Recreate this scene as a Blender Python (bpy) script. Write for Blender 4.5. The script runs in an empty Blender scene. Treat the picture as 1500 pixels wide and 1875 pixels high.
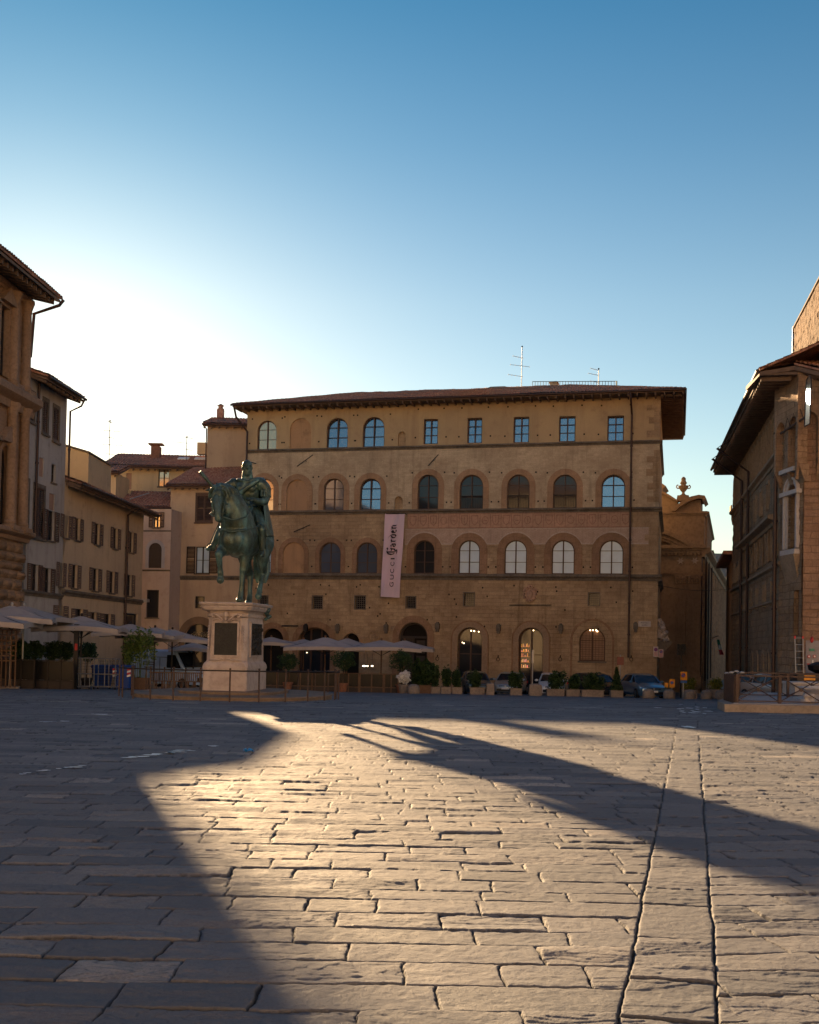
import bpy, bmesh, math, random
import numpy as np
from mathutils import Vector, Matrix
from mathutils.geometry import tessellate_polygon
R = math.radians
sc = bpy.context.scene
col = sc.collection
# ---------------------------------------------------------------- camera
FPX, CX, CY = 2000.0, 750.0, 1128.6          # focal length and principal point, in pixels of a 1500 x 1875 frame
PITCH, ROLL, CAMZ = R(1.5), 0.02, 1.6
_R0 = Vector((1, 0, 0)); _U0 = Vector((0, -math.sin(PITCH), math.cos(PITCH)))
CF = Vector((0, math.cos(PITCH), math.sin(PITCH)))
CR = _R0 * math.cos(ROLL) + _U0 * math.sin(ROLL)
CU = -_R0 * math.sin(ROLL) + _U0 * math.cos(ROLL)
cam_d = bpy.data.cameras.new('camera'); cam = bpy.data.objects.new('camera', cam_d); col.objects.link(cam)
cam_d.sensor_fit = 'HORIZONTAL'; cam_d.sensor_width = 36; cam_d.lens = 36 * FPX / 1500
cam_d.shift_x = 0; cam_d.shift_y = (CY - 937.5) / 1500
cam_d.clip_start = 0.1; cam_d.clip_end = 8000
cam.matrix_world = Matrix(((CR.x, CU.x, -CF.x, 0), (CR.y, CU.y, -CF.y, 0), (CR.z, CU.z, -CF.z, CAMZ), (0, 0, 0, 1)))
sc.camera = cam

def ray(px, py):
    v = CF + CR * ((px - CX) / FPX) - CU * ((py - CY) / FPX)
    return v.normalized()
def at(px, py, y):
    d = ray(px, py); t = y / d.y
    return Vector((d.x * t, y, CAMZ + d.z * t))
def proj(p):
    v = Vector(p) - Vector((0, 0, CAMZ)); w = v.dot(CF)
    return (CX + FPX * v.dot(CR) / w, CY - FPX * v.dot(CU) / w)
def gz(x, y):
    return -0.011 * min(max(y - 22.0, 0.0), 11.0) - 0.036 * min(max(y - 33.0, 0.0), 52.0)
def gnd(px, py):
    d = ray(px, py); y = 20.0
    for _ in range(40):
        z = gz(0, y); yn = (z - CAMZ) / d.z * d.y if d.z < -1e-4 else 200
        y = 0.5 * y + 0.5 * yn
    return Vector((d.x / d.y * y, y, gz(0, y)))

# ---------------------------------------------------------------- sky and sun
SUN = ray(80, 671)
SUN_EL = math.asin(SUN.z); SUN_AZ = math.atan2(SUN.x, SUN.y)      # azimuth clockwise from +Y
world = bpy.data.worlds.new('World'); sc.world = world; world.use_nodes = True
nt = world.node_tree; nt.nodes.clear()
sky = nt.nodes.new('ShaderNodeTexSky'); sky.sky_type = 'NISHITA'; sky.sun_disc = False
sky.sun_elevation = SUN_EL; sky.sun_rotation = SUN_AZ
sky.altitude = 50; sky.air_density = 1.2; sky.dust_density = 0.28; sky.ozone_density = 3.0
bg = nt.nodes.new('ShaderNodeBackground'); bg.inputs[1].default_value = 0.05
ow = nt.nodes.new('ShaderNodeOutputWorld')
# the sky deepens towards the zenith more than the clean-air model does
tcd = nt.nodes.new('ShaderNodeTexCoord'); sxy = nt.nodes.new('ShaderNodeSeparateXYZ'); nt.links.new(tcd.outputs['Generated'], sxy.inputs[0])
zr = nt.nodes.new('ShaderNodeValToRGB'); nt.links.new(sxy.outputs[2], zr.inputs[0]); _e = zr.color_ramp.elements
ZR = [(0.0, (1.15, 1.0, 0.9)), (0.16, (1.12, 1.0, 0.86)), (0.30, (0.86, 0.88, 0.80)), (0.42, (0.50, 0.70, 0.72)), (0.52, (0.27, 0.58, 0.66)), (1.0, (0.40, 0.60, 0.78))]
while len(_e) < len(ZR): _e.new(0.5)
for _q, (_p, _c) in zip(_e, ZR): _q.position = _p; _q.color = (*_c, 1)
mm = nt.nodes.new('ShaderNodeMix'); mm.data_type = 'RGBA'; mm.blend_type = 'MULTIPLY'; mm.inputs[0].default_value = 1.0
nt.links.new(sky.outputs[0], mm.inputs[6]); nt.links.new(zr.outputs[0], mm.inputs[7])
nt.links.new(mm.outputs[2], bg.inputs[0]); nt.links.new(bg.outputs[0], ow.inputs[0])
sun_d = bpy.data.lights.new('sun', 'SUN'); sun = bpy.data.objects.new('sun', sun_d); col.objects.link(sun)
sun_d.energy = 5.0; sun_d.angle = R(0.5); sun_d.color = (1.0, 0.67, 0.36)
sun.rotation_euler = (-SUN).to_track_quat('-Z', 'Y').to_euler(); sun.location = (0, 0, 60)
sc.view_settings.view_transform = 'Standard'; sc.view_settings.look = 'None'
sc.view_settings.exposure = 1.76; sc.view_settings.gamma = 1.0
sc.cycles.use_denoising = True; sc.cycles.max_bounces = 6; sc.cycles.transparent_max_bounces = 12

# ---------------------------------------------------------------- numpy noise
def _hash(ix, iy, seed):
    h = (ix.astype(np.int64) * 374761393 + iy.astype(np.int64) * 668265263 + seed * 2246822519) & 0xffffffff
    h = ((h ^ (h >> 13)) * 1274126177) & 0xffffffff
    return ((h ^ (h >> 16)) & 0xffff) / 65535.0
def vnoise(x, y, seed=0):
    x = np.asarray(x, float); y = np.asarray(y, float)
    ix = np.floor(x); iy = np.floor(y); fx = x - ix; fy = y - iy
    fx = fx * fx * (3 - 2 * fx); fy = fy * fy * (3 - 2 * fy)
    a = _hash(ix, iy, seed); b = _hash(ix + 1, iy, seed); c = _hash(ix, iy + 1, seed); d = _hash(ix + 1, iy + 1, seed)
    return (a * (1 - fx) + b * fx) * (1 - fy) + (c * (1 - fx) + d * fx) * fy
def fbm(x, y, seed=0, o=4):
    s = 0; a = 0.5; t = 0
    for i in range(o):
        s = s + a * vnoise(x, y, seed + i * 17); t += a; a *= 0.5; x = x * 2.03 + 7.1; y = y * 2.03 + 3.7
    return s / t

# ---------------------------------------------------------------- mesh builder
def rotz(a):
    return Matrix.Rotation(a, 3, 'Z')
class MB:
    def __init__(s):
        s.v = []; s.f = []; s.m = []
    def add(s, vs, fs, m=0):
        o = len(s.v); s.v.extend(tuple(v) for v in vs)
        for f in fs: s.f.append(tuple(i + o for i in f)); s.m.append(m)
        return s
    def hexa(s, p, m=0):     # p: 8 points, bottom 4 ccw then top 4
        return s.add(p, [(3, 2, 1, 0), (4, 5, 6, 7), (0, 1, 5, 4), (1, 2, 6, 5), (2, 3, 7, 6), (3, 0, 4, 7)], m)
    def box(s, c, d, rz=0, m=0, taper=1.0, M=None):
        M = M or rotz(rz); c = Vector(c); p = []
        for k in (-1, 1):
            t = taper if k > 0 else 1
            for a, b in ((-1, -1), (1, -1), (1, 1), (-1, 1)):
                p.append(c + M @ Vector((a * d[0] / 2 * t, b * d[1] / 2 * t, k * d[2] / 2)))
        return s.hexa(p, m)
    def fbox(s, fr, s0, s1, z0, z1, n0, n1, m=0):
        P = fr.pt
        return s.hexa([P(s0, z0, n1), P(s1, z0, n1), P(s1, z0, n0), P(s0, z0, n0), P(s0, z1, n1), P(s1, z1, n1), P(s1, z1, n0), P(s0, z1, n0)], m)
    def rings(s, R_, m=0, cap=True, close=False):
        n = len(R_[0]); vs = [p for r in R_ for p in r]; fs = []
        K = len(R_)
        for k in range(K if close else K - 1):
            for i in range(n):
                j = (i + 1) % n; a = k * n; b = ((k + 1) % K) * n
                fs.append((a + i, a + j, b + j, b + i))
        if cap and not close: fs.append(tuple(range(n - 1, -1, -1))); fs.append(tuple(range((K - 1) * n, K * n)))
        return s.add(vs, fs, m)
    def tube(s, pts, r, n=8, m=0, cap=True):
        pts = [Vector(p) for p in pts]; rs = r if isinstance(r, (list, tuple)) else [r] * len(pts)
        R_ = []; u = None
        for i, p in enumerate(pts):
            t = (pts[min(i + 1, len(pts) - 1)] - pts[max(i - 1, 0)])
            t = t.normalized() if t.length > 1e-9 else Vector((0, 0, 1))
            if u is None: u = t.cross(Vector((0.3, 0.2, 1)) if abs(t.z) < 0.9 else Vector((1, 0, 0))).normalized()
            else:
                u = (u - t * u.dot(t)); u = u.normalized() if u.length > 1e-6 else t.orthogonal().normalized()
            w = t.cross(u)
            R_.append([p + (u * math.cos(2 * math.pi * k / n) + w * math.sin(2 * math.pi * k / n)) * rs[i] for k in range(n)])
        return s.rings(R_, m, cap)
    def lathe(s, c, prof, n=16, m=0, sx=1, sy=1, rz=0):
        c = Vector(c); M = rotz(rz)
        return s.rings([[c + M @ Vector((r * sx * math.cos(2 * math.pi * k / n), r * sy * math.sin(2 * math.pi * k / n), z)) for k in range(n)] for r, z in prof], m)
    def ell(s, c, r, M=None, n=14, k=9, m=0):
        c = Vector(c); M = M or Matrix.Identity(3); r = (r, r, r) if isinstance(r, (int, float)) else r; R_ = []
        for i in range(k + 1):
            a = math.pi * (0.02 + 0.96 * i / k)
            R_.append([c + M @ Vector((r[0] * math.sin(a) * math.cos(2 * math.pi * j / n), r[1] * math.sin(a) * math.sin(2 * math.pi * j / n), -r[2] * math.cos(a))) for j in range(n)])
        return s.rings(R_, m)
    def strip(s, rows, m=0, flip=False):          # grid of points, open
        n = len(rows[0]); fs = []
        for k in range(len(rows) - 1):
            for i in range(n - 1):
                f = (k * n + i, k * n + i + 1, (k + 1) * n + i + 1, (k + 1) * n + i)
                fs.append(f[::-1] if flip else f)
        return s.add([p for r in rows for p in r], fs, m)
    def poly(s, fr, loops, n0=0, m=0):           # flat polygon with holes on a frame
        L = [[Vector((a, b, 0)) for a, b in l] for l in loops]
        tris = tessellate_polygon(L); flat = [q for l in loops for q in l]
        vs = [fr.pt(a, b, n0) for a, b in flat]; out = []
        for t in tris:
            a, b, c = (Vector(flat[i]) for i in t)
            ar = (b.x - a.x) * (c.y - a.y) - (b.y - a.y) * (c.x - a.x)
            if abs(ar) < 1e-9: continue
            out.append(t if ar > 0 else (t[0], t[2], t[1]))
        return s.add(vs, out, m)
    def reveal(s, fr, loop, n0, n1, m=0, flip=False):
        n = len(loop); vs = [fr.pt(a, b, n0) for a, b in loop] + [fr.pt(a, b, n1) for a, b in loop]
        fs = [((i, (i + 1) % n, n + (i + 1) % n, n + i)) for i in range(n)]
        return s.add(vs, [f[::-1] for f in fs] if flip else fs, m)
    def slab(s, fr, loops, n0, n1, m=0):         # prism of a polygon with holes between n0 (back) and n1 (front)
        s.poly(fr, loops, n1, m); s.poly(fr, loops, n0, m)
        for l in loops: s.reveal(fr, l, n1, n0, m)
        return s
    def build(s, name, mats, parent=None, smooth=False, loc=None):
        me = bpy.data.meshes.new(name)
        org = Vector((0, 0, 0))
        if parent is not None:
            q = parent
            while q is not None: org = org + q.location; q = q.parent
        if loc is not None: org = Vector(loc)
        me.from_pydata([(v[0] - org.x, v[1] - org.y, v[2] - org.z) for v in s.v], [], s.f)
        mats = mats if isinstance(mats, (list, tuple)) else [mats]
        for mm in mats: me.materials.append(mm)
        if len(mats) > 1: me.polygons.foreach_set('material_index', s.m)
        me.validate(); me.update()
        if smooth: me.polygons.foreach_set('use_smooth', [True] * len(me.polygons))
        o = bpy.data.objects.new(name, me); col.objects.link(o)
        if parent is not None: o.parent = parent
        elif loc is not None: o.location = loc
        if smooth == 'auto': me.set_sharp_from_angle(angle=R(35))
        return o
def tag(o, label=None, cat=None, group=None, kind=None):
    for k, v in (('label', label), ('category', cat), ('group', group), ('kind', kind)):
        if v: o[k] = v
    return o
def thing(name, label, cat, loc=(0, 0, 0), group=None, rz=0):
    o = bpy.data.objects.new(name, None); col.objects.link(o); o.location = loc; o.rotation_euler[2] = rz
    o.empty_display_size = 0.3
    return tag(o, label, cat, group)
def dup(root, loc, rz=0, label=None, sc_=1.0):
    def cp(o, par):
        c = o.copy(); col.objects.link(c)
        if par is not None: c.parent = par
        for ch in list(o.children): cp(ch, c)
        return c
    r = cp(root, None); r.location = loc; r.rotation_euler[2] = rz; r.scale = (sc_,) * 3
    if label: r['label'] = label
    return r
class Fr:
    """vertical plane: s along it, z up, n outward (towards the viewer when s runs to the right)"""
    def __init__(f, a, b):
        f.o = Vector((a[0], a[1], 0)); d = Vector((b[0] - a[0], b[1] - a[1], 0)); f.len = d.length
        f.sd = d.normalized(); f.nd = Vector((f.sd.y, -f.sd.x, 0)); f.ang = math.atan2(f.sd.y, f.sd.x)
    def pt(f, s, z, n=0): return f.o + f.sd * s + f.nd * n + Vector((0, 0, z))
    def pix(f, px, py, n=0):
        d = ray(px, py); o = Vector((0, 0, CAMZ)); q = f.o + f.nd * n
        t = (q - o).dot(f.nd) / d.dot(f.nd); p = o + d * t
        return ((p - f.o).dot(f.sd), p.z)
    def rect(f, x0, x1, y0, y1, n=0):            # pixel box -> s0,s1,z0,z1
        ym = (y0 + y1) / 2; xm = (x0 + x1) / 2
        return (f.pix(x0, ym, n)[0], f.pix(x1, ym, n)[0], f.pix(xm, y1, n)[1], f.pix(xm, y0, n)[1])
def rectl(s0, s1, z0, z1): return [(s0, z0), (s1, z0), (s1, z1), (s0, z1)]
def archl(s0, s1, z0, z1, rise=None, n=12, pointed=0):
    w = (s1 - s0) / 2; rise = w if rise is None else rise; c = (s0 + s1) / 2; zs = z1 - rise
    L = [(s0, z0), (s1, z0)]
    for i in range(n + 1):
        a = math.pi * i / n; x = math.cos(a); y = math.sin(a)
        if pointed: y = y * (1 - pointed) + (1 - abs(x)) * pointed
        L.append((c + w * x, zs + rise * y))
    return L
def grow(loop, d, bottom=0):                     # same loop pushed outwards from its middle axis (d>0)
    xs = [p[0] for p in loop]; zs = [p[1] for p in loop]; c = (min(xs) + max(xs)) / 2; w = (max(xs) - min(xs)) / 2
    z0, z1 = min(zs), max(zs); zs_ = z1 - w
    out = []
    for x, z in loop:
        dx = (x - c) / w
        if z <= z0 + 1e-6: out.append((c + (w + d) * dx, z - bottom))
        else:
            k = max(0.0, (z - max(z0, zs_)) / max(1e-6, z1 - max(z0, zs_)))
            out.append((c + (w + d) * dx, z + d * k))
    return out
def ringf(mb, fr, inner, outer, n0, n1, m=0):    # frame ring between two equal-length loops, front at n1
    n = len(inner); vs = [fr.pt(a, b, n1) for a, b in outer] + [fr.pt(a, b, n1) for a, b in inner] + [fr.pt(a, b, n0) for a, b in inner] + [fr.pt(a, b, n0) for a, b in outer]
    fs = []
    for i in range(n):
        j = (i + 1) % n
        fs += [(i, j, n + j, n + i), (n + i, n + j, 2 * n + j, 2 * n + i), (3 * n + i, 3 * n + j, j, i)]
    mb.add(vs, fs, m)
# ---------------------------------------------------------------- materials
class N:
    def __init__(s, name):
        s.m = bpy.data.materials.new(name); s.m.use_nodes = True; s.t = s.m.node_tree; s.b = s.t.nodes['Principled BSDF']
    def n(s, t, **k):
        x = s.t.nodes.new(t)
        for a, v in k.items():
            if a in ('op', 'mode'): setattr(x, 'operation', v)
            elif hasattr(x, a): setattr(x, a, v)
        return x
    def l(s, a, b): s.t.links.new(a, b)
    def val(s, node, **k):
        for a, v in k.items():
            a = a.replace('_', ' ')
            node.inputs[a].default_value = v
        return node
    def math(s, op, a, b=None, c=None):
        x = s.t.nodes.new('ShaderNodeMath'); x.operation = op
        for i, q in enumerate((a, b, c)):
            if q is None: continue
            if isinstance(q, (int, float)): x.inputs[i].default_value = q
            else: s.l(q, x.inputs[i])
        return x.outputs[0]
    def mix(s, f, a, b, blend='MIX'):
        x = s.t.nodes.new('ShaderNodeMix'); x.data_type = 'RGBA'; x.blend_type = blend
        for i, q in ((0, f), (6, a), (7, b)):
            if isinstance(q, (int, float)): x.inputs[i].default_value = q
            elif isinstance(q, (tuple, list)): x.inputs[i].default_value = (*q[:3], 1)
            else: s.l(q, x.inputs[i])
        return x.outputs[2]
    def noise(s, vec, scale, detail=4, rough=0.55, dist=0, dim='3D'):
        x = s.t.nodes.new('ShaderNodeTexNoise'); x.inputs['Scale'].default_value = scale; x.inputs['Detail'].default_value = detail
        x.inputs['Roughness'].default_value = rough; x.inputs['Distortion'].default_value = dist
        if vec is not None: s.l(vec, x.inputs['Vector'])
        return x.outputs[0]
    def ramp(s, fac, stops):
        x = s.t.nodes.new('ShaderNodeValToRGB'); cr = x.color_ramp
        while len(cr.elements) < len(stops): cr.elements.new(0.5)
        for e, (p, c) in zip(cr.elements, stops):
            e.position = p; e.color = (*c, 1) if isinstance(c, (tuple, list)) else (c, c, c, 1)
        s.l(fac, x.inputs[0]); return x.outputs[0]
    def bump(s, h, strength=0.5, dist=0.02, prev=None):
        x = s.t.nodes.new('ShaderNodeBump'); x.inputs['Strength'].default_value = strength; x.inputs['Distance'].default_value = dist
        s.l(h, x.inputs['Height'])
        if prev is not None: s.l(prev, x.inputs['Normal'])
        return x.outputs[0]
    def pos(s): return s.t.nodes.new('ShaderNodeNewGeometry').outputs['Position']
    def fin(s, col_=None, rough=None, normal=None, metal=None, spec=None):
        if col_ is not None:
            if isinstance(col_, (tuple, list)): s.b.inputs['Base Color'].default_value = (*col_, 1)
            else: s.l(col_, s.b.inputs['Base Color'])
        if rough is not None:
            if isinstance(rough, (int, float)): s.b.inputs['Roughness'].default_value = rough
            else: s.l(rough, s.b.inputs['Roughness'])
        if normal is not None: s.l(normal, s.b.inputs['Normal'])
        if metal is not None: s.b.inputs['Metallic'].default_value = metal
        if spec is not None: s.b.inputs['Specular IOR Level'].default_value = spec
        return s.m
def planar(n, ang):
    """2-D coordinates on a vertical wall whose direction is at angle ang: (along, up)"""
    P = n.pos(); d = n.n('ShaderNodeVectorMath', op='DOT_PRODUCT'); n.l(P, d.inputs[0]); d.inputs[1].default_value = (math.cos(ang), math.sin(ang), 0)
    sp = n.n('ShaderNodeSeparateXYZ'); n.l(P, sp.inputs[0]); c = n.n('ShaderNodeCombineXYZ')
    n.l(d.outputs['Value'], c.inputs[0]); n.l(sp.outputs[2], c.inputs[1]); return c.outputs[0]
_mc = {}
def masonry(name, ang, c1, c2, mortar, bw=0.6, bh=0.3, stain=(0.10, 0.08, 0.06), bump=0.6, dist=0.03, msize=0.012, rough=0.9, plast=0.0, plastc=None, rowvar=0.5, stain_amt=0.7):
    n = N(name); v = planar(n, ang)
    w = n.n('ShaderNodeVectorMath', op='ADD'); nz = n.n('ShaderNodeTexNoise'); nz.inputs['Scale'].default_value = 0.9; nz.inputs['Detail'].default_value = 3
    n.l(v, nz.inputs['Vector']); sc_ = n.n('ShaderNodeVectorMath', op='MULTIPLY_ADD'); n.l(nz.outputs['Color'], sc_.inputs[0])
    sc_.inputs[1].default_value = (1.1 * bw * rowvar, 0.9 * bh * rowvar, 0); sc_.inputs[2].default_value = (0, 0, 0)
    n.l(v, w.inputs[0]); n.l(sc_.outputs[0], w.inputs[1])
    br = n.n('ShaderNodeTexBrick'); n.l(w.outputs[0], br.inputs['Vector'])
    br.inputs['Scale'].default_value = 1; br.inputs['Brick Width'].default_value = bw; br.inputs['Row Height'].default_value = bh
    br.inputs['Mortar Size'].default_value = msize; br.inputs['Mortar Smooth'].default_value = 0.3; br.inputs['Bias'].default_value = 0
    br.inputs['Color1'].default_value = (0, 0, 0, 1); br.inputs['Color2'].default_value = (1, 1, 1, 1); br.inputs['Mortar'].default_value = (0.5, 0.5, 0.5, 1)
    P = n.pos(); big = n.noise(P, 0.35, 5, 0.6); med = n.noise(P, 2.2, 5, 0.6); fine = n.noise(P, 14, 4, 0.65)
    cc = n.mix(br.outputs['Color'], c1, c2)
    cc = n.mix(n.ramp(med, [(0.3, 0.0), (0.75, 0.75)]), cc, tuple(min(1, a * 1.25) for a in c2))
    cc = n.mix(n.math('MULTIPLY', br.outputs['Fac'], 0.5), cc, mortar)
    if plast > 0:
        pm = n.ramp(n.noise(P, 0.55, 6, 0.62), [(0.5 - plast * 0.3, 1.0), (0.56 - plast * 0.3 + 0.05, 0.0)])
        cc = n.mix(pm, cc, plastc or c2)
    cc = n.mix(n.math('MULTIPLY', n.ramp(big, [(0.42, 1.0), (0.62, 0.0)]), stain_amt), cc, stain, 'MULTIPLY') if False else n.mix(n.math('MULTIPLY', n.ramp(big, [(0.38, 1.0), (0.6, 0.0)]), stain_amt), cc, stain)
    cc = n.mix(n.ramp(fine, [(0.3, 0.35), (0.6, 0.0)]), cc, tuple(a * 0.45 for a in c1))
    mpz = n.n('ShaderNodeMapping'); n.l(P, mpz.inputs[0]); mpz.inputs['Scale'].default_value = (2.6, 2.6, 0.22)
    stk = n.noise(mpz.outputs[0], 1.0, 5, 0.65); cc = n.mix(n.ramp(stk, [(0.54, 0.0), (0.72, 0.5)]), cc, tuple(a * 0.5 for a in c1))
    spk = n.noise(P, 5.5, 3, 0.8); cc = n.mix(n.ramp(spk, [(0.66, 0.0), (0.72, 0.55)]), cc, tuple(min(1, a * 1.5) for a in c2))
    h = n.math('ADD', n.math('MULTIPLY', n.math('SUBTRACT', 1.0, br.outputs['Fac']), 0.7), n.math('ADD', n.math('MULTIPLY', fine, 0.5), n.math('MULTIPLY', med, 0.5)))
    h = n.math('ADD', h, n.math('MULTIPLY', br.outputs['Color'], 0.25))
    return n.fin(cc, rough, n.bump(h, bump, dist), spec=0.25)
def plaster(name, c, c2=None, stain=None, rough=0.92, bump=0.35, streak=0.5):
    n = N(name); P = n.pos(); c2 = c2 or tuple(a * 0.82 for a in c); stain = stain or tuple(a * 0.5 for a in c)
    mp = n.n('ShaderNodeMapping'); n.l(P, mp.inputs[0]); mp.inputs['Scale'].default_value = (1.6, 1.6, 0.16)
    st = n.noise(mp.outputs[0], 1.0, 5, 0.6); big = n.noise(P, 0.25, 5, 0.6); med = n.noise(P, 1.5, 6, 0.65); fine = n.noise(P, 18, 3, 0.6)
    cc = n.mix(n.ramp(big, [(0.35, 0.0), (0.65, 1.0)]), c, c2)
    cc = n.mix(n.math('MULTIPLY', n.ramp(st, [(0.5, 0.0), (0.75, 1.0)]), streak), cc, stain)
    cc = n.mix(n.ramp(med, [(0.28, 0.55), (0.45, 0.0)]), cc, stain)
    cc = n.mix(n.ramp(fine, [(0.3, 0.2), (0.6, 0.0)]), cc, stain)
    return n.fin(cc, rough, n.bump(n.math('ADD', fine, n.math('MULTIPLY', med, 1.5)), bump, 0.012), spec=0.25)
def stone(name, c, c2=None, rough=0.85, scale=3.0, bump=0.4, dist=0.01, dark=0.5):
    n = N(name); P = n.pos(); c2 = c2 or tuple(a * 0.6 for a in c)
    a = n.noise(P, scale * 0.4, 5, 0.65); b = n.noise(P, scale * 3, 5, 0.65)
    cc = n.mix(n.ramp(a, [(0.35, 0.0), (0.7, 1.0)]), c, c2)
    cc = n.mix(n.ramp(b, [(0.3, dark), (0.55, 0.0)]), cc, tuple(q * 0.5 for q in c2))
    return n.fin(cc, rough, n.bump(b, bump, dist), spec=0.3)
def paint(name, c, rough=0.5, metal=0.0, var=0.25, scale=8, coat=0.0):
    n = N(name); P = n.pos(); a = n.noise(P, scale, 4, 0.6)
    cc = n.mix(n.ramp(a, [(0.35, 0.0), (0.75, 1.0)]), c, tuple(q * (1 - var) for q in c))
    m = n.fin(cc, rough, None, metal)
    n.b.inputs['Coat Weight'].default_value = coat; n.b.inputs['Coat Roughness'].default_value = 0.08
    return m
def glass(name, c=(0.05, 0.06, 0.07), metal=0.0, rough=0.04, spec=1.0, wave=0.4, ior=1.5):
    n = N(name); P = n.pos(); a = n.noise(P, 1.3, 2, 0.4)
    n.fin(c, rough, n.bump(a, wave, 0.006), metal, spec); n.b.inputs['IOR'].default_value = ior
    return n.m
def emis(name, c, s):
    n = N(name); n.fin(c, 0.5); n.b.inputs['Emission Color'].default_value = (*c, 1); n.b.inputs['Emission Strength'].default_value = s
    return n.m
def tiles(name='roof_tile_clay'):
    n = N(name); P = n.pos(); a = n.noise(P, 3.2, 3, 0.7); b = n.noise(P, 12, 4, 0.7); c = n.noise(P, 0.5, 4, 0.6)
    cc = n.ramp(a, [(0.3, (0.26, 0.11, 0.075)), (0.5, (0.46, 0.22, 0.15)), (0.72, (0.62, 0.40, 0.29))])
    cc = n.mix(n.ramp(b, [(0.32, 0.8), (0.55, 0.0)]), cc, (0.07, 0.05, 0.04))
    cc = n.mix(n.ramp(c, [(0.45, 0.0), (0.7, 0.55)]), cc, (0.16, 0.13, 0.10))
    return n.fin(cc, 0.85, n.bump(b, 0.5, 0.02), spec=0.3)
M = {}
M['tile'] = tiles()
M['glass_sky'] = glass('window_glass', (0.30, 0.36, 0.40), metal=0.85, rough=0.05, wave=0.25)
M['glass_dark'] = glass('window_glass_dark', (0.018, 0.02, 0.025), metal=0.0, rough=0.06, spec=0.45)
M['glass_blue'] = glass('window_glass_blue', (0.16, 0.20, 0.28), metal=0.6, rough=0.08)
M['glass_amber'] = glass('window_glass_amber', (0.50, 0.40, 0.28), metal=0.6, rough=0.07)
M['curtain'] = paint('window_curtain', (0.50, 0.66, 0.80), 0.3, 0.0, 0.12, 2)
M['frame_brown'] = paint('frame_brown_wood', (0.075, 0.035, 0.022), 0.6)
M['frame_dark'] = paint('frame_dark_wood', (0.03, 0.02, 0.018), 0.6)
M['iron'] = paint('dark_iron', (0.03, 0.026, 0.026), 0.5, 0.6)
M['iron_brown'] = paint('rusty_brown_iron', (0.075, 0.045, 0.038), 0.6, 0.2, 0.5)
M['pipe'] = paint('copper_pipe_brown', (0.055, 0.03, 0.025), 0.5, 0.4)
M['pietra'] = stone('grey_sandstone', (0.20, 0.165, 0.13), (0.10, 0.085, 0.07))
M['soffit'] = paint('eaves_timber', (0.17, 0.115, 0.085), 0.8, 0, 0.5, 3)
M['shutter'] = paint('shutter_brown', (0.10, 0.06, 0.045), 0.7, 0, 0.35, 6)
M['shutter_grey'] = paint('shutter_grey_brown', (0.15, 0.105, 0.09), 0.75, 0, 0.35, 6)
M['void'] = paint('dark_interior', (0.012, 0.009, 0.008), 0.95)
M['interior'] = paint('interior_brown', (0.05, 0.028, 0.017), 0.9)
M['canvas'] = plaster('parasol_canvas', (0.44, 0.39, 0.37), (0.37, 0.33, 0.315), (0.25, 0.22, 0.21), 0.9, 0.1, 0.35)
M['canvas_under'] = paint('canvas_valance', (0.45, 0.36, 0.20), 0.9)
M['white_metal'] = paint('pale_metal', (0.42, 0.41, 0.40), 0.45, 0.3)
M['cage_metal'] = paint('dull_grey_metal', (0.20, 0.20, 0.205), 0.55, 0.2)
M['wood'] = paint('brown_wood', (0.16, 0.085, 0.045), 0.7, 0, 0.4)
M['terracotta'] = stone('terracotta_pot', (0.30, 0.14, 0.085), (0.20, 0.09, 0.06))
M['conc'] = stone('planter_stone', (0.33, 0.27, 0.22), (0.22, 0.18, 0.15))
M['tyre'] = paint('tyre_rubber', (0.012, 0.012, 0.012), 0.85)
M['rim'] = paint('wheel_rim', (0.35, 0.36, 0.37), 0.3, 0.9)
M['white'] = paint('white_enamel', (0.75, 0.74, 0.72), 0.5, 0, 0.1)
M['red'] = paint('red_enamel', (0.55, 0.03, 0.03), 0.5)
M['black'] = paint('black_plastic', (0.012, 0.012, 0.013), 0.5)
M['headlight'] = glass('headlamp_glass', (0.6, 0.62, 0.65), 0.5, 0.1)
M['plate'] = paint('plate_white', (0.7, 0.7, 0.68), 0.5)
def leafmat(name, a, b):
    n = N(name); P = n.pos(); q = n.noise(P, 7, 3, 0.6); cc = n.mix(n.ramp(q, [(0.35, 0.0), (0.65, 1.0)]), a, b)
    n.fin(cc, 0.6, spec=0.3); n.b.inputs['Transmission Weight'].default_value = 0
    return n.m
M['leaf'] = leafmat('dark_leaves', (0.012, 0.03, 0.008), (0.035, 0.07, 0.018))
M['leaf_light'] = leafmat('light_leaves', (0.05, 0.09, 0.015), (0.11, 0.16, 0.03))
M['leaf_yellow'] = leafmat('yellow_leaves', (0.20, 0.18, 0.02), (0.08, 0.11, 0.02))
M['leaf_red'] = leafmat('red_leaves', (0.25, 0.02, 0.02), (0.12, 0.03, 0.02))
M['trunk'] = stone('bark', (0.10, 0.07, 0.05))
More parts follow.
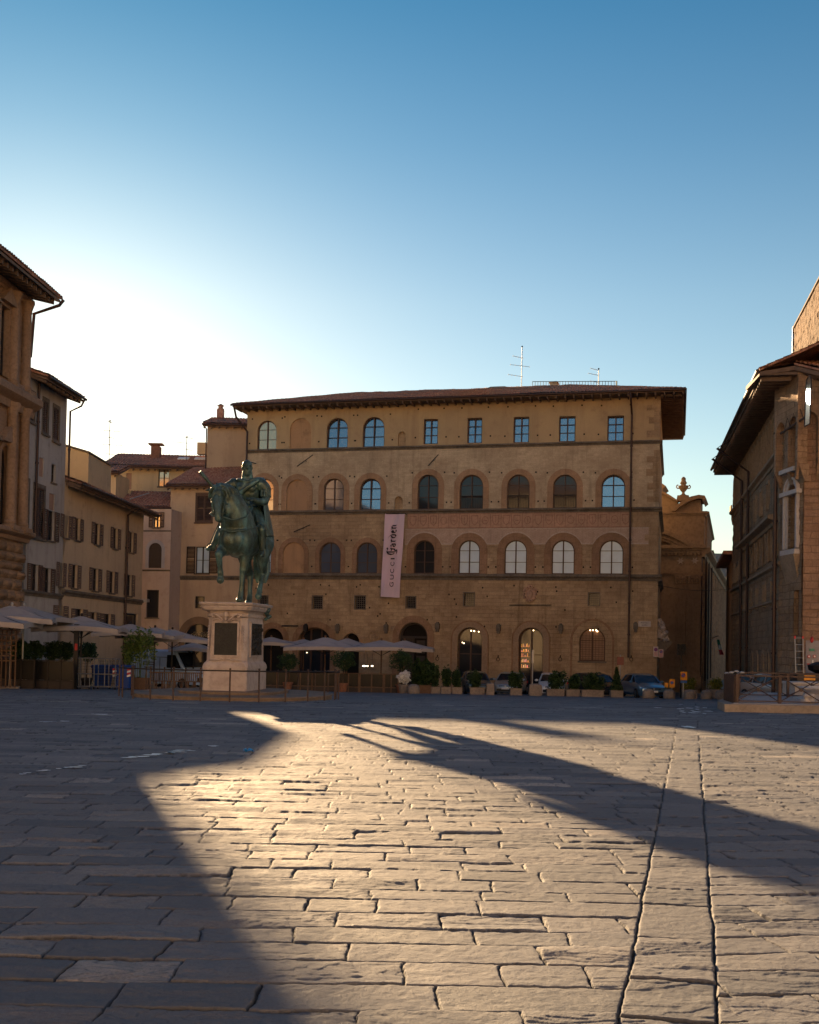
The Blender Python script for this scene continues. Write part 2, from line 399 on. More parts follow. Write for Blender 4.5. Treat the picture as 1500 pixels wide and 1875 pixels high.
# ---------------------------------------------------------------- the paved square
def paving_material():
    n = N('worn_sandstone_paving'); P = n.pos()
    a = n.n('ShaderNodeAttribute', attribute_name='shade'); g = n.n('ShaderNodeAttribute', attribute_name='gap')
    big = n.noise(P, 0.45, 5, 0.6); med = n.noise(P, 5, 6, 0.7); fine = n.noise(P, 70, 4, 0.7); gr = n.noise(P, 260, 2, 0.6)
    c = n.ramp(a.outputs['Fac'], [(0.0, (0.082, 0.094, 0.115)), (0.45, (0.145, 0.152, 0.172)), (0.8, (0.212, 0.21, 0.213)), (1.0, (0.38, 0.34, 0.30))])
    c = n.mix(n.ramp(med, [(0.35, 0.5), (0.6, 0.0)]), c, (0.10, 0.10, 0.105))
    c = n.mix(n.ramp(big, [(0.4, 0.45), (0.62, 0.0)]), c, (0.11, 0.11, 0.115))
    c = n.mix(n.ramp(fine, [(0.34, 0.55), (0.5, 0.0)]), c, (0.085, 0.075, 0.068))
    c = n.mix(n.ramp(gr, [(0.66, 0.0), (0.8, 0.35)]), c, (0.42, 0.38, 0.34))
    c = n.mix(g.outputs['Fac'], c, (0.022, 0.021, 0.02))
    r = n.ramp(med, [(0.3, 0.70), (0.7, 0.9)])
    h = n.math('ADD', n.math('MULTIPLY', fine, 0.8), n.math('ADD', n.math('MULTIPLY', gr, 0.35), n.math('MULTIPLY', med, 1.3)))
    return n.fin(c, r, n.bump(h, 0.8, 0.007), spec=0.4)
M['paving'] = paving_material()
S_L = (gnd(1134, 1870), gnd(1245, 1305)); S_R = (gnd(1317, 1870), gnd(1276, 1305))
def side(P, x, y):
    a, b = P; dx, dy = b.x - a.x, b.y - a.y; L = math.hypot(dx, dy)
    return ((x - a.x) * dy - (y - a.y) * dx) / L, ((x - a.x) * dx + (y - a.y) * dy) / L
def layout(u, v, seed, lo, hi, wl, wh, ll, lh):
    """rows of stones: returns per point stone-random values and distance to the nearest joint"""
    rng = np.random.RandomState(seed); vb = [lo]
    while vb[-1] < hi: vb.append(vb[-1] + rng.uniform(wl, wh))
    vb = np.array(vb); ri = np.clip(np.searchsorted(vb, v) - 1, 0, len(vb) - 2)
    dv = np.minimum(v - vb[ri], vb[ri + 1] - v)
    du = np.zeros_like(u); sid = np.zeros(u.shape, np.int64); cu = np.zeros_like(u)
    umin, umax = u.min() - 2, u.max() + 2
    n = int((umax - umin) / ll) + 4
    for r in np.unique(ri):
        k = ri == r; rr = np.random.RandomState(seed * 1000 + int(r)); L = ll + (lh - ll) * rr.rand(n) ** 1.4
        ub = umin - 1.5 * rr.rand() + np.cumsum(L); ub = np.concatenate([[umin - 3], ub]); j = np.clip(np.searchsorted(ub, u[k]) - 1, 0, len(ub) - 2)
        du[k] = np.minimum(u[k] - ub[j], ub[j + 1] - u[k]); sid[k] = r * 977 + j; cu[k] = u[k] - (ub[j] + ub[j + 1]) / 2
    return sid, du, dv, cu
def sstep(a, b, x):
    t = np.clip((x - a) / (b - a), 0, 1); return t * t * (3 - 2 * t)
def paving_height(x, y):
    wx = x + 0.030 * (fbm(x * 2.2, y * 2.2, 3, 3) - 0.5) * 2 + 0.010 * (fbm(x * 16, y * 16, 9, 2) - 0.5) * 2
    wy = y + 0.026 * (fbm(x * 1.8, y * 1.8, 5, 3) - 0.5) * 2 + 0.009 * (fbm(x * 14, y * 14, 11, 2) - 0.5) * 2
    cl, al = side(S_L, x * .6 + wx * .4, y * .6 + wy * .4); cr, ar = side(S_R, x * .6 + wx * .4, y * .6 + wy * .4)
    left = cl < 0; right = cr > 0; mid = ~(left | right)
    sid = np.zeros(x.shape, np.int64); du = np.ones_like(x); dv = np.ones_like(x); cu = np.zeros_like(x)
    a = R(0.8)
    for msk, ang, seed, w0, w1, l0, l1 in ((left, a, 21, 0.25, 0.38, 0.42, 1.15), (right, R(8), 47, 0.26, 0.40, 0.45, 1.15)):
        u = wx[msk] * math.cos(ang) + wy[msk] * math.sin(ang); v = -wx[msk] * math.sin(ang) + wy[msk] * math.cos(ang)
        s_, a_, b_, c_ = layout(u, v, seed, -30, 130, w0, w1, l0, l1); sid[msk] = s_ + seed; du[msk] = a_; dv[msk] = b_; cu[msk] = c_
    s_, a_, b_, c_ = layout(wx[mid] * 0 + 0.0, al[mid] - 0.10 * cl[mid], 77, -30, 130, 0.36, 0.85, 50, 60)
    sid[mid] = s_ + 77; dv[mid] = b_; du[mid] = 1.0
    e = np.minimum(np.minimum(np.abs(cl), np.abs(cr)) - 0.001, np.minimum(du * 1.0, dv))
    rnd = _hash(sid, sid * 0 + 5, 1); rnd2 = _hash(sid, sid * 0 + 9, 2); rnd3 = _hash(sid, sid * 0 + 13, 3); rnd4 = _hash(sid, sid * 0 + 17, 4)
    gw = 0.002 + 0.008 * fbm(x * 5, y * 5, 31, 2)
    gap = 1 - sstep(gw * 0.45, gw * 1.25, e)
    nearf = 1 - 0.8 * sstep(11, 24, y)
    h = -0.016 * gap * nearf - 0.0042 * nearf * np.exp(-np.maximum(e, 0) / 0.010)
    h += ((rnd - 0.5) * 0.004 + cu * (rnd2 - 0.5) * 0.010) * (0.4 + 0.6 * nearf) + (dv - 0.15) * (rnd4 - 0.5) * 0.022
    off = rnd * 37.0
    t = fbm(x * 1.1 + off, y * 3.6 + off, 41, 4) * (7 + 9 * rnd3)
    ft = t - np.floor(t); ter = np.floor(t) + sstep(0.0, 0.13, ft)
    worn = sstep(0.25, 0.65, rnd3 * 0.6 + 0.4 * fbm(x * 0.5, y * 0.5, 61, 3))
    h += worn * (ter - 0.5 * (7 + 9 * rnd3)) * 0.0034
    h += (fbm(x * 2.3 + off, y * 5.0, 51, 4) - 0.5) * 0.010 + (fbm(x * 22, y * 22, 71, 3) - 0.5) * 0.0065
    edge_line = sstep(0.1, 0.6, worn) * (1 - sstep(0.0, 0.12, np.abs(ft - 0.08)))
    shade = np.clip(0.42 + (rnd2 - 0.5) * 0.85 + (rnd4 > 0.93) * 0.4 - 0.4 * edge_line, 0, 1)
    return h, gap, shade
def build_paving():
    q = np.concatenate([np.arange(1450, 705, -4.0), np.arange(705, 93, -0.92)]); d = 2000 * 1.6 / q
    d = np.concatenate([d, np.arange(d[-1] + 0.35, 50, 0.45), np.arange(50.5, 104, 1.5)])
    u = np.concatenate([np.arange(-4.0, -0.80, 0.06), np.arange(-0.80, -0.40, 0.006), np.arange(-0.40, 0.40, 0.00112), np.arange(0.40, 0.80, 0.006), np.arange(0.80, 4.0, 0.06)])
    Y, U = np.meshgrid(d, u, indexing='ij'); X = U * Y; nr, nc = X.shape
    x = X.ravel(); y = Y.ravel()
    h, gap, shade = paving_height(x, y)
    fade = 1 - sstep(40, 60, y)
    base = -0.011 * np.clip(y - 22.0, 0, 11.0) - 0.036 * np.clip(y - 33.0, 0, 52.0)
    # a very gentle swell so that the far paving does not read as one plane
    base = base + 0.02 * (fbm(x * 0.12, y * 0.12, 91, 2) - 0.5)
    z = base + h * fade
    co = np.stack([x, y, z], 1).astype(np.float32)
    i = (np.arange(nr - 1)[:, None] * nc + np.arange(nc - 1)[None, :]).ravel()
    idx = np.stack([i, i + 1, i + nc + 1, i + nc], 1).astype(np.int32)
    me = bpy.data.meshes.new('square_paving'); nf = len(idx)
    me.vertices.add(len(co)); me.vertices.foreach_set('co', co.ravel())
    me.loops.add(nf * 4); me.loops.foreach_set('vertex_index', idx.ravel())
    me.polygons.add(nf); me.polygons.foreach_set('loop_start', np.arange(0, nf * 4, 4, dtype=np.int32))
    me.polygons.foreach_set('loop_total', np.full(nf, 4, np.int32))
    me.polygons.foreach_set('use_smooth', np.ones(nf, bool))
    for nm, arr in (('gap', gap * fade), ('shade', shade)):
        at_ = me.attributes.new(nm, 'FLOAT', 'POINT'); at_.data.foreach_set('value', arr.astype(np.float32))
    me.materials.append(M['paving']); me.update(); me.validate()
    o = bpy.data.objects.new('square_paving', me); col.objects.link(o); tag(o, kind='structure')
build_paving()
mb = MB()      # wide ground sheet under and around the paving, out to the horizon
ys = [-400, -60, -10, 0, 10, 33, 37, 50, 70, 85, 110, 200, 600, 3500]; xs = [-3500, -600, -120, -60, -30, 0, 30, 60, 120, 600, 3500]
mb.strip([[(x, y, gz(x, y) - 0.09) for x in xs] for y in ys])
g_n = N('town_ground'); g_n.fin(g_n.mix(g_n.noise(g_n.pos(), 0.6, 5), (0.10, 0.09, 0.08), (0.2, 0.17, 0.15)), 0.8)
tag(mb.build('ground', g_n.m), kind='structure')
# pale patches in the gutter line and strip end: water glints painted as colour
wn = N('pale_water_glint'); wn.fin((0.50, 0.56, 0.62), 0.3, wn.bump(wn.noise(wn.pos(), 30, 2), 0.15, 0.004), spec=1.0)
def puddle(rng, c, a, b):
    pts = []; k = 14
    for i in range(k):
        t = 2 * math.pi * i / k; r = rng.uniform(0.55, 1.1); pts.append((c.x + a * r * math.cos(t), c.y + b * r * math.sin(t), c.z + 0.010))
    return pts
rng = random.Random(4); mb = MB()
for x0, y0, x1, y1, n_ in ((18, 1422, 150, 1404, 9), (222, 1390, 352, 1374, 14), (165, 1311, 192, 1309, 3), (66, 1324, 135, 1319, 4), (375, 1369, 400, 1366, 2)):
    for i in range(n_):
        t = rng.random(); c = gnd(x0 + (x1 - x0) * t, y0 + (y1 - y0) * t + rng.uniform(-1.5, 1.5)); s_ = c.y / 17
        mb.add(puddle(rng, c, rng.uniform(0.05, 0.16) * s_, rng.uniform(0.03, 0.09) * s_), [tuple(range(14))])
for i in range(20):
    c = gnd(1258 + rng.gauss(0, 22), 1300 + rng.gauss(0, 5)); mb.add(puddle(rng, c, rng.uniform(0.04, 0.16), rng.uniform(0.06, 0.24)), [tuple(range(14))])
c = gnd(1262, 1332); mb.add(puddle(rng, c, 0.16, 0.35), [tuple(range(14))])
tag(mb.build('painted_water_glints', wn.m), kind='structure')
# ---------------------------------------------------------------- shared building pieces
ZB = -3.2                                         # foundations go down to here
def roof_grid(name, a, b, c, d, parent, du=0.24, dv=0.42, amp=0.055, thick=0.10, mat=None):
    """tiled slope: a-b along the eaves, d-c along the ridge (a below d)"""
    a, b, c, d = map(Vector, (a, b, c, d)); L = max((b - a).length, (c - d).length); H = ((d - a).length + (c - b).length) / 2
    nu = max(4, int(L / du) * 4); nv = max(2, int(H / dv)); nrm = (b - a).cross(d - a).normalized()
    rg = random.Random(int(L * 100 + H * 10)); rows = []; mb = MB(); jit = [rg.uniform(-0.02, 0.02) for _ in range(nu + 1)]
    for k in range(nv):
        for e in (0.0, 1.0):
            t = (k + e) / nv; row = []
            for i in range(nu + 1):
                s = i / nu; p = (a.lerp(b, s)).lerp(d.lerp(c, s), t); ph = (i % 4)
                w = (amp, amp * 0.55, -amp * 0.3, amp * 0.55)[ph]
                sag = 0.018 * math.sin(s * L * 0.55 + 1.3) + 0.01 * math.sin(s * L * 1.7)
                row.append(p + nrm * (w + (1 - e) * 0.035 + jit[i] * 0.7 + 0.012 * math.sin(k * 7.1 + i * 3.3)) + Vector((0, 0, sag)))
            rows.append(row)
    mb.strip(rows)
    n = nu + 1; under = [[a.lerp(b, s) - nrm * thick for s in (0, 1)], [d.lerp(c, s) - nrm * thick for s in (0, 1)]]
    mb.strip(under, flip=True)
    for q0, q1 in ((a, b), (b, c), (c, d), (d, a)):
        mb.add([q0 + nrm * 0.0, q1 + nrm * 0.0, q1 - nrm * thick, q0 - nrm * thick], [(0, 3, 2, 1)])
    return mb.build(name, mat or M['tile'], parent)
def box_building(parent, fr, z0, z1, depth, holes, mat, recess=0.35, s0=0.0, s1=None, backing=True, name='wall'):
    s1 = fr.len if s1 is None else s1; mb = MB()
    mb.poly(fr, [rectl(s0, s1, z0, z1)] + holes, 0.0)
    for h in holes: mb.reveal(fr, h, 0.0, -recess)
    if backing: mb.poly(fr, [rectl(s0 + 0.02, s1 - 0.02, z0, z1 - 0.02)], -recess - 0.12)
    P = fr.pt
    for q in ((P(s0, z0, -depth), P(s0, z0, 0), P(s0, z1, 0), P(s0, z1, -depth)), (P(s1, z0, 0), P(s1, z0, -depth), P(s1, z1, -depth), P(s1, z1, 0)),
              (P(s1, z0, -depth), P(s0, z0, -depth), P(s0, z1, -depth), P(s1, z1, -depth)), (P(s0, z1, 0), P(s1, z1, 0), P(s1, z1, -depth), P(s0, z1, -depth))):
        mb.add(q, [(0, 1, 2, 3)])
    return mb.build(name, mat, parent)
def window(parent, fr, loop, glassm, fmat=None, n=-0.22, fw=0.085, mull=1, trans=(0.34, 0.66), bar=0.05, name='window', grid=0):
    fmat = fmat or M['frame_brown']; mb = MB(); inner = grow(loop, -fw); zs = [p[1] for p in loop]; ss = [p[0] for p in loop]
    z0, z1, s0, s1 = min(zs), max(zs), min(ss), max(ss); inner = [(a, max(b, z0 + fw)) for a, b in inner]
    ringf(mb, fr, inner, loop, n - 0.05, n + 0.03)
    c = (s0 + s1) / 2
    for k in range(mull):
        x = s0 + (s1 - s0) * (k + 1) / (mull + 1); mb.fbox(fr, x - bar * 0.8, x + bar * 0.8, z0 + fw, z1 - fw * 0.6, n - 0.04, n + 0.05)
    for t in trans:
        z = z0 + (z1 - z0) * t; mb.fbox(fr, s0 + fw * 0.7, s1 - fw * 0.7, z - bar * 0.35, z + bar * 0.35, n - 0.035, n + 0.02)
    if grid:
        for k in range(1, grid * 2):
            x = s0 + (s1 - s0) * k / (grid * 2); mb.fbox(fr, x - 0.01, x + 0.01, z0, z1 - 0.35, n + 0.06, n + 0.08)
        for k in range(1, grid * 3):
            z = z0 + (z1 - z0 - 0.4) * k / (grid * 3); mb.fbox(fr, s0, s1, z - 0.01, z + 0.01, n + 0.055, n + 0.085)
    w = mb.build(name, fmat, parent)
    g = MB()
    # each leaf of glass hangs a touch differently, so that it mirrors its own piece of sky
    rg = random.Random(int(abs(s0 * 131 + z0 * 17)));
    g.poly(fr, [[(a, max(b, z0 + fw * 0.5)) for a, b in grow(loop, -fw * 0.5)]], n - 0.03)
    dx, dz = rg.uniform(-0.012, 0.012), (rg.uniform(-0.07, -0.045) if glassm is M['glass_sky'] else rg.uniform(-0.015, 0.01)); vs = []
    for v in g.v:
        q = Vector(v) - fr.o; s = q.dot(fr.sd); vs.append(Vector(v) + fr.nd * ((s - c) * dx + (q.z - z0) * dz))
    g.v = [tuple(v) for v in vs]
    g.build('pane', glassm, w)
    return w
def cornice(mb, fr, s0, s1, z, h=0.4, out=0.28, prof=None, ret=0.0):
    """moulded string course, top at z"""
    prof = prof or [(0, 0.0), (out * 0.35, 0.0), (out * 0.45, h * 0.35), (out * 0.8, h * 0.5), (out, h * 0.62), (out, h * 0.9), (out * 0.9, h), (0, h)]
    R_ = [[fr.pt(s, z - h + b, a - 0.02) for a, b in prof] for s in (s0, s1)]
    n = len(prof); vs = R_[0] + R_[1]
    mb.add(vs, [(i, n + i, n + i + 1, i + 1) for i in range(n - 1)] + [tuple(range(n - 1, -1, -1)), tuple(range(n, 2 * n))][0:2])
def pipe(parent, pts, r=0.07, name='downpipe', clamp=2.2):
    mb = MB(); mb.tube(pts, r, 8)
    for a, b in zip(pts[:-1], pts[1:]):
        a, b = Vector(a), Vector(b); L = (b - a).length
        if L > 3:
            for k in range(1, int(L / clamp) + 1):
                p = a.lerp(b, k * clamp / L) if k * clamp < L else None
                if p: mb.tube([p - Vector((0, 0, .05)), p + Vector((0, 0, .05))], r * 1.35, 8)
    return mb.build(name, M['pipe'], parent)

# ---------------------------------------------------------------- the long brown palace across the square
FM = Fr(at(443, 1180, 83.3).to_2d(), at(1203, 1188, 76.0).to_2d())
LM = FM.len
palace = thing('stone_palace', 'long brown stone palace with a tiled roof, filling the far side of the square', 'building', FM.pt(LM / 2, -1.7, -4))
ze = FM.pix(840, 733, 0.0)[1] + 0.25             # wall top
zA = (FM.pix(442, 822)[1] + FM.pix(1206, 809)[1]) / 2
zB = (FM.pix(485, 935)[1] + FM.pix(1203, 930)[1]) / 2
zC = (FM.pix(490, 1051)[1] + FM.pix(1193, 1051)[1]) / 2
print('palace levels', ze, zA, zB, zC, LM)
holes = []; wins = []
def add_win(x0, x1, y0, y1, kind, z_lo=None, gl='glass_sky'):
    s0, s1, z0, z1 = FM.rect(x0, x1, y0, y1)
    if z_lo is not None: z0 = z_lo
    lp = rectl(s0, s1, z0, z1) if kind in ('rect', 'grate') else archl(s0, s1, z0, z1, rise=(s1 - s0) * 0.5 if kind != 'low' else (s1 - s0) * 0.35)
    holes.append(lp); wins.append((lp, kind, gl)); return lp
zt = zA + 0.02
for x0, x1, y0, gl in ((471.5, 506.5, 770, 'glass_amber'), (598.5, 637, 765, 'glass_sky'), (664.5, 704, 763, 'glass_sky')):
    add_win(x0, x1, y0, 820, 'arch', zt, gl)
add_win(531, 570, 766, 820, 'blind', zt); add_win(729, 743, 790, 817, 'niche', zt)
for x0, x1, y0, y1 in ((776, 802, 767, 813), (856, 883, 765, 811.5), (940.5, 969, 763, 810.5), (1024, 1054, 762, 808.5), (1112.5, 1142.7, 761, 807.5)):
    add_win(x0, x1, y0, y1, 'rect', None, 'glass_sky')
zt = zB + 0.02
for x0, x1, gl in ((466, 501, 'glass_amber'), (593, 630, 'glass_blue'), (659, 697.5, 'glass_sky'), (765, 803, 'glass_dark'), (842, 885, 'glass_dark'), (929, 970, 'glass_dark'), (1013, 1056.5, 'glass_dark'), (1101.5, 1145, 'glass_sky')):
    add_win(x0, x1, 869 if x0 > 760 else 876, 930, 'arch', zt, gl)
add_win(525, 563, 878, 933, 'blind', zt); add_win(722.6, 737.6, 908.5, 931, 'niche', zt)
zt = zC + 0.02
for x0, x1, gl in ((463, 497, 'curtain'), (585.5, 624, 'glass_blue'), (653, 691, 'glass_blue'), (758, 796, 'glass_dark'), (840, 879, 'curtain'), (924, 965, 'curtain'), (1010.5, 1052.5, 'curtain'), (1098, 1142, 'curtain')):
    add_win(x0, x1, 989 if x0 > 700 else 993, 1050, 'arch', zt, gl)
add_win(518, 557, 993, 1049, 'blind', zt)
for x0, x1, y0, y1 in ((474, 490, 1091.5, 1110), (572.7, 590, 1092, 1114), (650.5, 668.5, 1091.5, 1114.5), (744.5, 760.5, 1093, 1112.5), (850, 868, 1086, 1108.5), (1078.5, 1097, 1086.5, 1108)):
    add_win(x0, x1, y0, y1, 'grate')
zg = gz(0, 80) - 0.05
arches = [('dark', 478, 519, 1150.5), ('shop', 546, 605, 1148.5), ('small', 629, 658, 1160), ('door', 731, 783, 1139.5),
          ('shopdoor', 838, 883, 1148.5), ('shopdoor', 950, 995, 1149)]
AL = []
for k, x0, x1, y0 in arches:
    s0, s1, z0, z1 = FM.rect(x0, x1, y0, 1200); lp = archl(s0, s1, zg, z1, n=16, rise=(s1 - s0) * (0.5 if k != 'shop' else 0.42)); holes.append(lp); AL.append((k, lp))
s0, s1, z0, z1 = FM.rect(1061, 1108.5, 1150, 1210.7); wl = archl(s0, s1, z0, z1, n=14); holes.append(wl)
M['merc'] = masonry('brown_masonry', FM.ang, (0.30, 0.205, 0.12), (0.48, 0.35, 0.215), (0.40, 0.31, 0.21), 0.55, 0.27, (0.23, 0.15, 0.09), 0.8, 0.03, stain_amt=0.55)
M['merc_up'] = masonry('ochre_brick_upper', FM.ang, (0.40, 0.315, 0.21), (0.56, 0.455, 0.31), (0.48, 0.38, 0.27), 0.42, 0.15, (0.28, 0.19, 0.125), 0.35, 0.015, stain_amt=0.4)
M['merc_top'] = plaster('ochre_plaster_top', (0.50, 0.37, 0.21), (0.41, 0.30, 0.18), (0.29, 0.19, 0.115), streak=0.6)
M['blind'] = plaster('blind_window_plaster', (0.47, 0.29, 0.16), (0.38, 0.24, 0.145), (0.2, 0.13, 0.08))
# three bands of wall, one mesh with three materials
mb = MB()
bands = [(ZB, zC, 0), (zC, zB, 0), (zB, zA, 1), (zA, ze, 2)]
for b0, b1, mi in bands:
    hs = [h for h in holes if min(p[1] for p in h) >= b0 - 0.5 and min(p[1] for p in h) < b1 and max(p[1] for p in h) <= b1 + 0.4]
    mb.poly(FM, [rectl(0, LM, b0, b1)] + hs, 0.0, mi)
    for h in hs: mb.reveal(FM, h, 0.0, -0.34, mi)
    P = FM.pt; D = 15.0
    mb.add([P(LM, b0, 0), P(LM, b0, -D), P(LM, b1, -D), P(LM, b1, 0)], [(0, 1, 2, 3)], mi)
    mb.add([P(0, b0, -D), P(0, b0, 0), P(0, b1, 0), P(0, b1, -D)], [(0, 1, 2, 3)], mi)
    mb.add([P(LM, b0, -D), P(0, b0, -D), P(0, b1, -D), P(LM, b1, -D)], [(0, 1, 2, 3)], mi)
mb.poly(FM, [rectl(0.05, LM - 0.05, ZB, ze)], -0.9, 0)
wall = mb.build('wall', [M['merc'], M['merc_up'], M['merc_top']], palace)
# windows
for lp, kind, gl in wins:
    if kind in ('blind', 'niche'):
        MB().slab(FM, [grow(lp, 0.03)], -0.6, -0.12 if kind == 'blind' else -0.25).build('blocked_window', M['blind'] if kind == 'blind' else M['merc'], palace)
    elif kind == 'grate':
        g = MB(); s0, s1 = lp[0][0], lp[1][0]; z0, z1 = lp[0][1], max(p[1] for p in lp)
        for k in range(1, 5): x = s0 + (s1 - s0) * k / 5; g.fbox(FM, x - 0.012, x + 0.012, z0, z1, -0.12, -0.095)
        for k in range(1, 6): z = z0 + (z1 - z0) * k / 6; g.fbox(FM, s0, s1, z - 0.012, z + 0.012, -0.125, -0.1)
        ringf(g, FM, rectl(s0, s1, z0, z1), rectl(s0 - 0.08, s1 + 0.08, z0 - 0.08, z1 + 0.08), -0.02, 0.025)
        w = g.build('barred_window', M['pietra'], palace); MB().poly(FM, [rectl(s0 - .02, s1 + .02, z0 - .02, z1 + .02)], -0.3).build('pane', M['glass_dark'], w)
    else:
        w = window(palace, FM, lp, M[gl], fw=0.075, trans=(0.35, 0.69) if kind == 'arch' else (0.36, 0.68), n=-0.2 if gl != 'curtain' else -0.14)
        if kind == 'arch' and gl == 'glass_dark' and max(p[1] for p in lp) > zB and lp[0][0] > 15:
            g = MB(); s0, s1, z0 = lp[0][0], lp[1][0], lp[0][1]        # balcony railing bars in the opening
            for k in range(1, 14): x = s0 + (s1 - s0) * k / 14; g.fbox(FM, x - 0.014, x + 0.014, z0, z0 + 0.95, -0.08, -0.055)
            g.fbox(FM, s0, s1, z0 + 0.93, z0 + 0.98, -0.09, -0.045); g.build('window_railing', M['iron'], palace)
# arch surrounds (voussoirs) on the two middle floors, plaster mouldings above the top ones
M['vous'] = masonry('arch_stone_light', FM.ang, (0.33, 0.205, 0.12), (0.42, 0.27, 0.165), (0.24, 0.16, 0.1), 0.4, 0.4, (0.22, 0.14, 0.085), 0.5, 0.02, stain_amt=0.35)
M['vous_d'] = masonry('arch_stone_dark', FM.ang, (0.26, 0.155, 0.09), (0.34, 0.21, 0.13), (0.17, 0.11, 0.07), 0.4, 0.4, (0.15, 0.09, 0.055), 0.5, 0.02, stain_amt=0.35)
for lp, kind, gl in wins:
    zmin = min(p[1] for p in lp)
    if kind in ('arch', 'blind') and zmin < zA - 1:
        o = MB()
        if zmin > zB - 0.5: ringf(o, FM, lp, [(a, max(b, zmin)) for a, b in grow(lp, 0.42)], -0.05, 0.035); o.build('arch_surround', M['vous'], palace)
        else: ringf(o, FM, lp, [(a, max(b, zmin)) for a, b in grow(lp, 0.55 if lp[0][0] > 11 else 0.36)], -0.05, 0.028); o.build('arch_surround', M['vous_d'], palace)
# quoins on the right corner
z = -2.0; k = 0; rg = random.Random(2)
while z < ze - 0.6:
    h = rg.uniform(0.38, 0.5); w = 0.85 if k % 2 else 0.45; w += rg.uniform(-0.1, 0.1)
    if not any(abs(z + h / 2 - zz) < 0.42 for zz in (zA - .15, zB - .15, zC - .2)): q = MB(); q.fbox(FM, LM - w, LM + 0.03, z, z + h - 0.015, -1.2 if k % 2 == 0 else -0.7, 0.03); q.build('corner_stone', M['merc'], palace)
    z += h; k += 1
# string courses
cm = MB()
for zz, h, o in ((zA, 0.26, 0.2), (zB, 0.32, 0.24), (zC, 0.46, 0.26)): cornice(cm, FM, -0.0, LM + o, zz + 0.01, h, o); cornice(cm, Fr(FM.pt(LM, 0).to_2d(), FM.pt(LM, 0, -15).to_2d()), 0.0, 15, zz + 0.01, h, o)
cm.build('string_course', M['pietra'], palace)
# frieze with painted coats of arms, and the pale brick band between the arches
s_a, z_b = FM.pix(747, 967); s_b, _ = FM.pix(1156, 968); _, z_t = FM.pix(950, 940)
fm = MB(); fm.fbox(FM, s_a, s_b, z_b, zB - 0.30, -0.02, 0.03); M['frieze'] = stone('faded_red_frieze', (0.50, 0.31, 0.215), (0.38, 0.25, 0.175), scale=2, bump=0.3)
fz = fm.build('coat_of_arms_frieze', M['frieze'], palace)
npn = 21; w = (s_b - s_a) / npn; ht = zB - 0.30 - z_b; sh = MB(); rg = random.Random(8)
for i in range(npn):
    a = s_a + i * w; sh.fbox(FM, a - 0.02, a + 0.02, z_b, zB - 0.30, 0.03, 0.06)
    c = a + w / 2; ww = w * 0.33; t = z_b + ht * 0.86; sh_ = [(c - ww, t), (c - ww, t - ht * 0.4), (c - ww * .7, t - ht * .58), (c, t - ht * 0.72), (c + ww * .7, t - ht * .58), (c + ww, t - ht * 0.4), (c + ww, t)]
    if i % 4 == 3: sh_ = [(c + ww * math.cos(k * math.pi / 5), z_b + ht / 2 + ww * 1.2 * math.sin(k * math.pi / 5)) for k in range(10)]
    sh_ = sh_[::-1] if i % 4 != 3 else sh_
    ringf(sh, FM, [(c + (x - c) * 0.8, z_b + ht / 2 + (z - z_b - ht / 2) * 0.8) for x, z in sh_], sh_, 0.02, 0.055)
    if i % 3 == 1: sh.fbox(FM, c - ww * .5, c + ww * .5, z_b + ht * .45, z_b + ht * .52, 0.03, 0.05)
    elif i % 3 == 2: sh.fbox(FM, c - ww * .08, c + ww * .08, z_b + ht * .3, z_b + ht * .72, 0.03, 0.05)
sh.fbox(FM, s_a, s_b, z_b - 0.05, z_b + 0.03, 0.0, 0.07); sh.fbox(FM, s_a, s_b, zB - 0.36, zB - 0.3, 0.0, 0.07)
sh.build('shield_relief', stone('faded_red_relief', (0.38, 0.215, 0.15), (0.29, 0.17, 0.12), scale=2), fz)
# brick band with arched undersides
bm_ = MB(); third = sorted([lp for lp, k, g in wins if k == 'arch' and min(p[1] for p in lp) < zB - 1 and lp[0][0] > 11], key=lambda l: l[0][0])
zbl = FM.pix(900, 996)[1]
pts_edges = []; cur = s_a
segs = []
for lp in third:
    c = (lp[0][0] + lp[1][0]) / 2; r = (lp[1][0] - lp[0][0]) / 2 + 0.58; zc = max(p[1] for p in lp) - (lp[1][0] - lp[0][0]) / 2; segs.append((c, r, zc))
def band_low(s):
    z = zbl
    for c, r, zc in segs:
        if abs(s - c) < r: z = max(z, zc + math.sqrt(max(0, r * r - (s - c) ** 2)))
    return min(z, z_b - 0.06)
end = FM.pix(1188, 980)[0]; ns = 260; xs = [s_a - 0.2 + (end - s_a + 0.2) * i / ns for i in range(ns + 1)]
bm_.strip([[FM.pt(s, band_low(s), 0.02) for s in xs], [FM.pt(s, z_b - 0.04, 0.02) for s in xs]])
M['paleband'] = masonry('pale_brick_band', FM.ang, (0.42, 0.30, 0.225), (0.50, 0.38, 0.30), (0.30, 0.2, 0.15), 0.3, 0.085, (0.35, 0.25, 0.19), 0.3, 0.01, stain_amt=0.3)
bm_.build('brick_band', M['paleband'], palace)
ed = MB()
for i in range(ns):
    a, b = xs[i], xs[i + 1]; za, zb_ = band_low(a), band_low(b)
    if za < z_b - 0.08 or zb_ < z_b - 0.08: ed.hexa([FM.pt(a, za - 0.05, .04), FM.pt(b, zb_ - 0.05, .04), FM.pt(b, zb_ - 0.05, 0), FM.pt(a, za - 0.05, 0), FM.pt(a, za + 0.05, .04), FM.pt(b, zb_ + .05, .04), FM.pt(b, zb_ + .05, 0), FM.pt(a, za + .05, 0)])
ed.fbox(FM, s_a - 0.2, end, z_b - 0.12, z_b - 0.04, 0.0, 0.045)
ed.build('band_edging', stone('pale_lime_edging', (0.52, 0.42, 0.35), (0.42, 0.33, 0.27)), palace)
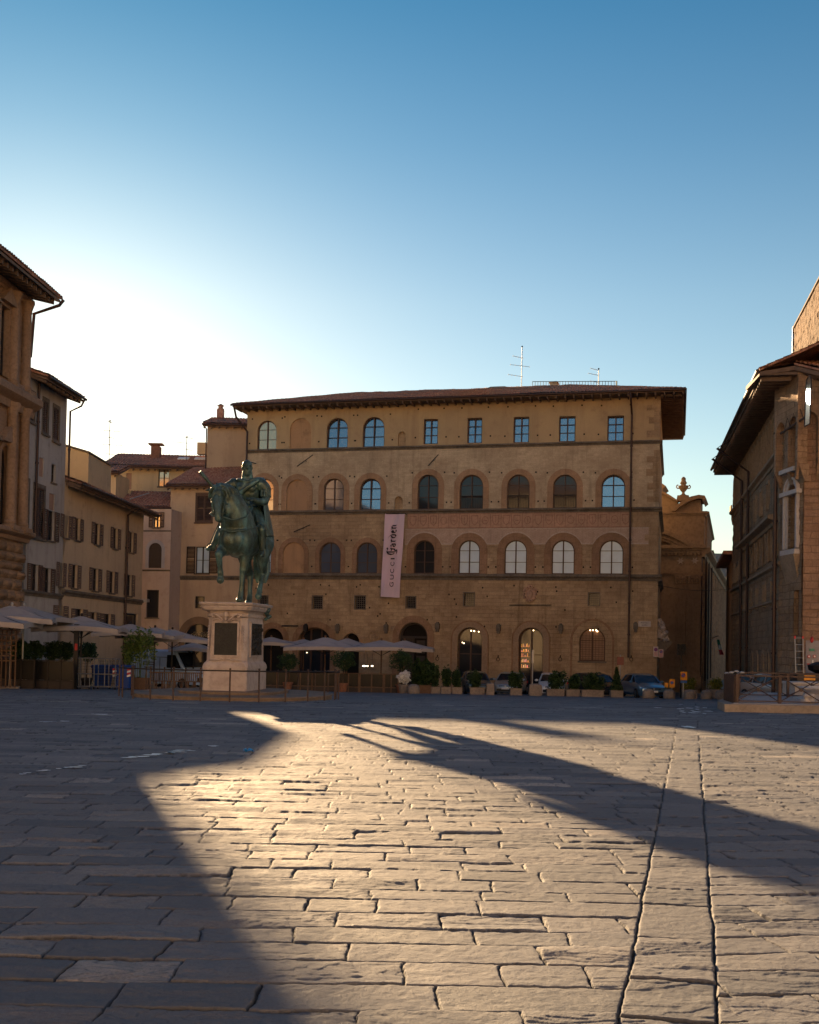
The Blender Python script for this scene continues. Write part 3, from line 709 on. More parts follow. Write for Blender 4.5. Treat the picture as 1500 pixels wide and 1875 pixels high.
# ground floor openings
for k, lp in AL:
    s0, s1 = lp[0][0], lp[1][0]; z0 = zg; z1 = max(p[1] for p in lp)
    MB().poly(FM, [grow(lp, 0.05)], -0.75).build('doorway', M['interior'] if k.startswith('shop') else M['void'], palace)
    if k == 'shopdoor':
        w = window(palace, FM, lp, M['glass_dark'], n=-0.5, fw=0.10, trans=(0.60,), bar=0.07, name='shop_door', fmat=M['frame_brown'])
        o = MB(); ringf(o, FM, lp, [(a, max(b, z0)) for a, b in grow(lp, 0.40)], -0.1, 0.05); o.build('door_surround', M['door_stone'] if 'door_stone' in M else M.setdefault('door_stone', stone('light_door_stone', (0.36, 0.25, 0.165), (0.27, 0.19, 0.125))), palace)
        o = MB(); ringf(o, FM, grow(lp, 0.40), [(a, max(b, z0)) for a, b in grow(lp, 0.50)], 0.0, 0.085); o.build('door_moulding', M['vous_d'], palace)
    elif k in ('shop',):
        window(palace, FM, lp, M['glass_dark'], n=-0.55, fw=0.12, mull=2, trans=(0.62,), bar=0.08, name='shop_window')
        o = MB(); ringf(o, FM, lp, [(a, max(b, z0)) for a, b in grow(lp, 0.45)], -0.05, 0.03); o.build('arch_surround', M['vous_d'], palace)
    elif k == 'door':
        o = MB(); zt_ = z1 - (s1 - s0) * 0.5; ringf(o, FM, [(a, max(b, z0)) for a, b in grow(lp, -0.14)], lp, -0.6, -0.32)
        o.fbox(FM, s0, s1, zt_ - 0.1, zt_ + 0.06, -0.6, -0.3); 
        for sg in (0, 1):
            a = s0 + (s1 - s0) * (0.08 + 0.44 * sg); b = a + (s1 - s0) * 0.40
            if sg == 0: o.fbox(FM, a, b, z0, zt_ - 0.1, -0.6, -0.5)
            for t in (0.1, 0.42, 0.7): o.fbox(FM, a + .1, b - .1, z0 + (zt_ - z0) * t, z0 + (zt_ - z0) * (t + 0.24), -0.5, -0.46)
        o.build('entrance_door', M['frame_dark'], palace)
        o = MB(); ringf(o, FM, lp, [(a, max(b, z0)) for a, b in grow(lp, 0.5)], -0.05, 0.03); o.build('arch_surround', M['vous_d'], palace)
    elif k == 'small':
        o = MB(); gl_ = archl(s0 - 0.25, s1 + 0.25, z1 - 0.9, z1 + 0.3, n=10, pointed=0.9); gi = archl(s0 - 0.02, s1 + 0.02, z1 - 0.9, z1 + 0.02, n=10)
        ringf(o, FM, gi, gl_, -0.05, 0.09); o.build('gable_moulding', M['door_stone'] if 'door_stone' in M else M['vous'], palace)
    else:
        o = MB(); ringf(o, FM, lp, [(a, max(b, z0)) for a, b in grow(lp, 0.45)], -0.05, 0.03); o.build('arch_surround', M['vous_d'], palace)
# display inside the two shop doors and the arched shop window: shelves and goods with lamplight put in as glow, and small ceiling lamps that are lit
lampm = emis('lit_spot_lamp', (1.0, 0.72, 0.38), 3.5); glow = emis('shelf_glow', (1.0, 0.42, 0.12), 0.32)
def lit(parent, pts, r=0.045):
    l = MB()
    for px, py, n in pts: s, z = FM.pix(px, py, n); l.ell(FM.pt(s, z, n), r, n=8, k=6)
    l.build('ceiling_lamp', lampm, parent)
lit(palace, ((863, 1155, -0.46), (868.5, 1155.5, -0.46), (877, 1156.5, -0.46)))
lit(palace, ((977, 1154.5, -0.46), (847, 1176.5, -0.46), (850, 1178, -0.46)), 0.035)
lit(palace, ((1081, 1154, -0.15), (1086, 1154, -0.15), (1092, 1154, -0.15), (1094, 1156, -0.15)), 0.04)
lit(palace, ((562, 1195, -0.5), (566, 1188, -0.5)), 0.03)
rg = random.Random(12)
for y in (1184, 1193, 1202, 1212, 1222):
    a, z = FM.pix(954, y, -0.46); b, _ = FM.pix(970, y, -0.46); o = MB(); o.fbox(FM, a, b, z - .03, z, -0.47, -0.42); shf = o.build('display_shelf', emis('warm_shelf_glow', (0.9, 0.36, 0.12), 0.05), palace); x = a + .03
    while x < b - .06:
        w_ = rg.uniform(.04, .12); o = MB(); o.fbox(FM, x, x + w_, z, z + rg.uniform(.08, .24), -0.47, -0.44); o.build('glowing_goods', emis('warm_goods_glow', (0.95, rg.uniform(.3, .6), rg.uniform(.06, .3)), rg.uniform(.04, .22)), shf); x += w_ + rg.uniform(.01, .08)
w = window(palace, FM, wl, M['curtain_brown'] if 'curtain_brown' in M else M.setdefault('curtain_brown', paint('brown_blind', (0.30, 0.17, 0.105), 0.6)), n=-0.22, fw=0.09, trans=(0.62,), bar=0.07, name='shop_window', grid=4)
# shallow arched recess round that window
s0, s1, z0, z1 = FM.rect(1048, 1121, 1136.5, 1240); ol = archl(s0, s1, zg, z1, n=14)
o = MB(); ringf(o, FM, ol, [(a, max(b, zg)) for a, b in grow(ol, 0.14)], 0.0, 0.07); o.build('recess_moulding', M['vous_d'], palace)
o = MB(); o.fbox(FM, wl[0][0] - .1, wl[1][0] + .1, wl[0][1] - 0.12, wl[0][1], -0.05, 0.08); o.build('window_sill', M['pietra'], palace)
# carved crest, round relief, brackets, iron rings, hooks and small square putlog holes
o = MB(); c, z = FM.pix(971, 1087); sc_ = 0.42
o.slab(FM, [[(c + sc_ * a, z + sc_ * b) for a, b in ((-1.2, .6), (-1, -.3), (-.7, -1), (-.2, -1.4), (0, -1.5), (.2, -1.4), (.7, -1), (1, -.3), (1.2, .6), (.9, 1.1), (.4, 1.0), (.35, 1.5), (-.35, 1.5), (-.4, 1.0), (-.9, 1.1))]], -0.02, 0.09)
for k in range(12):
    a = k * 0.52; o.ell(FM.pt(c + .42 * math.cos(a), z - .05 + .5 * math.sin(a), 0.1), (0.1, 0.1, 0.1), n=8, k=5)
o.ell(FM.pt(c, z - .05, 0.08), (0.22, 0.08, 0.3), M=rotz(FM.ang), n=10, k=7)
o.build('carved_crest', M['frieze'], palace)
o = MB(); c, z = FM.pix(684.5, 1166); o.rings([[FM.pt(c + r * math.cos(k * math.pi / 8), z + r * math.sin(k * math.pi / 8), n) for k in range(16)] for r, n in ((0.44, 0.0), (0.44, 0.07), (0.36, 0.1), (0.34, 0.05), (0.2, 0.06), (0.1, 0.1))])
o.build('round_relief', M['merc'], palace)
holes_px = []
rg = random.Random(5)
for lp, kind, gl in wins:
    zmin, zmax = min(p[1] for p in lp), max(p[1] for p in lp)
    if kind in ('arch', 'blind', 'rect') :
        for d_ in (-0.62, 0.62):
            c = lp[0][0] if d_ < 0 else lp[1][0]; holes_px += [(c + d_, zmin + 0.5), (c + d_ * 0.7, zmax + 0.15 if kind != 'rect' else zmax + 0.75)]
o = MB()
for s, z in holes_px:
    if 0.2 < s < LM - 1: o.fbox(FM, s - 0.055, s + 0.055, z - 0.055, z + 0.055, -0.02, 0.012)
for i in range(46):
    s = rg.uniform(1, LM - 1.2); z = rg.uniform(2.6, zC - 0.7); o.fbox(FM, s - 0.05, s + 0.05, z - 0.06, z + 0.06, -0.02, 0.012)
o.build('putlog_hole', M['void'], palace)['kind'] = 'stuff'
def on_wall(px, py, n=0.0):
    s, z = FM.pix(px, py, n); return FM.pt(s, z, n)
for (a, b) in (((544, 854), (573, 833)), ((784, 853), (803, 832)), ((455, 845), (469, 849)), ((538, 974), (568, 961))):
    o = MB(); o.tube([on_wall(*a, 0.35), on_wall(*b, 0.35)], 0.035, 6); m_ = (on_wall(*a, 0.35) + on_wall(*b, 0.35)) / 2; o.tube([m_, m_ - FM.nd * 0.35], 0.02, 5); o.build('iron_rod', M['iron'], palace)
o = MB(); o.tube([on_wall(933, 1108, 0.2), on_wall(1010, 1108, 0.2)], 0.03, 6)
for x in (935, 971, 1008): o.tube([on_wall(x, 1108, 0.2), on_wall(x, 1108, 0.0)], 0.02, 5)
o.build('iron_rod', M['iron'], palace)
for x, y in ((913, 1150), (1027, 1150), (618, 1150), (707, 1150), (801, 1147), (560, 1150), (1164, 1147)):
    o = MB(); c = on_wall(x, y, 0.16); o.box(c, (0.30, 0.32, 0.42), FM.ang); o.box(c - Vector((0, 0, .3)), (0.2, 0.24, 0.2), FM.ang); o.box(c + Vector((0, 0, .26)), (0.22, 0.26, 0.12), FM.ang, taper=0.6); o.build('wall_lantern', M['pietra'] if x != 560 else M['iron'], palace)
o = MB(); o.tube([on_wall(516, 1146, 0.25), on_wall(546, 1146, 0.25)], 0.05, 6); o.tube([on_wall(530, 1146, 0.25), on_wall(530, 1147, 0)], 0.03, 5); o.build('iron_rod', M['iron'], palace)
for x, y in ((912, 1206), (1026, 1206), (801, 1205), (1156, 1206)):
    o = MB(); c = on_wall(x, y, 0.08); o.tube([c + FM.sd * 0.11 * math.sin(t) + Vector((0, 0, 0.13 * math.cos(t) - .05)) for t in [k * math.pi / 6 for k in range(13)]], 0.022, 6); o.tube([c + Vector((0, 0, 0.1)), c + Vector((0, 0, .22)) - FM.nd * .08], 0.035, 6); o.build('iron_ring', M['iron'], palace)
# roof
OV = 1.35; OR = 1.7; zr = ze - 0.12; pitch = math.tan(R(16.5)); D = 15.0
zeave = zr - 0.05 - OV * pitch * 0.25
a = FM.pt(-0.75, zeave, OV); b = FM.pt(LM + OR, zeave, OV); cR = FM.pt(LM + OR, zeave, -D - 1.5); dL = FM.pt(-0.75, zeave, -D - 1.5)
run = (D + 1.5 + OV) / 2; rise = run * pitch
r0 = FM.pt(run - 2.6, zeave + rise, OV - run); r1 = FM.pt(LM + OR - run, zeave + rise, OV - run)
roof = roof_grid('roof', a, b, r1, r0, palace)
def tri_roof(p0, p1, apex, parent, name='roof_end'):
    return roof_grid(name, p0, p1, Vector(apex) + (Vector(p1) - Vector(p0)).normalized() * 0.05, Vector(apex), parent)
tri_roof(b, cR, r1, roof); tri_roof(dL, a, r0, roof); 
MB().add([dL, cR, r1, r0], [(0, 1, 2, 3)]).build('roof_back', M['tile'], roof)
s_ = MB(); zs = zeave - 0.13
s_.hexa([FM.pt(-0.7, zs - .06, OV - .05), FM.pt(LM + OR - .05, zs - .06, OV - .05), FM.pt(LM + OR - .05, zs - .06, -D - 1.4), FM.pt(-.7, zs - .06, -D - 1.4)] + [FM.pt(-0.7, zs, OV - .05), FM.pt(LM + OR - .05, zs, OV - .05), FM.pt(LM + OR - .05, zs, -D - 1.4), FM.pt(-.7, zs, -D - 1.4)])
k = -0.5
while k < LM + OR - 0.2:
    s_.fbox(FM, k, k + 0.10, zs - 0.22, zs - 0.06, 0.02, OV - 0.08); k += 0.62
k = -D
while k < OV - 0.3:
    s_.hexa([FM.pt(LM + 0.02, zs - .22, k + .1), FM.pt(LM + OR - .1, zs - .22, k + .1), FM.pt(LM + OR - .1, zs - .22, k), FM.pt(LM + .02, zs - .22, k), FM.pt(LM + .02, zs - .06, k + .1), FM.pt(LM + OR - .1, zs - .06, k + .1), FM.pt(LM + OR - .1, zs - .06, k), FM.pt(LM + .02, zs - .06, k)]); k += 0.62
s_.build('eaves', M['soffit'], palace)
gt = MB(); gt.tube([FM.pt(-0.8, zeave - 0.06, OV + 0.06), FM.pt(LM + OR + 0.05, zeave - 0.06, OV + 0.06), FM.pt(LM + OR + 0.05, zeave - 0.06, -D)], 0.08, 8); gt.build('gutter', M['pipe'], palace)
# downpipes
x1, _ = FM.pix(1157, 760); x2, _ = FM.pix(1152, 1200); xs_ = (x1 + x2) / 2
pipe(palace, [FM.pt(xs_ - .1, zeave - 0.1, OV), FM.pt(xs_ - .05, zeave - 0.5, 1.4), FM.pt(xs_, zeave - 1.5, 0.34), FM.pt(xs_, FM.pix(1152, 1204)[1], 0.34)], 0.075)
pipe(palace, [FM.pt(-0.6, zeave - 0.1, OV - .1), FM.pt(-.5, zeave - .9, 1.0), FM.pt(0.15, zeave - 1.9, 0.3), FM.pt(0.15, zg, 0.3)], 0.08)
# chimney stubs, skylight hump and roof railing
for x, y, w_, h_ in ((913, 712, 1.4, 0.7), (1015, 707, 0.55, 1.1), (990, 709, 1.2, 0.6)):
    p = at(x, y, 86); o = MB(); o.box((p.x, p.y, p.z - 0.35), (w_, 0.8, h_), FM.ang); o.box((p.x, p.y, p.z - 0.35 + h_ / 2 + .06), (w_ + .2, 1.0, 0.12), FM.ang, taper=0.7)
    o.build('chimney', M['merc_up'], palace)
def bars(parent, name, pts, zb_, zt_, n, r, mat):
    o = MB()
    for (p, q) in zip(pts[:-1], pts[1:]):
        p, q = Vector(p), Vector(q)
        for i in range(n + 1):
            c = p.lerp(q, i / n); o.tube([c + Vector((0, 0, zb_)), c + Vector((0, 0, zt_))], r, 5)
        o.tube([p + Vector((0, 0, zt_)), q + Vector((0, 0, zt_))], r * 1.3, 5); o.tube([p + Vector((0, 0, zb_ + .1)), q + Vector((0, 0, zb_ + .1))], r, 5)
    return o.build(name, mat, parent)
bars(palace, 'roof_railing', [at(975, 714, 88), at(1130, 714, 84.5), at(1128, 714, 90)], -0.2, 0.68, 30, 0.022, paint('green_rail', (0.06, 0.12, 0.12), 0.5))
def antenna(p, h, arms, label, lean=0.0):
    t = thing('tv_antenna', label, 'antenna', p); o = MB(); p = Vector(p)
    o.tube([p - Vector((0, 0, 1.0)), p + Vector((lean, 0, h))], 0.03, 6); o.build('mast', M['cage_metal'], t)
    for k, (z, l, r) in enumerate(arms):
        o = MB(); c = p + Vector((lean * z / h, 0, z)); o.tube([c - Vector((l, 0.3, 0)), c + Vector((r, 0.3, 0))], 0.018, 5)
        for i in range(5):
            q = c + Vector((-l + (l + r) * i / 4, 0.3 * (-1 + 2 * i / 4), 0)); o.tube([q - Vector((0, 0.28, 0)), q + Vector((0, 0.28, 0))], 0.009, 4)
        o.build('crossbar', M['cage_metal'], t)
    o = MB(); o.ell(p + Vector((lean, 0, h)), 0.07, n=8, k=5); o.build('mast_tip', M['iron'], t)
    return t
antenna(at(955, 714, 87), 3.5, [(2.65, 0.75, 0.1), (1.95, 0.95, 0.65), (1.15, 1.1, 0.1)], 'tallest rooftop aerial, with three crossbars, in the middle of the brown palace roof')
antenna(at(1096, 712, 86), 1.6, [(1.55, 0.7, 0.05), (1.15, 0.85, 0.05), (0.55, 0.7, 0.1)], 'short aerial behind the roof railing of the brown palace')

# added block, out of sight behind the palace: keeps the low sun off its back wall
BK = Fr(FM.pt(2, 0, -D - 9).to_2d(), FM.pt(LM - 1, 0, -D - 9).to_2d()); mbk = MB(); mbk.slab(BK, [rectl(0, BK.len, ZB, zA)], -7, 0); mbk.build('hidden_sun_block', M['merc_up'], palace)
# ---------------------------------------------------------------- pink hanging banner with its lettering
def text_mesh(txt, size, extr=0.01, bold=0):
    c = bpy.data.curves.new('lettering', 'FONT'); c.body = txt; c.size = size; c.extrude = extr; c.offset = bold; c.align_x = 'LEFT'
    o = bpy.data.objects.new('lettering', c); col.objects.link(o); bpy.context.view_layer.update()
    me = bpy.data.meshes.new_from_object(o.evaluated_get(bpy.context.evaluated_depsgraph_get()))
    bpy.data.objects.remove(o); return me
def place_text(txt, org, xd, yd, size, mat, parent, name='lettering', extr=0.01, bold=0, spacing=1.0, center=False, width=None, n=0.0):
    me = text_mesh(txt, size, extr, bold); xd, yd = Vector(xd).normalized(), Vector(yd).normalized(); nd = xd.cross(yd)
    xs = [v.co.x for v in me.vertices]; w = max(xs) - min(xs); k = (width / w) if width else 1.0; off = -(min(xs) + w / 2) * k if center else -min(xs) * k
    q = Vector((0, 0, 0)); r = parent
    while r is not None: q = q + r.location; r = r.parent
    for v in me.vertices: v.co = Vector(org) + xd * (v.co.x * k + off) + yd * v.co.y + nd * (v.co.z + n) - q
    me.materials.clear(); me.materials.append(mat); o = bpy.data.objects.new(name, me); col.objects.link(o); o.parent = parent; return o
ink = paint('banner_ink', (0.035, 0.025, 0.035), 0.8)
NB = 0.55
bt = thing('hanging_banner', 'tall narrow pink cloth banner with dark lettering hanging on the brown palace wall', 'banner', on_wall(722, 941, NB))
c0, c1, c2, c3 = (on_wall(x, y, NB) for x, y in ((705.5, 940.5), (741.5, 940.5), (731.5, 1094.5), (697, 1092.5)))
NX, NY = 14, 60; rows = []
def ban(u, v):
    p = c3.lerp(c2, u).lerp(c0.lerp(c1, u), v)
    return p + FM.nd * (0.035 * math.sin(v * 9 + u * 5) + 0.05 * math.sin(u * 7 + v * 3.2) * (1 - v) + 0.02 * math.sin(u * 17 - v * 11))
b_ = MB(); b_.strip([[ban(i / NX, j / NY) for i in range(NX + 1)] for j in range(NY + 1)])
b_.strip([[ban(i / NX, j / NY) - FM.nd * 0.015 for i in range(NX + 1)] for j in range(NY + 1)], flip=True)
bn = N('pink_banner_cloth'); P = bn.pos(); nz = bn.noise(P, 0.8, 3)
M['banner'] = bn.fin(bn.mix(bn.ramp(nz, [(0.4, 0.0), (0.6, 1.0)]), (0.64, 0.50, 0.57), (0.70, 0.52, 0.60)), 0.8, spec=0.2)
b_.build('cloth', M['banner'], bt, smooth=True)
r_ = MB(); r_.tube([c0 + FM.sd * -0.05 , c1 + FM.sd * 0.08], 0.035, 6); r_.tube([c0, c0 - FM.nd * NB], 0.02, 5); r_.tube([c1, c1 - FM.nd * NB], 0.02, 5); r_.build('top_rod', M['iron'], bt)
# text frame: reads upwards, letters' tops towards the left
up = (ban(0.5, 1) - ban(0.5, 0)).normalized(); lf = -FM.sd
def bpx(px, py): return on_wall(px, py, NB + 0.10)
# upright roman capitals, spaced out (pixel rows measured on the photo)
H = (bpx(722, 1000) - bpx(713.0, 1000)).length
for ch, yb, ht in (('G', 1074.5, 8.5), ('U', 1061.0, 8.6), ('C', 1049.0, 7.2), ('C', 1036.2, 7.2), ('I', 1024.2, 2.3)):
    px = 720.3 + (1060 - yb) * 0.045 + 0.6
    a_, b2 = bpx(px, yb), bpx(px + ht * 0.05, yb - ht); 
    place_text(ch, a_, (b2 - a_), lf, H * 1.12, ink, bt, width=(b2 - a_).length)
# blackletter word, drawn with broad-nib strokes; unit = x-height, x runs along the word
GL = {'G': (1.55, [[(1.25, 1.5), (0.75, 1.75), (0.25, 1.4), (0.12, 0.8), (0.3, 0.2), (0.75, -0.05), (1.2, 0.2), (1.25, 0.75)], [(0.62, 1.65), (0.62, 0.15)], [(0.85, 0.8), (1.3, 0.85), (1.42, 1.0)], [(1.1, 1.55), (1.45, 1.75)], [(0.3, -.28), (0.75, -0.32), (1.1, -.2)]]),
      'a': (0.95, [[(0.15, 0.85), (0.45, 1.0), (0.65, 0.8), (0.65, 0.15), (0.82, 0.0)], [(0.6, 0.62), (0.2, 0.45), (0.15, 0.15), (0.35, 0.0), (0.6, 0.15)]]),
      'r': (0.8, [[(0.05, 0.88), (0.25, 0.95), (0.25, 0.1), (0.42, 0.0)], [(0.3, 0.8), (0.55, 1.0), (0.72, 0.82)]]),
      'd': (1.0, [[(0.1, 1.62), (0.5, 1.3), (0.75, 0.85), (0.72, 0.2), (0.42, 0.0), (0.18, 0.2), (0.18, 0.75), (0.5, 0.98)]]),
      'e': (0.8, [[(0.62, 0.12), (0.38, 0.0), (0.16, 0.2), (0.16, 0.75), (0.42, 1.0), (0.62, 0.78), (0.25, 0.48)]]),
      'n': (1.05, [[(0.05, 0.88), (0.24, 0.95), (0.24, 0.1), (0.36, 0.0)], [(0.28, 0.8), (0.55, 1.0), (0.74, 0.85), (0.74, 0.1), (0.92, 0.0)]])}
def blackletter(word, org, xd, yd, unit, mat, parent):
    mb = MB(); x = 0; nd = xd.cross(yd); nib = (0.115, 0.085); tot = sum(GL[c][0] for c in word)
    for c in word:
        w, strokes = GL[c]
        for st in strokes:
            for (ax, ay), (bx, by) in zip(st[:-1], st[1:]):
                q = []
                for (sx, sy, g) in ((ax, ay, 1), (ax, ay, -1), (bx, by, -1), (bx, by, 1)):
                    q.append(org + xd * ((x + sx + g * nib[0]) * unit) + yd * ((sy - g * nib[1]) * unit))
                if (q[1] - q[0]).cross(q[2] - q[0]).length < 1e-7: q[0] = q[0] + xd * 0.003
                mb.hexa([p - nd * 0.012 for p in q] + [p + nd * 0.012 for p in q])
        x += w
    return mb.build('lettering', mat, parent)
a_, b2 = bpx(723.6, 1016.5), bpx(726.6, 959.5); L_ = (b2 - a_).length; unit = L_ / sum(GL[c][0] for c in 'Garden')
blackletter('Garden', a_, (b2 - a_).normalized(), lf, unit, ink, bt)
# ---------------------------------------------------------------- houses along the left side
FL = Fr((-23.83 + 0.065 * 42, 42), (-23.83 + 0.065 * 78, 78))
def hpix(fr, px): return fr.pix(px, 1100)[0]
def add_house_window(parent, fr, x0, x1, y0, y1, style, glassm='glass_dark', fm='shutter_grey'):
    """returns hole loop; opening with leaves folded back on the wall"""
    s0, s1, z0, z1 = fr.rect(x0, x1, y0, y1)
    return rectl(s0, s1, z0, z1)
def shutter(parent, fr, s0, s1, z0, z1, n=0.03, mat='shutter_grey', louver=True):
    o = MB(); f = 0.06
    o.fbox(fr, s0, s0 + f, z0, z1, n, n + 0.05); o.fbox(fr, s1 - f, s1, z0, z1, n, n + 0.05)
    o.fbox(fr, s0 + f, s1 - f, z0, z0 + f, n, n + 0.05); o.fbox(fr, s0 + f, s1 - f, z1 - f, z1, n, n + 0.05); zm = (z0 + z1) / 2
    o.fbox(fr, s0 + f, s1 - f, zm - f / 2, zm + f / 2, n, n + 0.05)
    k = z0 + f + 0.02
    while k < z1 - f:
        if abs(k - zm) > 0.06:
            P = fr.pt; o.hexa([P(s0 + f, k, n + .045), P(s1 - f, k, n + .045), P(s1 - f, k + .012, n + .035), P(s0 + f, k + .012, n + .035), P(s0 + f, k + .05, n + .015), P(s1 - f, k + .05, n + .015), P(s1 - f, k + .062, n + .005), P(s0 + f, k + .062, n + .005)])
        k += 0.10
    return o.build('shutter', M[mat], parent)
def house(name, label, fr, s0, s1, z1, depth, mat, wins, eave=0.9, rise=2.2, run=None, roof=True, courses=(), group=None, z0=ZB, overl=0.3, overr=0.3, cat='building', thick_soff=0.12):
    t = thing(name, label, cat, fr.pt((s0 + s1) / 2, z0 + 0.5, -depth / 2), group); hs = []
    for w in wins: hs.append(w['loop'])
    box_building(t, fr, z0, z1, depth, hs, mat, s0=s0, s1=s1)
    for w in wins:
        lp = w['loop']; st = w.get('st', 'pane'); a, b = min(p[0] for p in lp), max(p[0] for p in lp); c, d = min(p[1] for p in lp), max(p[1] for p in lp)
        if st == 'blocked':
            MB().slab(fr, [grow(lp, 0.02)], -0.3, -0.06).build('blocked_window', w.get('mat', M['blind']), t); continue
        if st == 'closed':
            wo = MB(); ringf(wo, fr, rectl(a, b, c, d), rectl(a - .1, b + .1, c - .1, d + .22), -0.02, 0.03); wo.fbox(fr, a - .14, b + .14, c - .2, c - .1, -0.02, 0.12)
            wo = wo.build('window', M[w.get('trim', 'pietra')], t); m_ = (a + b) / 2
            shutter(wo, fr, a + .01, m_ - .01, c + .01, d - .01, -0.07, w.get('sm', 'shutter')); shutter(wo, fr, m_ + .01, b - .01, c + .01, d - .01, -0.07, w.get('sm', 'shutter')); 
            MB().poly(fr, [grow(lp, .03)], -0.2).build('pane', M['glass_dark'], wo); continue
        wo = window(t, fr, lp, M[w.get('gl', 'glass_dark')], fw=0.06, trans=(0.5,) if st != 'dark' else (), mull=1 if st != 'dark' else 0, n=-0.16, fmat=M['frame_dark'])
        if st == 'open':
            l = w.get('lw', (b - a) * 0.62); sm = w.get('sm', 'shutter_grey')
            shutter(wo, fr, a - l - 0.02, a - 0.02, c, d, 0.02, sm); shutter(wo, fr, b + 0.02, b + l + 0.02, c, d, 0.02, sm)
        if w.get('sill', 1):
            o = MB(); o.fbox(fr, a - .08, b + .08, c - .09, c, -.1, .09); o.build('window_sill', M['pietra'], wo)
    if courses:
        o = MB()
        for zz, h, out in courses: cornice(o, fr, s0, s1 + 0.02, zz, h, out)
        o.build('string_course', w_course, t)
    if roof:
        run = run or depth; ze_ = z1 + 0.08; P = fr.pt; sl = rise / run
        r = roof_grid('roof', P(s0 - overl, ze_ - sl * eave, eave), P(s1 + overr, ze_ - sl * eave, eave), P(s1 + overr, ze_ + rise, -run), P(s0 - overl, ze_ + rise, -run), t)
        o = MB(); a, b, c, d = (P(s0 - overl + .05, ze_ - sl * eave - .14, eave - .05), P(s1 + overr - .05, ze_ - sl * eave - .14, eave - .05), P(s1 + overr - .05, ze_ + rise - .14, -run), P(s0 - overl + .05, ze_ + rise - .14, -run))
        up = Vector((0, 0, -thick_soff)); o.hexa([a + up, b + up, c + up, d + up, a, b, c, d])
        k = s0 - overl + .1
        while k < s1 + overr - .15:
            q = [P(k, ze_ - sl * eave - .16 - thick_soff - .14, eave - .12), P(k + .1, ze_ - sl * eave - .16 - thick_soff - .14, eave - .12), P(k + .1, ze_ - .3 - thick_soff, 0.02), P(k, ze_ - .3 - thick_soff, 0.02)]
            o.hexa(q + [p + Vector((0, 0, .15)) for p in q]); k += 0.6
        o.build('eaves', M['soffit'], t)
        g = MB(); g.tube([P(s0 - overl, ze_ - sl * eave - .1, eave + .06), P(s1 + overr, ze_ - sl * eave - .1, eave + .06)], 0.075, 8); g.build('gutter', M['pipe'], t)
        t['eave_z'] = 0; del t['eave_z']
    return t
w_course = M['pietra']
pl_white = plaster('grey_white_plaster', (0.45, 0.425, 0.40), (0.38, 0.355, 0.335), (0.22, 0.19, 0.17))
pl_peach = plaster('peach_plaster', (0.60, 0.46, 0.30), (0.52, 0.40, 0.27), (0.33, 0.24, 0.17))
pl_pink = plaster('pinkish_plaster', (0.50, 0.41, 0.355), (0.43, 0.35, 0.31), (0.30, 0.22, 0.18))
pl_beige = plaster('beige_plaster', (0.54, 0.41, 0.28), (0.46, 0.35, 0.245), (0.32, 0.22, 0.16))
pl_cream = plaster('cream_plaster', (0.62, 0.48, 0.29), (0.53, 0.41, 0.26), (0.35, 0.27, 0.19))
pl_patch = plaster('reddish_patch', (0.40, 0.25, 0.18))
def W(fr, x0, x1, y0, y1, **k):
    s0, s1, z0, z1 = fr.rect(x0, x1, y0, y1); d = dict(loop=rectl(s0, s1, z0, z1)); d.update(k); return d
# --- white-grey house
sP = FL.pix(45, 1000)[0]; sW = FL.pix(114, 1050)[0]; sE = FL.pix(261, 1030)[0]
zW = FL.pix(118, 722)[1] + 0.15
wl_ = [W(FL, 55, 63, 722, 770, st='closed'), W(FL, 78, 88, 735, 792, st='closed'), W(FL, 97, 108, 748, 806, st='closed'),
       W(FL, 46.5, 52, 820, 855, st='blocked', mat=pl_patch), W(FL, 71.5, 80, 838, 873, st='blocked', mat=pl_patch), W(FL, 94, 102, 850, 884, st='pane'),
       W(FL, 35, 52, 880, 973, st='closed'), W(FL, 61, 81, 893, 983, st='closed'), W(FL, 90, 100, 904, 934, st='blocked', mat=pl_patch),
       W(FL, 86, 99, 935, 990, st='open', sm='shutter'), W(FL, 57, 69, 1033, 1083, st='open', sm='shutter'), W(FL, 80, 92, 1040, 1087, st='open', sm='shutter')]
h = house('town_house', 'tall grey white plastered house with louvred shutters, between rusticated palace and peach house', FL, sP - 0.2, sW, zW, 9.0, pl_white, wl_, eave=1.0, rise=2.0, run=6.5, overl=-0.2, overr=0.15,
          courses=((FL.pix(80, 1084)[1], 0.3, 0.16),))
pipe(h, [FL.pt(sP + 1.0, zW - .3, 0.12), FL.pt(sP + 1.0, FL.pix(32, 976)[1], 0.12)], 0.07)
pipe(h, [FL.pt(sW + .1, zW - .3, 1.0), FL.pt(sW + .1, zW - .7, .8), FL.pt(sW + .12, zW - 1.0, 0.16), FL.pt(sW + .12, FL.pix(113, 884)[1] + .1, 0.16)], 0.06)
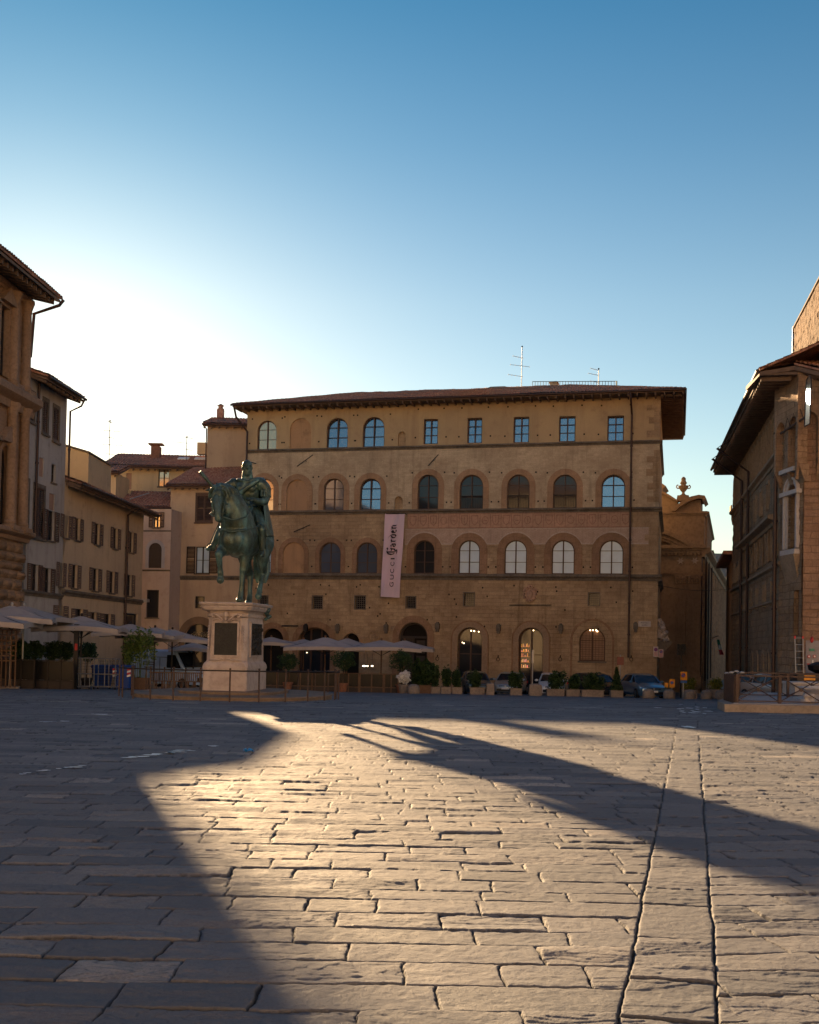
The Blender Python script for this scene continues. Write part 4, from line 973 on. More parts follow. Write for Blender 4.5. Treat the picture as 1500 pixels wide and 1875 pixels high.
# --- peach house
def pz(x): return FL.pix(x, 887 + (x - 108) * 0.34)[1]
zE = (pz(118) + pz(250)) / 2 + 0.35
pw = []
for x0, x1, y0, y1 in ((116, 125, 943, 985), (137, 146, 948.5, 989.5), (173, 182, 958, 997.5), (207, 215, 967, 1005), (236.5, 244, 974, 1012),
                       (107.5, 115, 1030, 1074), (131, 141, 1034, 1077), (169, 179, 1040.5, 1082), (200, 209, 1046, 1086), (232, 240.5, 1052, 1091.5)):
    pw.append(W(FL, x0, x1, y0, y1, st='open'))
for x0, x1, y0, y1 in ((106, 115, 1109, 1140), (138, 151, 1115, 1140), (166, 176, 1121, 1143), (190, 202, 1124, 1146), (231, 252, 1124, 1150)):
    pw.append(W(FL, x0, x1, y0, y1, st='open' if x0 < 220 else 'dark', lw=0.7))
h = house('town_house', 'long peach plastered house, two rows of windows with open brown shutters, behind the parasols', FL, sW + 0.01, sE, zE, 8.5, pl_peach, pw, eave=0.95, rise=1.9, run=6, overl=-0.02, overr=0.7,
          courses=((FL.pix(150, 1084)[1], 0.34, 0.2),))
sp_ = (FL.pix(236, 950)[0] + FL.pix(220, 1140)[0]) / 2
pipe(h, [FL.pt(sp_, zE - .2, 0.9), FL.pt(sp_ - .05, zE - .8, 0.16), FL.pt(sp_ - .05, -1.5, 0.14)], 0.085)
c = FL.pt(sE + 0.2, FL.pix(258, 1099)[1], 0.25); o = MB(); o.box(c, (0.35, 0.7, 0.22), 0); o.tube([c - Vector((.1, .3, 0)), c - Vector((.3, .6, 0))], .04, 6); o.build('security_camera', M['white_metal'], h)
# floodlights standing on the roof corner
fl = thing('floodlight_cluster', 'cluster of dark floodlights standing on the eaves above the peach house', 'floodlight', at(131, 888, 62.6)); o = MB()
for i, dx in enumerate((-.28, 0, .28)):
    c = at(126 + i * 5, 884 - (i == 1) * 3, 62.6); o2 = MB(); o2.box(c, (0.26, 0.22, 0.22), 0.3 * i); o2.tube([c, c - Vector((0, 0, .32))], .025, 6); o2.build('lamp_head', M['iron'], fl)
c = at(131, 888, 62.6); o.tube([c - Vector((.5, 0, .02)), c + Vector((.5, 0, -.02))], .03, 6); o.build('mount_bar', M['iron'], fl)
# --- blank beige gable behind
G1 = Fr((-28.0, 66), (-18.5, 66)); t = thing('plastered_outbuilding', 'blank beige block with a flat sloping top, rising behind the peach house roof', 'building', (-25, 75, -2)); o = MB()
z1 = at(112, 815, 66).z; z2 = at(170, 830, 66).z; s2 = G1.pix(162, 850)[0]; s1_ = G1.pix(112, 850)[0]
slope = (z2 - z1) / (s2 - s1_); prof = [(0, 9.9), (s2, 9.9), (s2, z2), (0, z2 - slope * s2)]
o.slab(G1, [prof], -5, 0); o.build('wall', pl_cream, t); o = MB(); o.box((-29, 81.8, 3.5), (8.8, 5, 14)); o.build('hidden_sun_block', pl_cream, t)  # second box: unseen block added to shade the peach house end wall
o = MB(); P = G1.pt; a, b = prof[3], prof[2]; o.hexa([P(a[0], a[1], .12), P(b[0] + .08, b[1], .12), P(b[0] + .08, b[1], -5), P(a[0], a[1], -5), P(a[0], a[1] + .1, .12), P(b[0] + .08, b[1] + .1, .12), P(b[0] + .08, b[1] + .1, -5), P(a[0], a[1] + .1, -5)]); o.build('coping', M['pietra'], t)
# --- far cream house with broad tiled roof
G2 = Fr((at(160, 900, 90).x, 90), (at(385, 900, 90).x, 90))
z1 = G2.pix(250, 851)[1]
wn_ = [W(G2, 231, 241, 866, 896, st='blocked', mat=pl_patch), W(G2, 290, 310, 859, 891, st='pane', gl='glass_amber')]
h = house('town_house', 'distant cream house with a broad low tiled roof, behind everything at left', G2, 1.6, G2.len - 0.1, z1, 7, pl_cream, wn_, eave=0.7, rise=1.55, run=4.5)
cm_ = MB(); c = at(286, 830, 93); cm_.box(c, (0.75, 0.7, 1.1)); cm_.box(c + Vector((0, 0, .75)), (1.2, 0.9, 0.12), 0); cm_.box(c + Vector((0, 0, .6)), (0.4, 0.4, 0.4), 0); cm_.build('chimney', M['terracotta'], h)
cm_ = MB(); cm_.box(at(371, 822, 93), (0.8, 0.7, 1.0)); cm_.build('chimney', pl_cream, h)
for x, y in ((336, 838), (367, 838)):
    o = MB(); c = at(x, y + 1.5, 92.5); o.box(c, (0.9, 0.8, 0.1), M=Matrix.Rotation(R(19), 3, 'X')); o.build('skylight', M['white'], h)
G3 = Fr((at(150, 900, 84).x, 84), (at(212, 900, 84).x, 84))
h = house('town_house', 'small weathered cream house end beside the blank beige block', G3, 1.5, G3.len, G3.pix(190, 864)[1], 4, pl_cream, [], eave=0.3, rise=0.9, run=3)
antenna(at(199.5, 846, 84), 3.2, [(3.1, 0.1, 0.1), (2.4, 0.4, 1.0), (1.9, 0.2, 0.3), (1.35, 0.9, 0.9), (0.6, 0.2, 0.5)], 'tallest of the two aerials on the left roofs, leftmost')
antenna(at(341.5, 832, 92), 1.5, [(1.4, 0.1, 0.45), (1.0, 1.1, 0.0), (.4, .1, .4)], 'small aerial on the broad low tiled roof')
# --- low roofs in front of it
G4 = Fr((at(150, 930, 85).x, 85), (at(316, 930, 85).x, 85))
h = house('town_house', 'low house with a reddish tiled roof squeezed between peach and beige houses', G4, 2.0, G4.len - 0.2, G4.pix(250, 925)[1], 5, pl_pink, [], eave=0.55, rise=1.5, run=3.6, overr=0.25)
o = MB(); a, b = at(238, 916, 84.8), at(273, 905, 86.3); o.tube([a + Vector((0, 0, .1)), b + Vector((0, 0, .1))], 0.05, 5); o.build('lead_flashing', M['white_metal'], h)
c = G4.pix(277, 880); o = MB(); o.fbox(G4, G4.pix(210, 880)[0], G4.pix(224, 880)[0], G4.pix(215, 903)[1], G4.pix(215, 889)[1], -3.5, -2.6); o.build('chimney', pl_cream, h)
# --- pinkish tower-like house
G5 = Fr((at(236, 1050, 82.5).x, 82.5), (at(311, 1050, 82.0).x, 82.0))
s0, s1, z0, z1 = G5.rect(272.5, 296, 994, 1040); lp = archl(s0, s1, z0, z1)
zt_ = G5.pix(290, 932)[1]
wn_ = [dict(loop=lp, st='blocked', mat=M['frame_dark']), W(G5, 268, 290.5, 1080, 1131, st='dark'), W(G5, 281, 293, 938, 966, st='open', gl='glass_amber', sm='shutter')]
h = house('town_house', 'narrow pinkish house with one arched dark window, left of the beige house', G5, 0, G5.len, zt_, 2.2, pl_pink, wn_, roof=False, courses=((G5.pix(285, 1043)[1], 0.12, 0.1), (G5.pix(285, 971)[1], 0.1, 0.08)))
o = MB(); ringf(o, G5, lp, [(a, max(b, z0)) for a, b in grow(lp, 0.25)], -0.02, 0.02); o.build('window_surround', plaster('pale_blue_plaster', (0.42, 0.42, 0.46)), h)
# --- beige corner house joined to the palace
G6 = Fr(FM.pt(-6.05, 0, 0.35).to_2d(), FM.pt(-0.02, 0, 0.35).to_2d())
zt_ = G6.pix(350, 885)[1]
s0, s1, z0, z1 = G6.rect(337, 389, 1142, 1260); ar = archl(s0, s1, -1.9, z1, n=16)
wn_ = [W(G6, 360, 388, 907, 954, st='closed', trim='shutter'), W(G6, 358, 383, 1001, 1050, st='open', gl='curtain', sm='frame_dark'), W(G6, 357, 374.5, 1092, 1114, st='dark', sill=0), dict(loop=ar, st='dark', sill=0)]
h = house('town_house', 'beige plastered house with a large arched restaurant doorway, joined to the palace left end', G6, 0, G6.len, zt_, 8, pl_beige, wn_, eave=0.6, rise=1.9, run=4.5, overr=-0.02, overl=0.2,
          courses=((G6.pix(350, 1054)[1], 0.34, 0.14),))
o = MB(); ringf(o, G6, ar, [(a, max(b, -1.9)) for a, b in grow(ar, 0.55)], -0.02, 0.04); o.build('arch_surround', plaster('brown_arch_plaster', (0.27, 0.18, 0.115)), h)
sgm = paint('sign_gold', (0.42, 0.34, 0.2), 0.6)
for txt, y, x0, x1, hh in (('GUCCI', 1159.5, 353.5, 379, 3.0), ('OSTERIA', 1166, 348.5, 386, 6.0)):
    a, zz = G6.pix(x0, y); b, _ = G6.pix(x1, y); place_text(txt, G6.pt(a, zz, -0.10), G6.sd, (0, 0, 1), hh * 0.0417 * 1.4, sgm, h, width=b - a)
# --- taller part behind it
G7 = Fr((at(379, 820, 88).x, 88), (at(446, 820, 88).x, 88))
h = house('town_house', 'upper storey of a beige house rising behind, touching the palace roof', G7, 0, G7.len + 0.3, G7.pix(410, 776)[1], 6, pl_beige, [], eave=0.5, rise=1.2, run=4, overl=0.35)
pipe(h, [G7.pt(-.3, G7.pix(379, 778)[1], .5), G7.pt(-.05, G7.pix(379, 786)[1], .1), G7.pt(-.05, G7.pix(379, 860)[1], .1)], .05)
o = MB(); c = at(404, 758, 91); o.box(c, (0.55, .5, .7)); o.lathe(c + Vector((0, 0, .35)), [(.3, 0), (.3, .08), (.2, .1), (.2, .3), (.32, .33), (.05, .5)], 8); o.build('chimney', M['tile'], h)
# --- rusticated palace at the left edge
M['ugu'] = stone('warm_sandstone', (0.36, 0.235, 0.15), (0.26, 0.165, 0.105), scale=2, bump=0.7, dist=0.03)
M['ugu_r'] = masonry('rusticated_sandstone', FL.ang, (0.27, 0.175, 0.11), (0.35, 0.225, 0.14), (0.12, 0.08, 0.05), 0.7, 0.3, (0.17, 0.11, 0.07), 1.0, 0.05)
zU = FL.pix(50, 535)[1]; zcor = FL.pix(30, 975)[1]; zc2 = FL.pix(25, 735)[1]
t = thing('rusticated_palace', 'tall warm sandstone palace with deep eaves and rough stone ground floor, at left edge', 'building', FL.pt(4, -1, -5))
sB = sP - 0.35
hs = [archl(*FL.rect(-60, -14, 800, 960)), archl(*FL.rect(-2, 14, 815, 965)), rectl(*FL.rect(-2, 14, 560, 690)), rectl(*FL.rect(-60, -14, 540, 680)), archl(*FL.rect(-62, -12, 1060, 1180))]
box_building(t, FL, ZB, zU, 12, hs, M['ugu'], s0=-12, s1=sB)
for i, lp in enumerate(hs): window(t, FL, lp, M['glass_dark'], n=-0.25, fw=0.1, name='window', fmat=M['frame_dark'])
o = MB()
for z0_, z1_, n_ in ((zcor, zc2 - 0.2, 0.22), (zc2 + 0.5, zU - 0.6, 0.16)):
    for s_ in (sB - 0.55, sB - 2.05, sB - 5.6, sB - 7.1, sB - 10.6):
        c = FL.pt(s_, z0_, n_); h_ = z1_ - z0_
        o.lathe(c, [(.36, 0), (.36, .25), (.30, .3), (.33, .42), (.27, .5), (.26, h_ * .4), (.235, h_ - .65), (.27, h_ - .6), (.25, h_ - .5), (.34, h_ - .2), (.38, h_ - .12), (.38, h_)], 14)
        o.fbox(FL, s_ - .42, s_ + .42, z0_ - .02, z0_ + .22, -.05, .62)
o.build('column', M['ugu'], t, smooth='auto')['kind'] = 'stuff'
o = MB(); cornice(o, FL, -12, sB + 0.45, zc2 + 0.5, 1.0, 0.75); cornice(o, FL, -12, sB + 0.5, zcor + 0.1, 0.55, 0.55); cornice(o, FL, -12, sB + .1, zU - 0.35, .35, .3); o.build('cornice', M['ugu'], t)
for lp in hs[:4]:
    a, b, z1 = lp[0][0], lp[1][0], max(p[1] for p in lp); c = (a + b) / 2; o = MB(); o.slab(FL, [[(a - .35, z1 + .15), (b + .35, z1 + .15), (c, z1 + .95)]], 0, .35); ringf(o, FL, lp, [(x, z) for x, z in grow(lp, .22)], 0, .1); o.build('window_pediment', M['ugu'], t)
# rough blocks of the ground floor, each a bulging cushion
rg = random.Random(3); o = MB(); z = -1.6; k = 0
def cushion(mb, fr, s0, s1, z0, z1, out, rg):
    rows = []
    for j in range(6):
        v = j / 5; row = []
        for i in range(8):
            u = i / 7; e = (min(u, 1 - u, .25) / .25) ** .5 * (min(v, 1 - v, .4) / .4) ** .6
            row.append(fr.pt(s0 + (s1 - s0) * u, z0 + (z1 - z0) * v, 0.02 + out * e * rg.uniform(.8, 1.1)))
        rows.append(row)
    mb.strip(rows)
while z < zcor - 0.5:
    hh = rg.uniform(.42, .58); s_ = sB + 0.32 - (0.35 if k % 2 else 0)
    mb_w = [1.15, .9, 1.3, 1.0]
    while s_ > -2:
        w_ = mb_w[rg.randrange(4)]; cushion(o, FL, s_ - w_, s_ - .03, z, z + hh - .03, rg.uniform(.14, .24), rg); s_ -= w_
    o.fbox(FL, sB - .3, sB + 0.3 - (0.35 if k % 2 else 0), z + .02, z + hh - .05, -1.2, 0.1)
    z += hh; k += 1
o.build('rusticated_blocks', M['ugu_r'], t, smooth='auto')
r = roof_grid('roof', FL.pt(-14, zU - .15, 1.7), FL.pt(sB + 0.3, zU - .15, 1.7), FL.pt(sB + .3, zU + 2.4, -6), FL.pt(-14, zU + 2.4, -6), t, amp=0.075)
o = MB(); o.hexa([FL.pt(-14, zU - .42, 1.6), FL.pt(sB + .2, zU - .42, 1.6), FL.pt(sB + .2, zU + 2.1, -6), FL.pt(-14, zU + 2.1, -6), FL.pt(-14, zU - .28, 1.6), FL.pt(sB + .2, zU - .28, 1.6), FL.pt(sB + .2, zU + 2.25, -6), FL.pt(-14, zU + 2.25, -6)])
k = -13.8
while k < sB + .1:
    q = [FL.pt(k, zU - .62, 1.4), FL.pt(k + .14, zU - .62, 1.4), FL.pt(k + .14, zU - .3, .05), FL.pt(k, zU - .3, .05)]; o.hexa(q + [p + Vector((0, 0, .28)) for p in q]); k += .55
o.build('eaves', M['soffit'], t)
pipe(t, [FL.pt(sB + .25, zU - .25, 1.75), FL.pt(sB + .2, zU - .55, 1.55), FL.pt(sB + .35, zU - .95, 0.15), FL.pt(sB + .12, FL.pix(46, 650)[1], 0.12)], 0.085)
# ---------------------------------------------------------------- church front with its long side, behind the palace corner
M['church'] = stone('brown_church_stone', (0.34, 0.25, 0.175), (0.24, 0.175, 0.125), scale=1.2, bump=0.5, dist=0.02)
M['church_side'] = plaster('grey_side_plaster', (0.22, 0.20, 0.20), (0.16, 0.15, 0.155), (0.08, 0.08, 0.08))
c0 = at(1150, 1100, 94.9); c1 = at(1284, 1100, 93); FC = Fr(c0.to_2d(), c1.to_2d()); LC = FC.len
ch = thing('stone_church', 'brown stone church front with curved pediments, behind the right corner of the palace', 'building', FC.pt(LC / 2, -1.5, -3))
def cz(y, x=1270): return FC.pix(x, y)[1]
def cs(x, y=1100): return FC.pix(x, y)[0]
zl = cz(1003, 1280); zt_ = cz(938, 1287)
mb = MB(); mb.slab(FC, [rectl(0, LC, ZB, zl)], -5, 0); mb.slab(FC, [rectl(0, cs(1290, 970), zl, zt_)], -4.5, -0.35); mb.build('wall', M['church'], ch)
def moulding(mb, s0, s1, z, h, out, n0=0.0):
    for k, (a, b, c) in enumerate(((0, .3, .35), (.3, .55, .6), (.55, 1.0, 1.0))): mb.fbox(FC, s0 - out * c, s1 + out * c, z - h + h * a, z - h + h * b, n0 - 0.3, n0 + out * c)
mb = MB(); moulding(mb, 0, LC, zl + .25, 0.7, 0.45)
s = 0.1
while s < LC + .2: mb.fbox(FC, s, s + .16, zl - .62, zl - .45, 0, .3); s += .32
moulding(mb, 0, LC, cz(1048), 0.28, 0.16); moulding(mb, 0, cs(1290, 945), zt_ + .12, .35, .25, -.35)
mb.build('cornice', M['church'], ch)
# pilasters: fluted shafts with leafy capitals
zp0, zp1 = -1.0, cz(1052); zcap = cz(1068)
for x0, x1 in ((1236, 1256), (1260, 1283)):
    a, b = cs(x0, 1150), cs(x1, 1150); o = MB(); o.fbox(FC, a, b, zp0, zcap, -.05, .14)
    n_ = 7
    for i in range(n_): u = a + (b - a) * (i + .25) / n_; o.fbox(FC, u, u + (b - a) / n_ * .5, zp0 + .8, zcap - .1, .14, .20)
    o.fbox(FC, a - .12, b + .12, zp0 - .6, zp0 + .35, -.05, .32); p = o.build('pilaster', M['church'], ch)
    c = MB(); c.fbox(FC, a - .1, b + .1, zp1 - .15, zp1, -.05, .32)
    for j in range(3):
        for i in range(5): u = a + (b - a) * (i + .5) / 5; c.ell(FC.pt(u, zcap + (zp1 - zcap - .2) * (j + .4) / 3, .2 + .05 * j), (.13, .1, .17), n=7, k=5)
    c.build('capital', M['church'], p)
# large curved pediment low, and upper curved one, volutes and urn
def arcband(mb, cx, cz_, r0, r1, a0, a1, n0, n1, k=18):
    P0 = [(cx + r * math.cos(a), cz_ + r * math.sin(a)) for r in (r0,) for a in [a0 + (a1 - a0) * i / k for i in range(k + 1)]]
    P1 = [(cx + r1 * math.cos(a), cz_ + r1 * math.sin(a)) for a in [a0 + (a1 - a0) * i / k for i in range(k + 1)]]
    for i in range(k):
        q = [P0[i], P0[i + 1], P1[i + 1], P1[i]]; mb.hexa([FC.pt(*q[1], n1), FC.pt(*q[0], n1), FC.pt(*q[0], n0), FC.pt(*q[1], n0), FC.pt(*q[2], n1), FC.pt(*q[3], n1), FC.pt(*q[3], n0), FC.pt(*q[2], n0)])
mb = MB(); e = FC.pix(1273, 1000); m_ = FC.pix(1196, 963); half = e[0] - m_[0] + 1.5; hgt = m_[1] - e[1]; rr = (half ** 2 + hgt ** 2) / (2 * hgt); cx, cz_ = m_[0] - 1.5, m_[1] - rr; a1 = math.acos(half / rr)
arcband(mb, cx, cz_, rr - .35, rr, a1, math.pi / 2 + .3, -.2, .55); arcband(mb, cx, cz_, rr - .7, rr - .35, a1 + .02, math.pi / 2 + .3, -.2, .3)
n_ = 26
for i in range(n_):
    a = a1 + (math.pi / 2 - a1) * i / n_; q = FC.pt(cx + (rr - .85) * math.cos(a), cz_ + (rr - .85) * math.sin(a), .1); mb.box(q, (.14, .3, .2), 0)
mb.build('curved_pediment', M['church'], ch)
mb = MB(); e = FC.pix(1231, 934); p_ = FC.pix(1291, 905); top = FC.pix(1285, 906)
pts = [FC.pix(x, y) for x, y in ((1231, 935), (1240, 925), (1252, 916), (1266, 909.5), (1280, 906.5), (1291, 908), (1294, 914))]
lo = [FC.pix(x, y) for x, y in ((1236, 937), (1245, 929), (1256, 922), (1268, 916), (1280, 913), (1287, 914.5), (1288, 919))]
for i in range(len(pts) - 1):
    q = [lo[i], lo[i + 1], pts[i + 1], pts[i]]; mb.hexa([FC.pt(*q[0], .25), FC.pt(*q[1], .25), FC.pt(*q[1], -3.5), FC.pt(*q[0], -3.5), FC.pt(*q[3], .25), FC.pt(*q[2], .25), FC.pt(*q[2], -3.5), FC.pt(*q[3], -3.5)])
mb.slab(FC, [[FC.pix(x, y) for x, y in ((1232, 937), (1283, 938), (1283, 914), (1268, 916), (1256, 922), (1245, 929))]], -3.5, -.3)
mb.build('broken_pediment', M['church'], ch)
mb = MB(); pts = [FC.pix(x, y) for x, y in ((1200, 893), (1212, 884), (1219, 889), (1214, 893), (1211, 900), (1222, 908), (1240, 917), (1240, 936), (1180, 938), (1180, 893))]
mb.slab(FC, [pts[::-1]], -3.5, -.3); pts = [FC.pix(x, y) for x, y in ((1204, 902), (1213, 899), (1226, 906), (1241, 916), (1240, 919), (1225, 910), (1212, 903))]; mb.slab(FC, [pts[::-1]], -1.5, .15)
mb.build('scroll_volute', M['church'], ch)
u0 = FC.pt(*FC.pix(1250.5, 912.5), -.6); ur = MB(); k_ = .0465
ur.box(u0 + Vector((0, 0, .05)), (1.1, 1.0, .5), FC.ang, taper=.85)
ur.lathe(u0 + Vector((0, 0, .28)), [(r_ * .72, z_ * .8) for r_, z_ in [(.42, 0), (.42, .1), (.2, .2), (.16, .4), (.3, .55), (.55, .85), (.62, 1.0), (.62, 1.1), (.35, 1.12), (.3, 1.25), (.42, 1.4), (.3, 1.6), (.26, 1.75), (.3, 1.85), (.15, 2.05), (.02, 2.1)]], 14)
ur.build('stone_urn', M['church'], ch)
for sg in (-1, 1):
    o = MB(); c = u0 + Vector((sg * .45, 0, 1.16)); o.tube([c + Vector((sg * .15 * math.sin(t), 0, .15 * math.cos(t) - .08)) for t in [i * .5 for i in range(10)]], .05, 6); o.build('urn_handle', M['church'], ch)
# relief stars, flank wall, upper flank
o = MB()
for x in (1246.5, 1272.5):
    s, z = FC.pix(x, 1027); o.slab(FC, [[(s + (.34 if i % 2 == 0 else .15) * math.cos(i * math.pi / 6), z + (.34 if i % 2 == 0 else .15) * math.sin(i * math.pi / 6)) for i in range(12)]], -.02, .07)
o.build('star_relief', stone('pale_star_stone', (0.55, 0.47, 0.42)), ch)
FS = Fr(FC.pt(LC + .02, 0).to_2d(), (c1.x + 0.325 * 75, c1.y + 75))
# side wall continues down the street
def sidez(y, x): return FS.pix(x, y)[1]
zs_ = zl - .3
hs = []
for i in range(14):
    a = 3.0 + i * 4.6
    for z0_, z1_ in ((cz(1150), cz(1090)), (cz(1245), cz(1185)), (cz(1075), cz(1035))):
        hs.append(rectl(a, a + 1.4, z0_, z1_))
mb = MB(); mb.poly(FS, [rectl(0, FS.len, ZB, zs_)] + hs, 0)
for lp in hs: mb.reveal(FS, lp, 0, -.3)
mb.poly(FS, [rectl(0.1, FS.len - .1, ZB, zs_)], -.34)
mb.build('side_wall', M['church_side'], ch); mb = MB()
for i in range(16): mb.fbox(FS, 1.2 + i * 4.6, 1.8 + i * 4.6, ZB, zs_, -.1, .22)
mb.build('side_pilasters', M['church'], ch)
mb = MB(); cornice(mb, FS, -.2, FS.len, zs_ + .3, .8, .75); mb.build('side_cornice', M['church'], ch)
mb = MB()
for i in range(12):
    a = 2.0 + i * 5.6
    if i < 3: mb.tube([FS.pt(a, -1, .25), FS.pt(a, zs_ - .3, .25)], .07, 6)
mb.build('downpipe', M['pipe'], ch)['kind'] = 'stuff'
FS2 = Fr(FC.pt(cs(1290, 970), 0, -.4).to_2d(), (FC.pt(cs(1290, 970), 0, -.4) + Vector((.30, 1, 0)) * 22).to_2d())
mb = MB(); mb.slab(FS2, [rectl(0, FS2.len, zl, zt_)], -3, 0)
for i in range(7): mb.fbox(FS2, 1 + i * 2.8, 1.9 + i * 2.8, zl, zt_ - .3, 0, .2)
mb.build('clerestory', M['church'], ch); mb = MB(); cornice(mb, FS2, -.2, FS2.len, zt_ + .1, .4, .4); mb.build('clerestory_cornice', M['church'], ch)
FS3 = Fr((FS2.pt(FS2.len, 0, -.2)).to_2d(), (FS2.pt(FS2.len, 0, -.2) + Vector((.31, 1, 0)) * 22).to_2d()); z3 = zl + 1.6
mb = MB(); mb.slab(FS3, [rectl(0, FS3.len, zl - 1, z3)], -3, 0); mb.fbox(FS3, -.2, FS3.len, z3, z3 + .25, -3, .5); mb.build('rear_clerestory', M['church'], ch)
# carved escutcheon on the palace corner, with its corbel
cc = FM.pt(LM + 0.35, FM.pix(1207, 1152)[1], -0.35); t = thing('carved_escutcheon', 'pale carved stone coat of arms on a dark corbel at the palace right corner', 'relief', cc); o = MB()
pr = stone('pale_carved_stone', (0.50, 0.42, 0.38), (0.3, 0.24, 0.2), scale=6)
for i in range(26):
    rg = random.Random(i); a = rg.random(); o.ell(cc + FM.sd * (-.35 + a * .55 + rg.uniform(-.1, .1)) + Vector((0, -.1, .62 - a * 1.15 + rg.uniform(-.3, .3))) + FM.nd * rg.uniform(-.1, .15), (rg.uniform(.1, .2),) * 3, n=8, k=5)
o.hexa([cc + FM.sd * a + Vector((0, 0, b)) + FM.nd * n_ for a, b, n_ in ((-.35, -.6, .1), (.5, -.75, .1), (.5, -.75, -.3), (-.35, -.6, -.3), (-.35, .75, .1), (-.05, .65, .1), (-.05, .65, -.3), (-.35, .75, -.3))])
o.build('carved_shield', pr, t)
o = MB(); o.hexa([cc + FM.sd * a + Vector((0, 0, b)) + FM.nd * n_ for a, b, n_ in ((-.35, -1.9, .1), (-.05, -1.9, .1), (-.05, -1.9, -.3), (-.35, -1.9, -.3), (-.35, -.75, .15), (.75, -.85, .15), (.75, -.85, -.3), (-.35, -.75, -.3))]); o.build('corbel', M['pietra'], t)
# ---------------------------------------------------------------- far end of the street
FE = Fr(at(1296, 1100, 175).to_2d(), at(1345, 1100, 165).to_2d())
se = [W(FE, a, a + 3.2, y0, y0 + 16, st='open', sm='shutter', gl='glass_amber') for a in (1323, 1330) for y0 in (1095, 1120, 1148)]
house('town_house', 'distant sunlit yellow house closing the narrow street beyond the church', FE, 0, FE.len, FE.pix(1328, 1080)[1], 9, plaster('sunny_yellow_plaster', (0.62, 0.46, 0.26)), se, eave=1.0, rise=2.4, run=5)
rf = thing('town_house', 'pale roofed house glimpsed highest at the end of the street', 'building', at(1322, 1100, 190)); F8 = Fr(at(1300, 1100, 190).to_2d(), at(1340, 1100, 190).to_2d())
MB().slab(F8, [rectl(0, F8.len, ZB, F8.pix(1320, 1055)[1])], -8, 0).build('wall', pl_white, rf)
roof_grid('roof', F8.pt(0, F8.pix(1320, 1056)[1], .5), F8.pt(F8.len, F8.pix(1320, 1056)[1], .5), F8.pt(F8.len, F8.pix(1320, 1008)[1], -6), F8.pt(0, F8.pix(1320, 1008)[1], -6), rf, mat=M['conc'])
# ---------------------------------------------------------------- great stone palace at the right edge
def pvx(d): return 23.7 - 0.2 * (80 - d)
FP = Fr((pvx(82), 82), (pvx(30), 30)); LP_ = FP.len
M['pv'] = masonry('rough_stone_wall', FP.ang, (0.24, 0.165, 0.105), (0.36, 0.255, 0.165), (0.12, 0.08, 0.05), 0.62, 0.36, (0.165, 0.11, 0.07), 1.0, 0.09, rowvar=0.6, msize=0.02, stain_amt=0.4)
pv = thing('fortress_palace', 'massive rough stone palace with deep eaves and arched gallery at the right edge', 'building', FP.pt(LP_ / 2, -1.5, -6))
def ps(x, y=1190): return FP.pix(x, y)[0]
sA = 1.7; sBk = ps(1434, 1000)
zE_ = 15.25
def rough_wall(name, fr, s0, s1, z0, z1, holes, mat, parent, du=0.30, dz=0.18, amp=0.085, seed=1, depth=8):
    """wall with real bulging stones: a displaced grid, cells inside openings are left out"""
    nu = max(2, int((s1 - s0) / du)); nz_ = max(2, int((z1 - z0) / dz)); S = np.linspace(s0, s1, nu + 1); Z = np.linspace(z0, z1, nz_ + 1)
    SS, ZZ = np.meshgrid(S, Z); row = np.floor(ZZ / .36); su = SS + _hash(row, row * 0, seed) * .6; col_ = np.floor(su / .62)
    e = np.minimum(np.abs(su / .62 - np.round(su / .62)) * .62, np.abs(ZZ / .36 - np.round(ZZ / .36)) * .36)
    hgt = amp * (.35 + .9 * _hash(row, col_, seed + 3)) * np.clip(e / .09, 0, 1) ** .6 + amp * .6 * (fbm(SS * 3, ZZ * 3, seed, 3) - .5)
    bb = [(min(p[0] for p in h_), max(p[0] for p in h_), min(p[1] for p in h_), max(p[1] for p in h_)) for h_ in holes]
    mb = MB(); mb.strip([[fr.pt(SS[j, i], ZZ[j, i], hgt[j, i]) for i in range(nu + 1)] for j in range(nz_ + 1)])
    keep = []
    for f in mb.f:
        i = f[0] % (nu + 1); j = f[0] // (nu + 1); cs_ = (S[i] + S[i + 1]) / 2; cz__ = (Z[j] + Z[j + 1]) / 2
        keep.append(not any(a < cs_ < b and c < cz__ < d for a, b, c, d in bb))
    mb.f = [f for f, k in zip(mb.f, keep) if k]; mb.m = [0] * len(mb.f)
    P = fr.pt; mb.poly(fr, [rectl(s0, s1, z0, z1)], -0.5)
    for q in ((P(s0, z0, -depth), P(s0, z0, 0), P(s0, z1, 0), P(s0, z1, -depth)), (P(s1, z0, 0), P(s1, z0, -depth), P(s1, z1, -depth), P(s1, z1, 0)), (P(s0, z1, 0), P(s1, z1, 0), P(s1, z1, -depth), P(s0, z1, -depth))): mb.add(q, [(0, 1, 2, 3)])
    for lp in holes:
        mb.reveal(fr, lp, .04, -.5)
    return mb.build(name, mat, parent)
hsA = []; meta = []
def H(x0, x1, y0, y1, kind): s0, s1, z0, z1 = FP.rect(x0, x1, y0, y1); s0, s1 = min(s0, s1), max(s0, s1); lp = archl(s0, s1, z0, z1) if kind == 'arch' else rectl(s0, s1, z0, z1); hsA.append(lp); meta.append(kind)
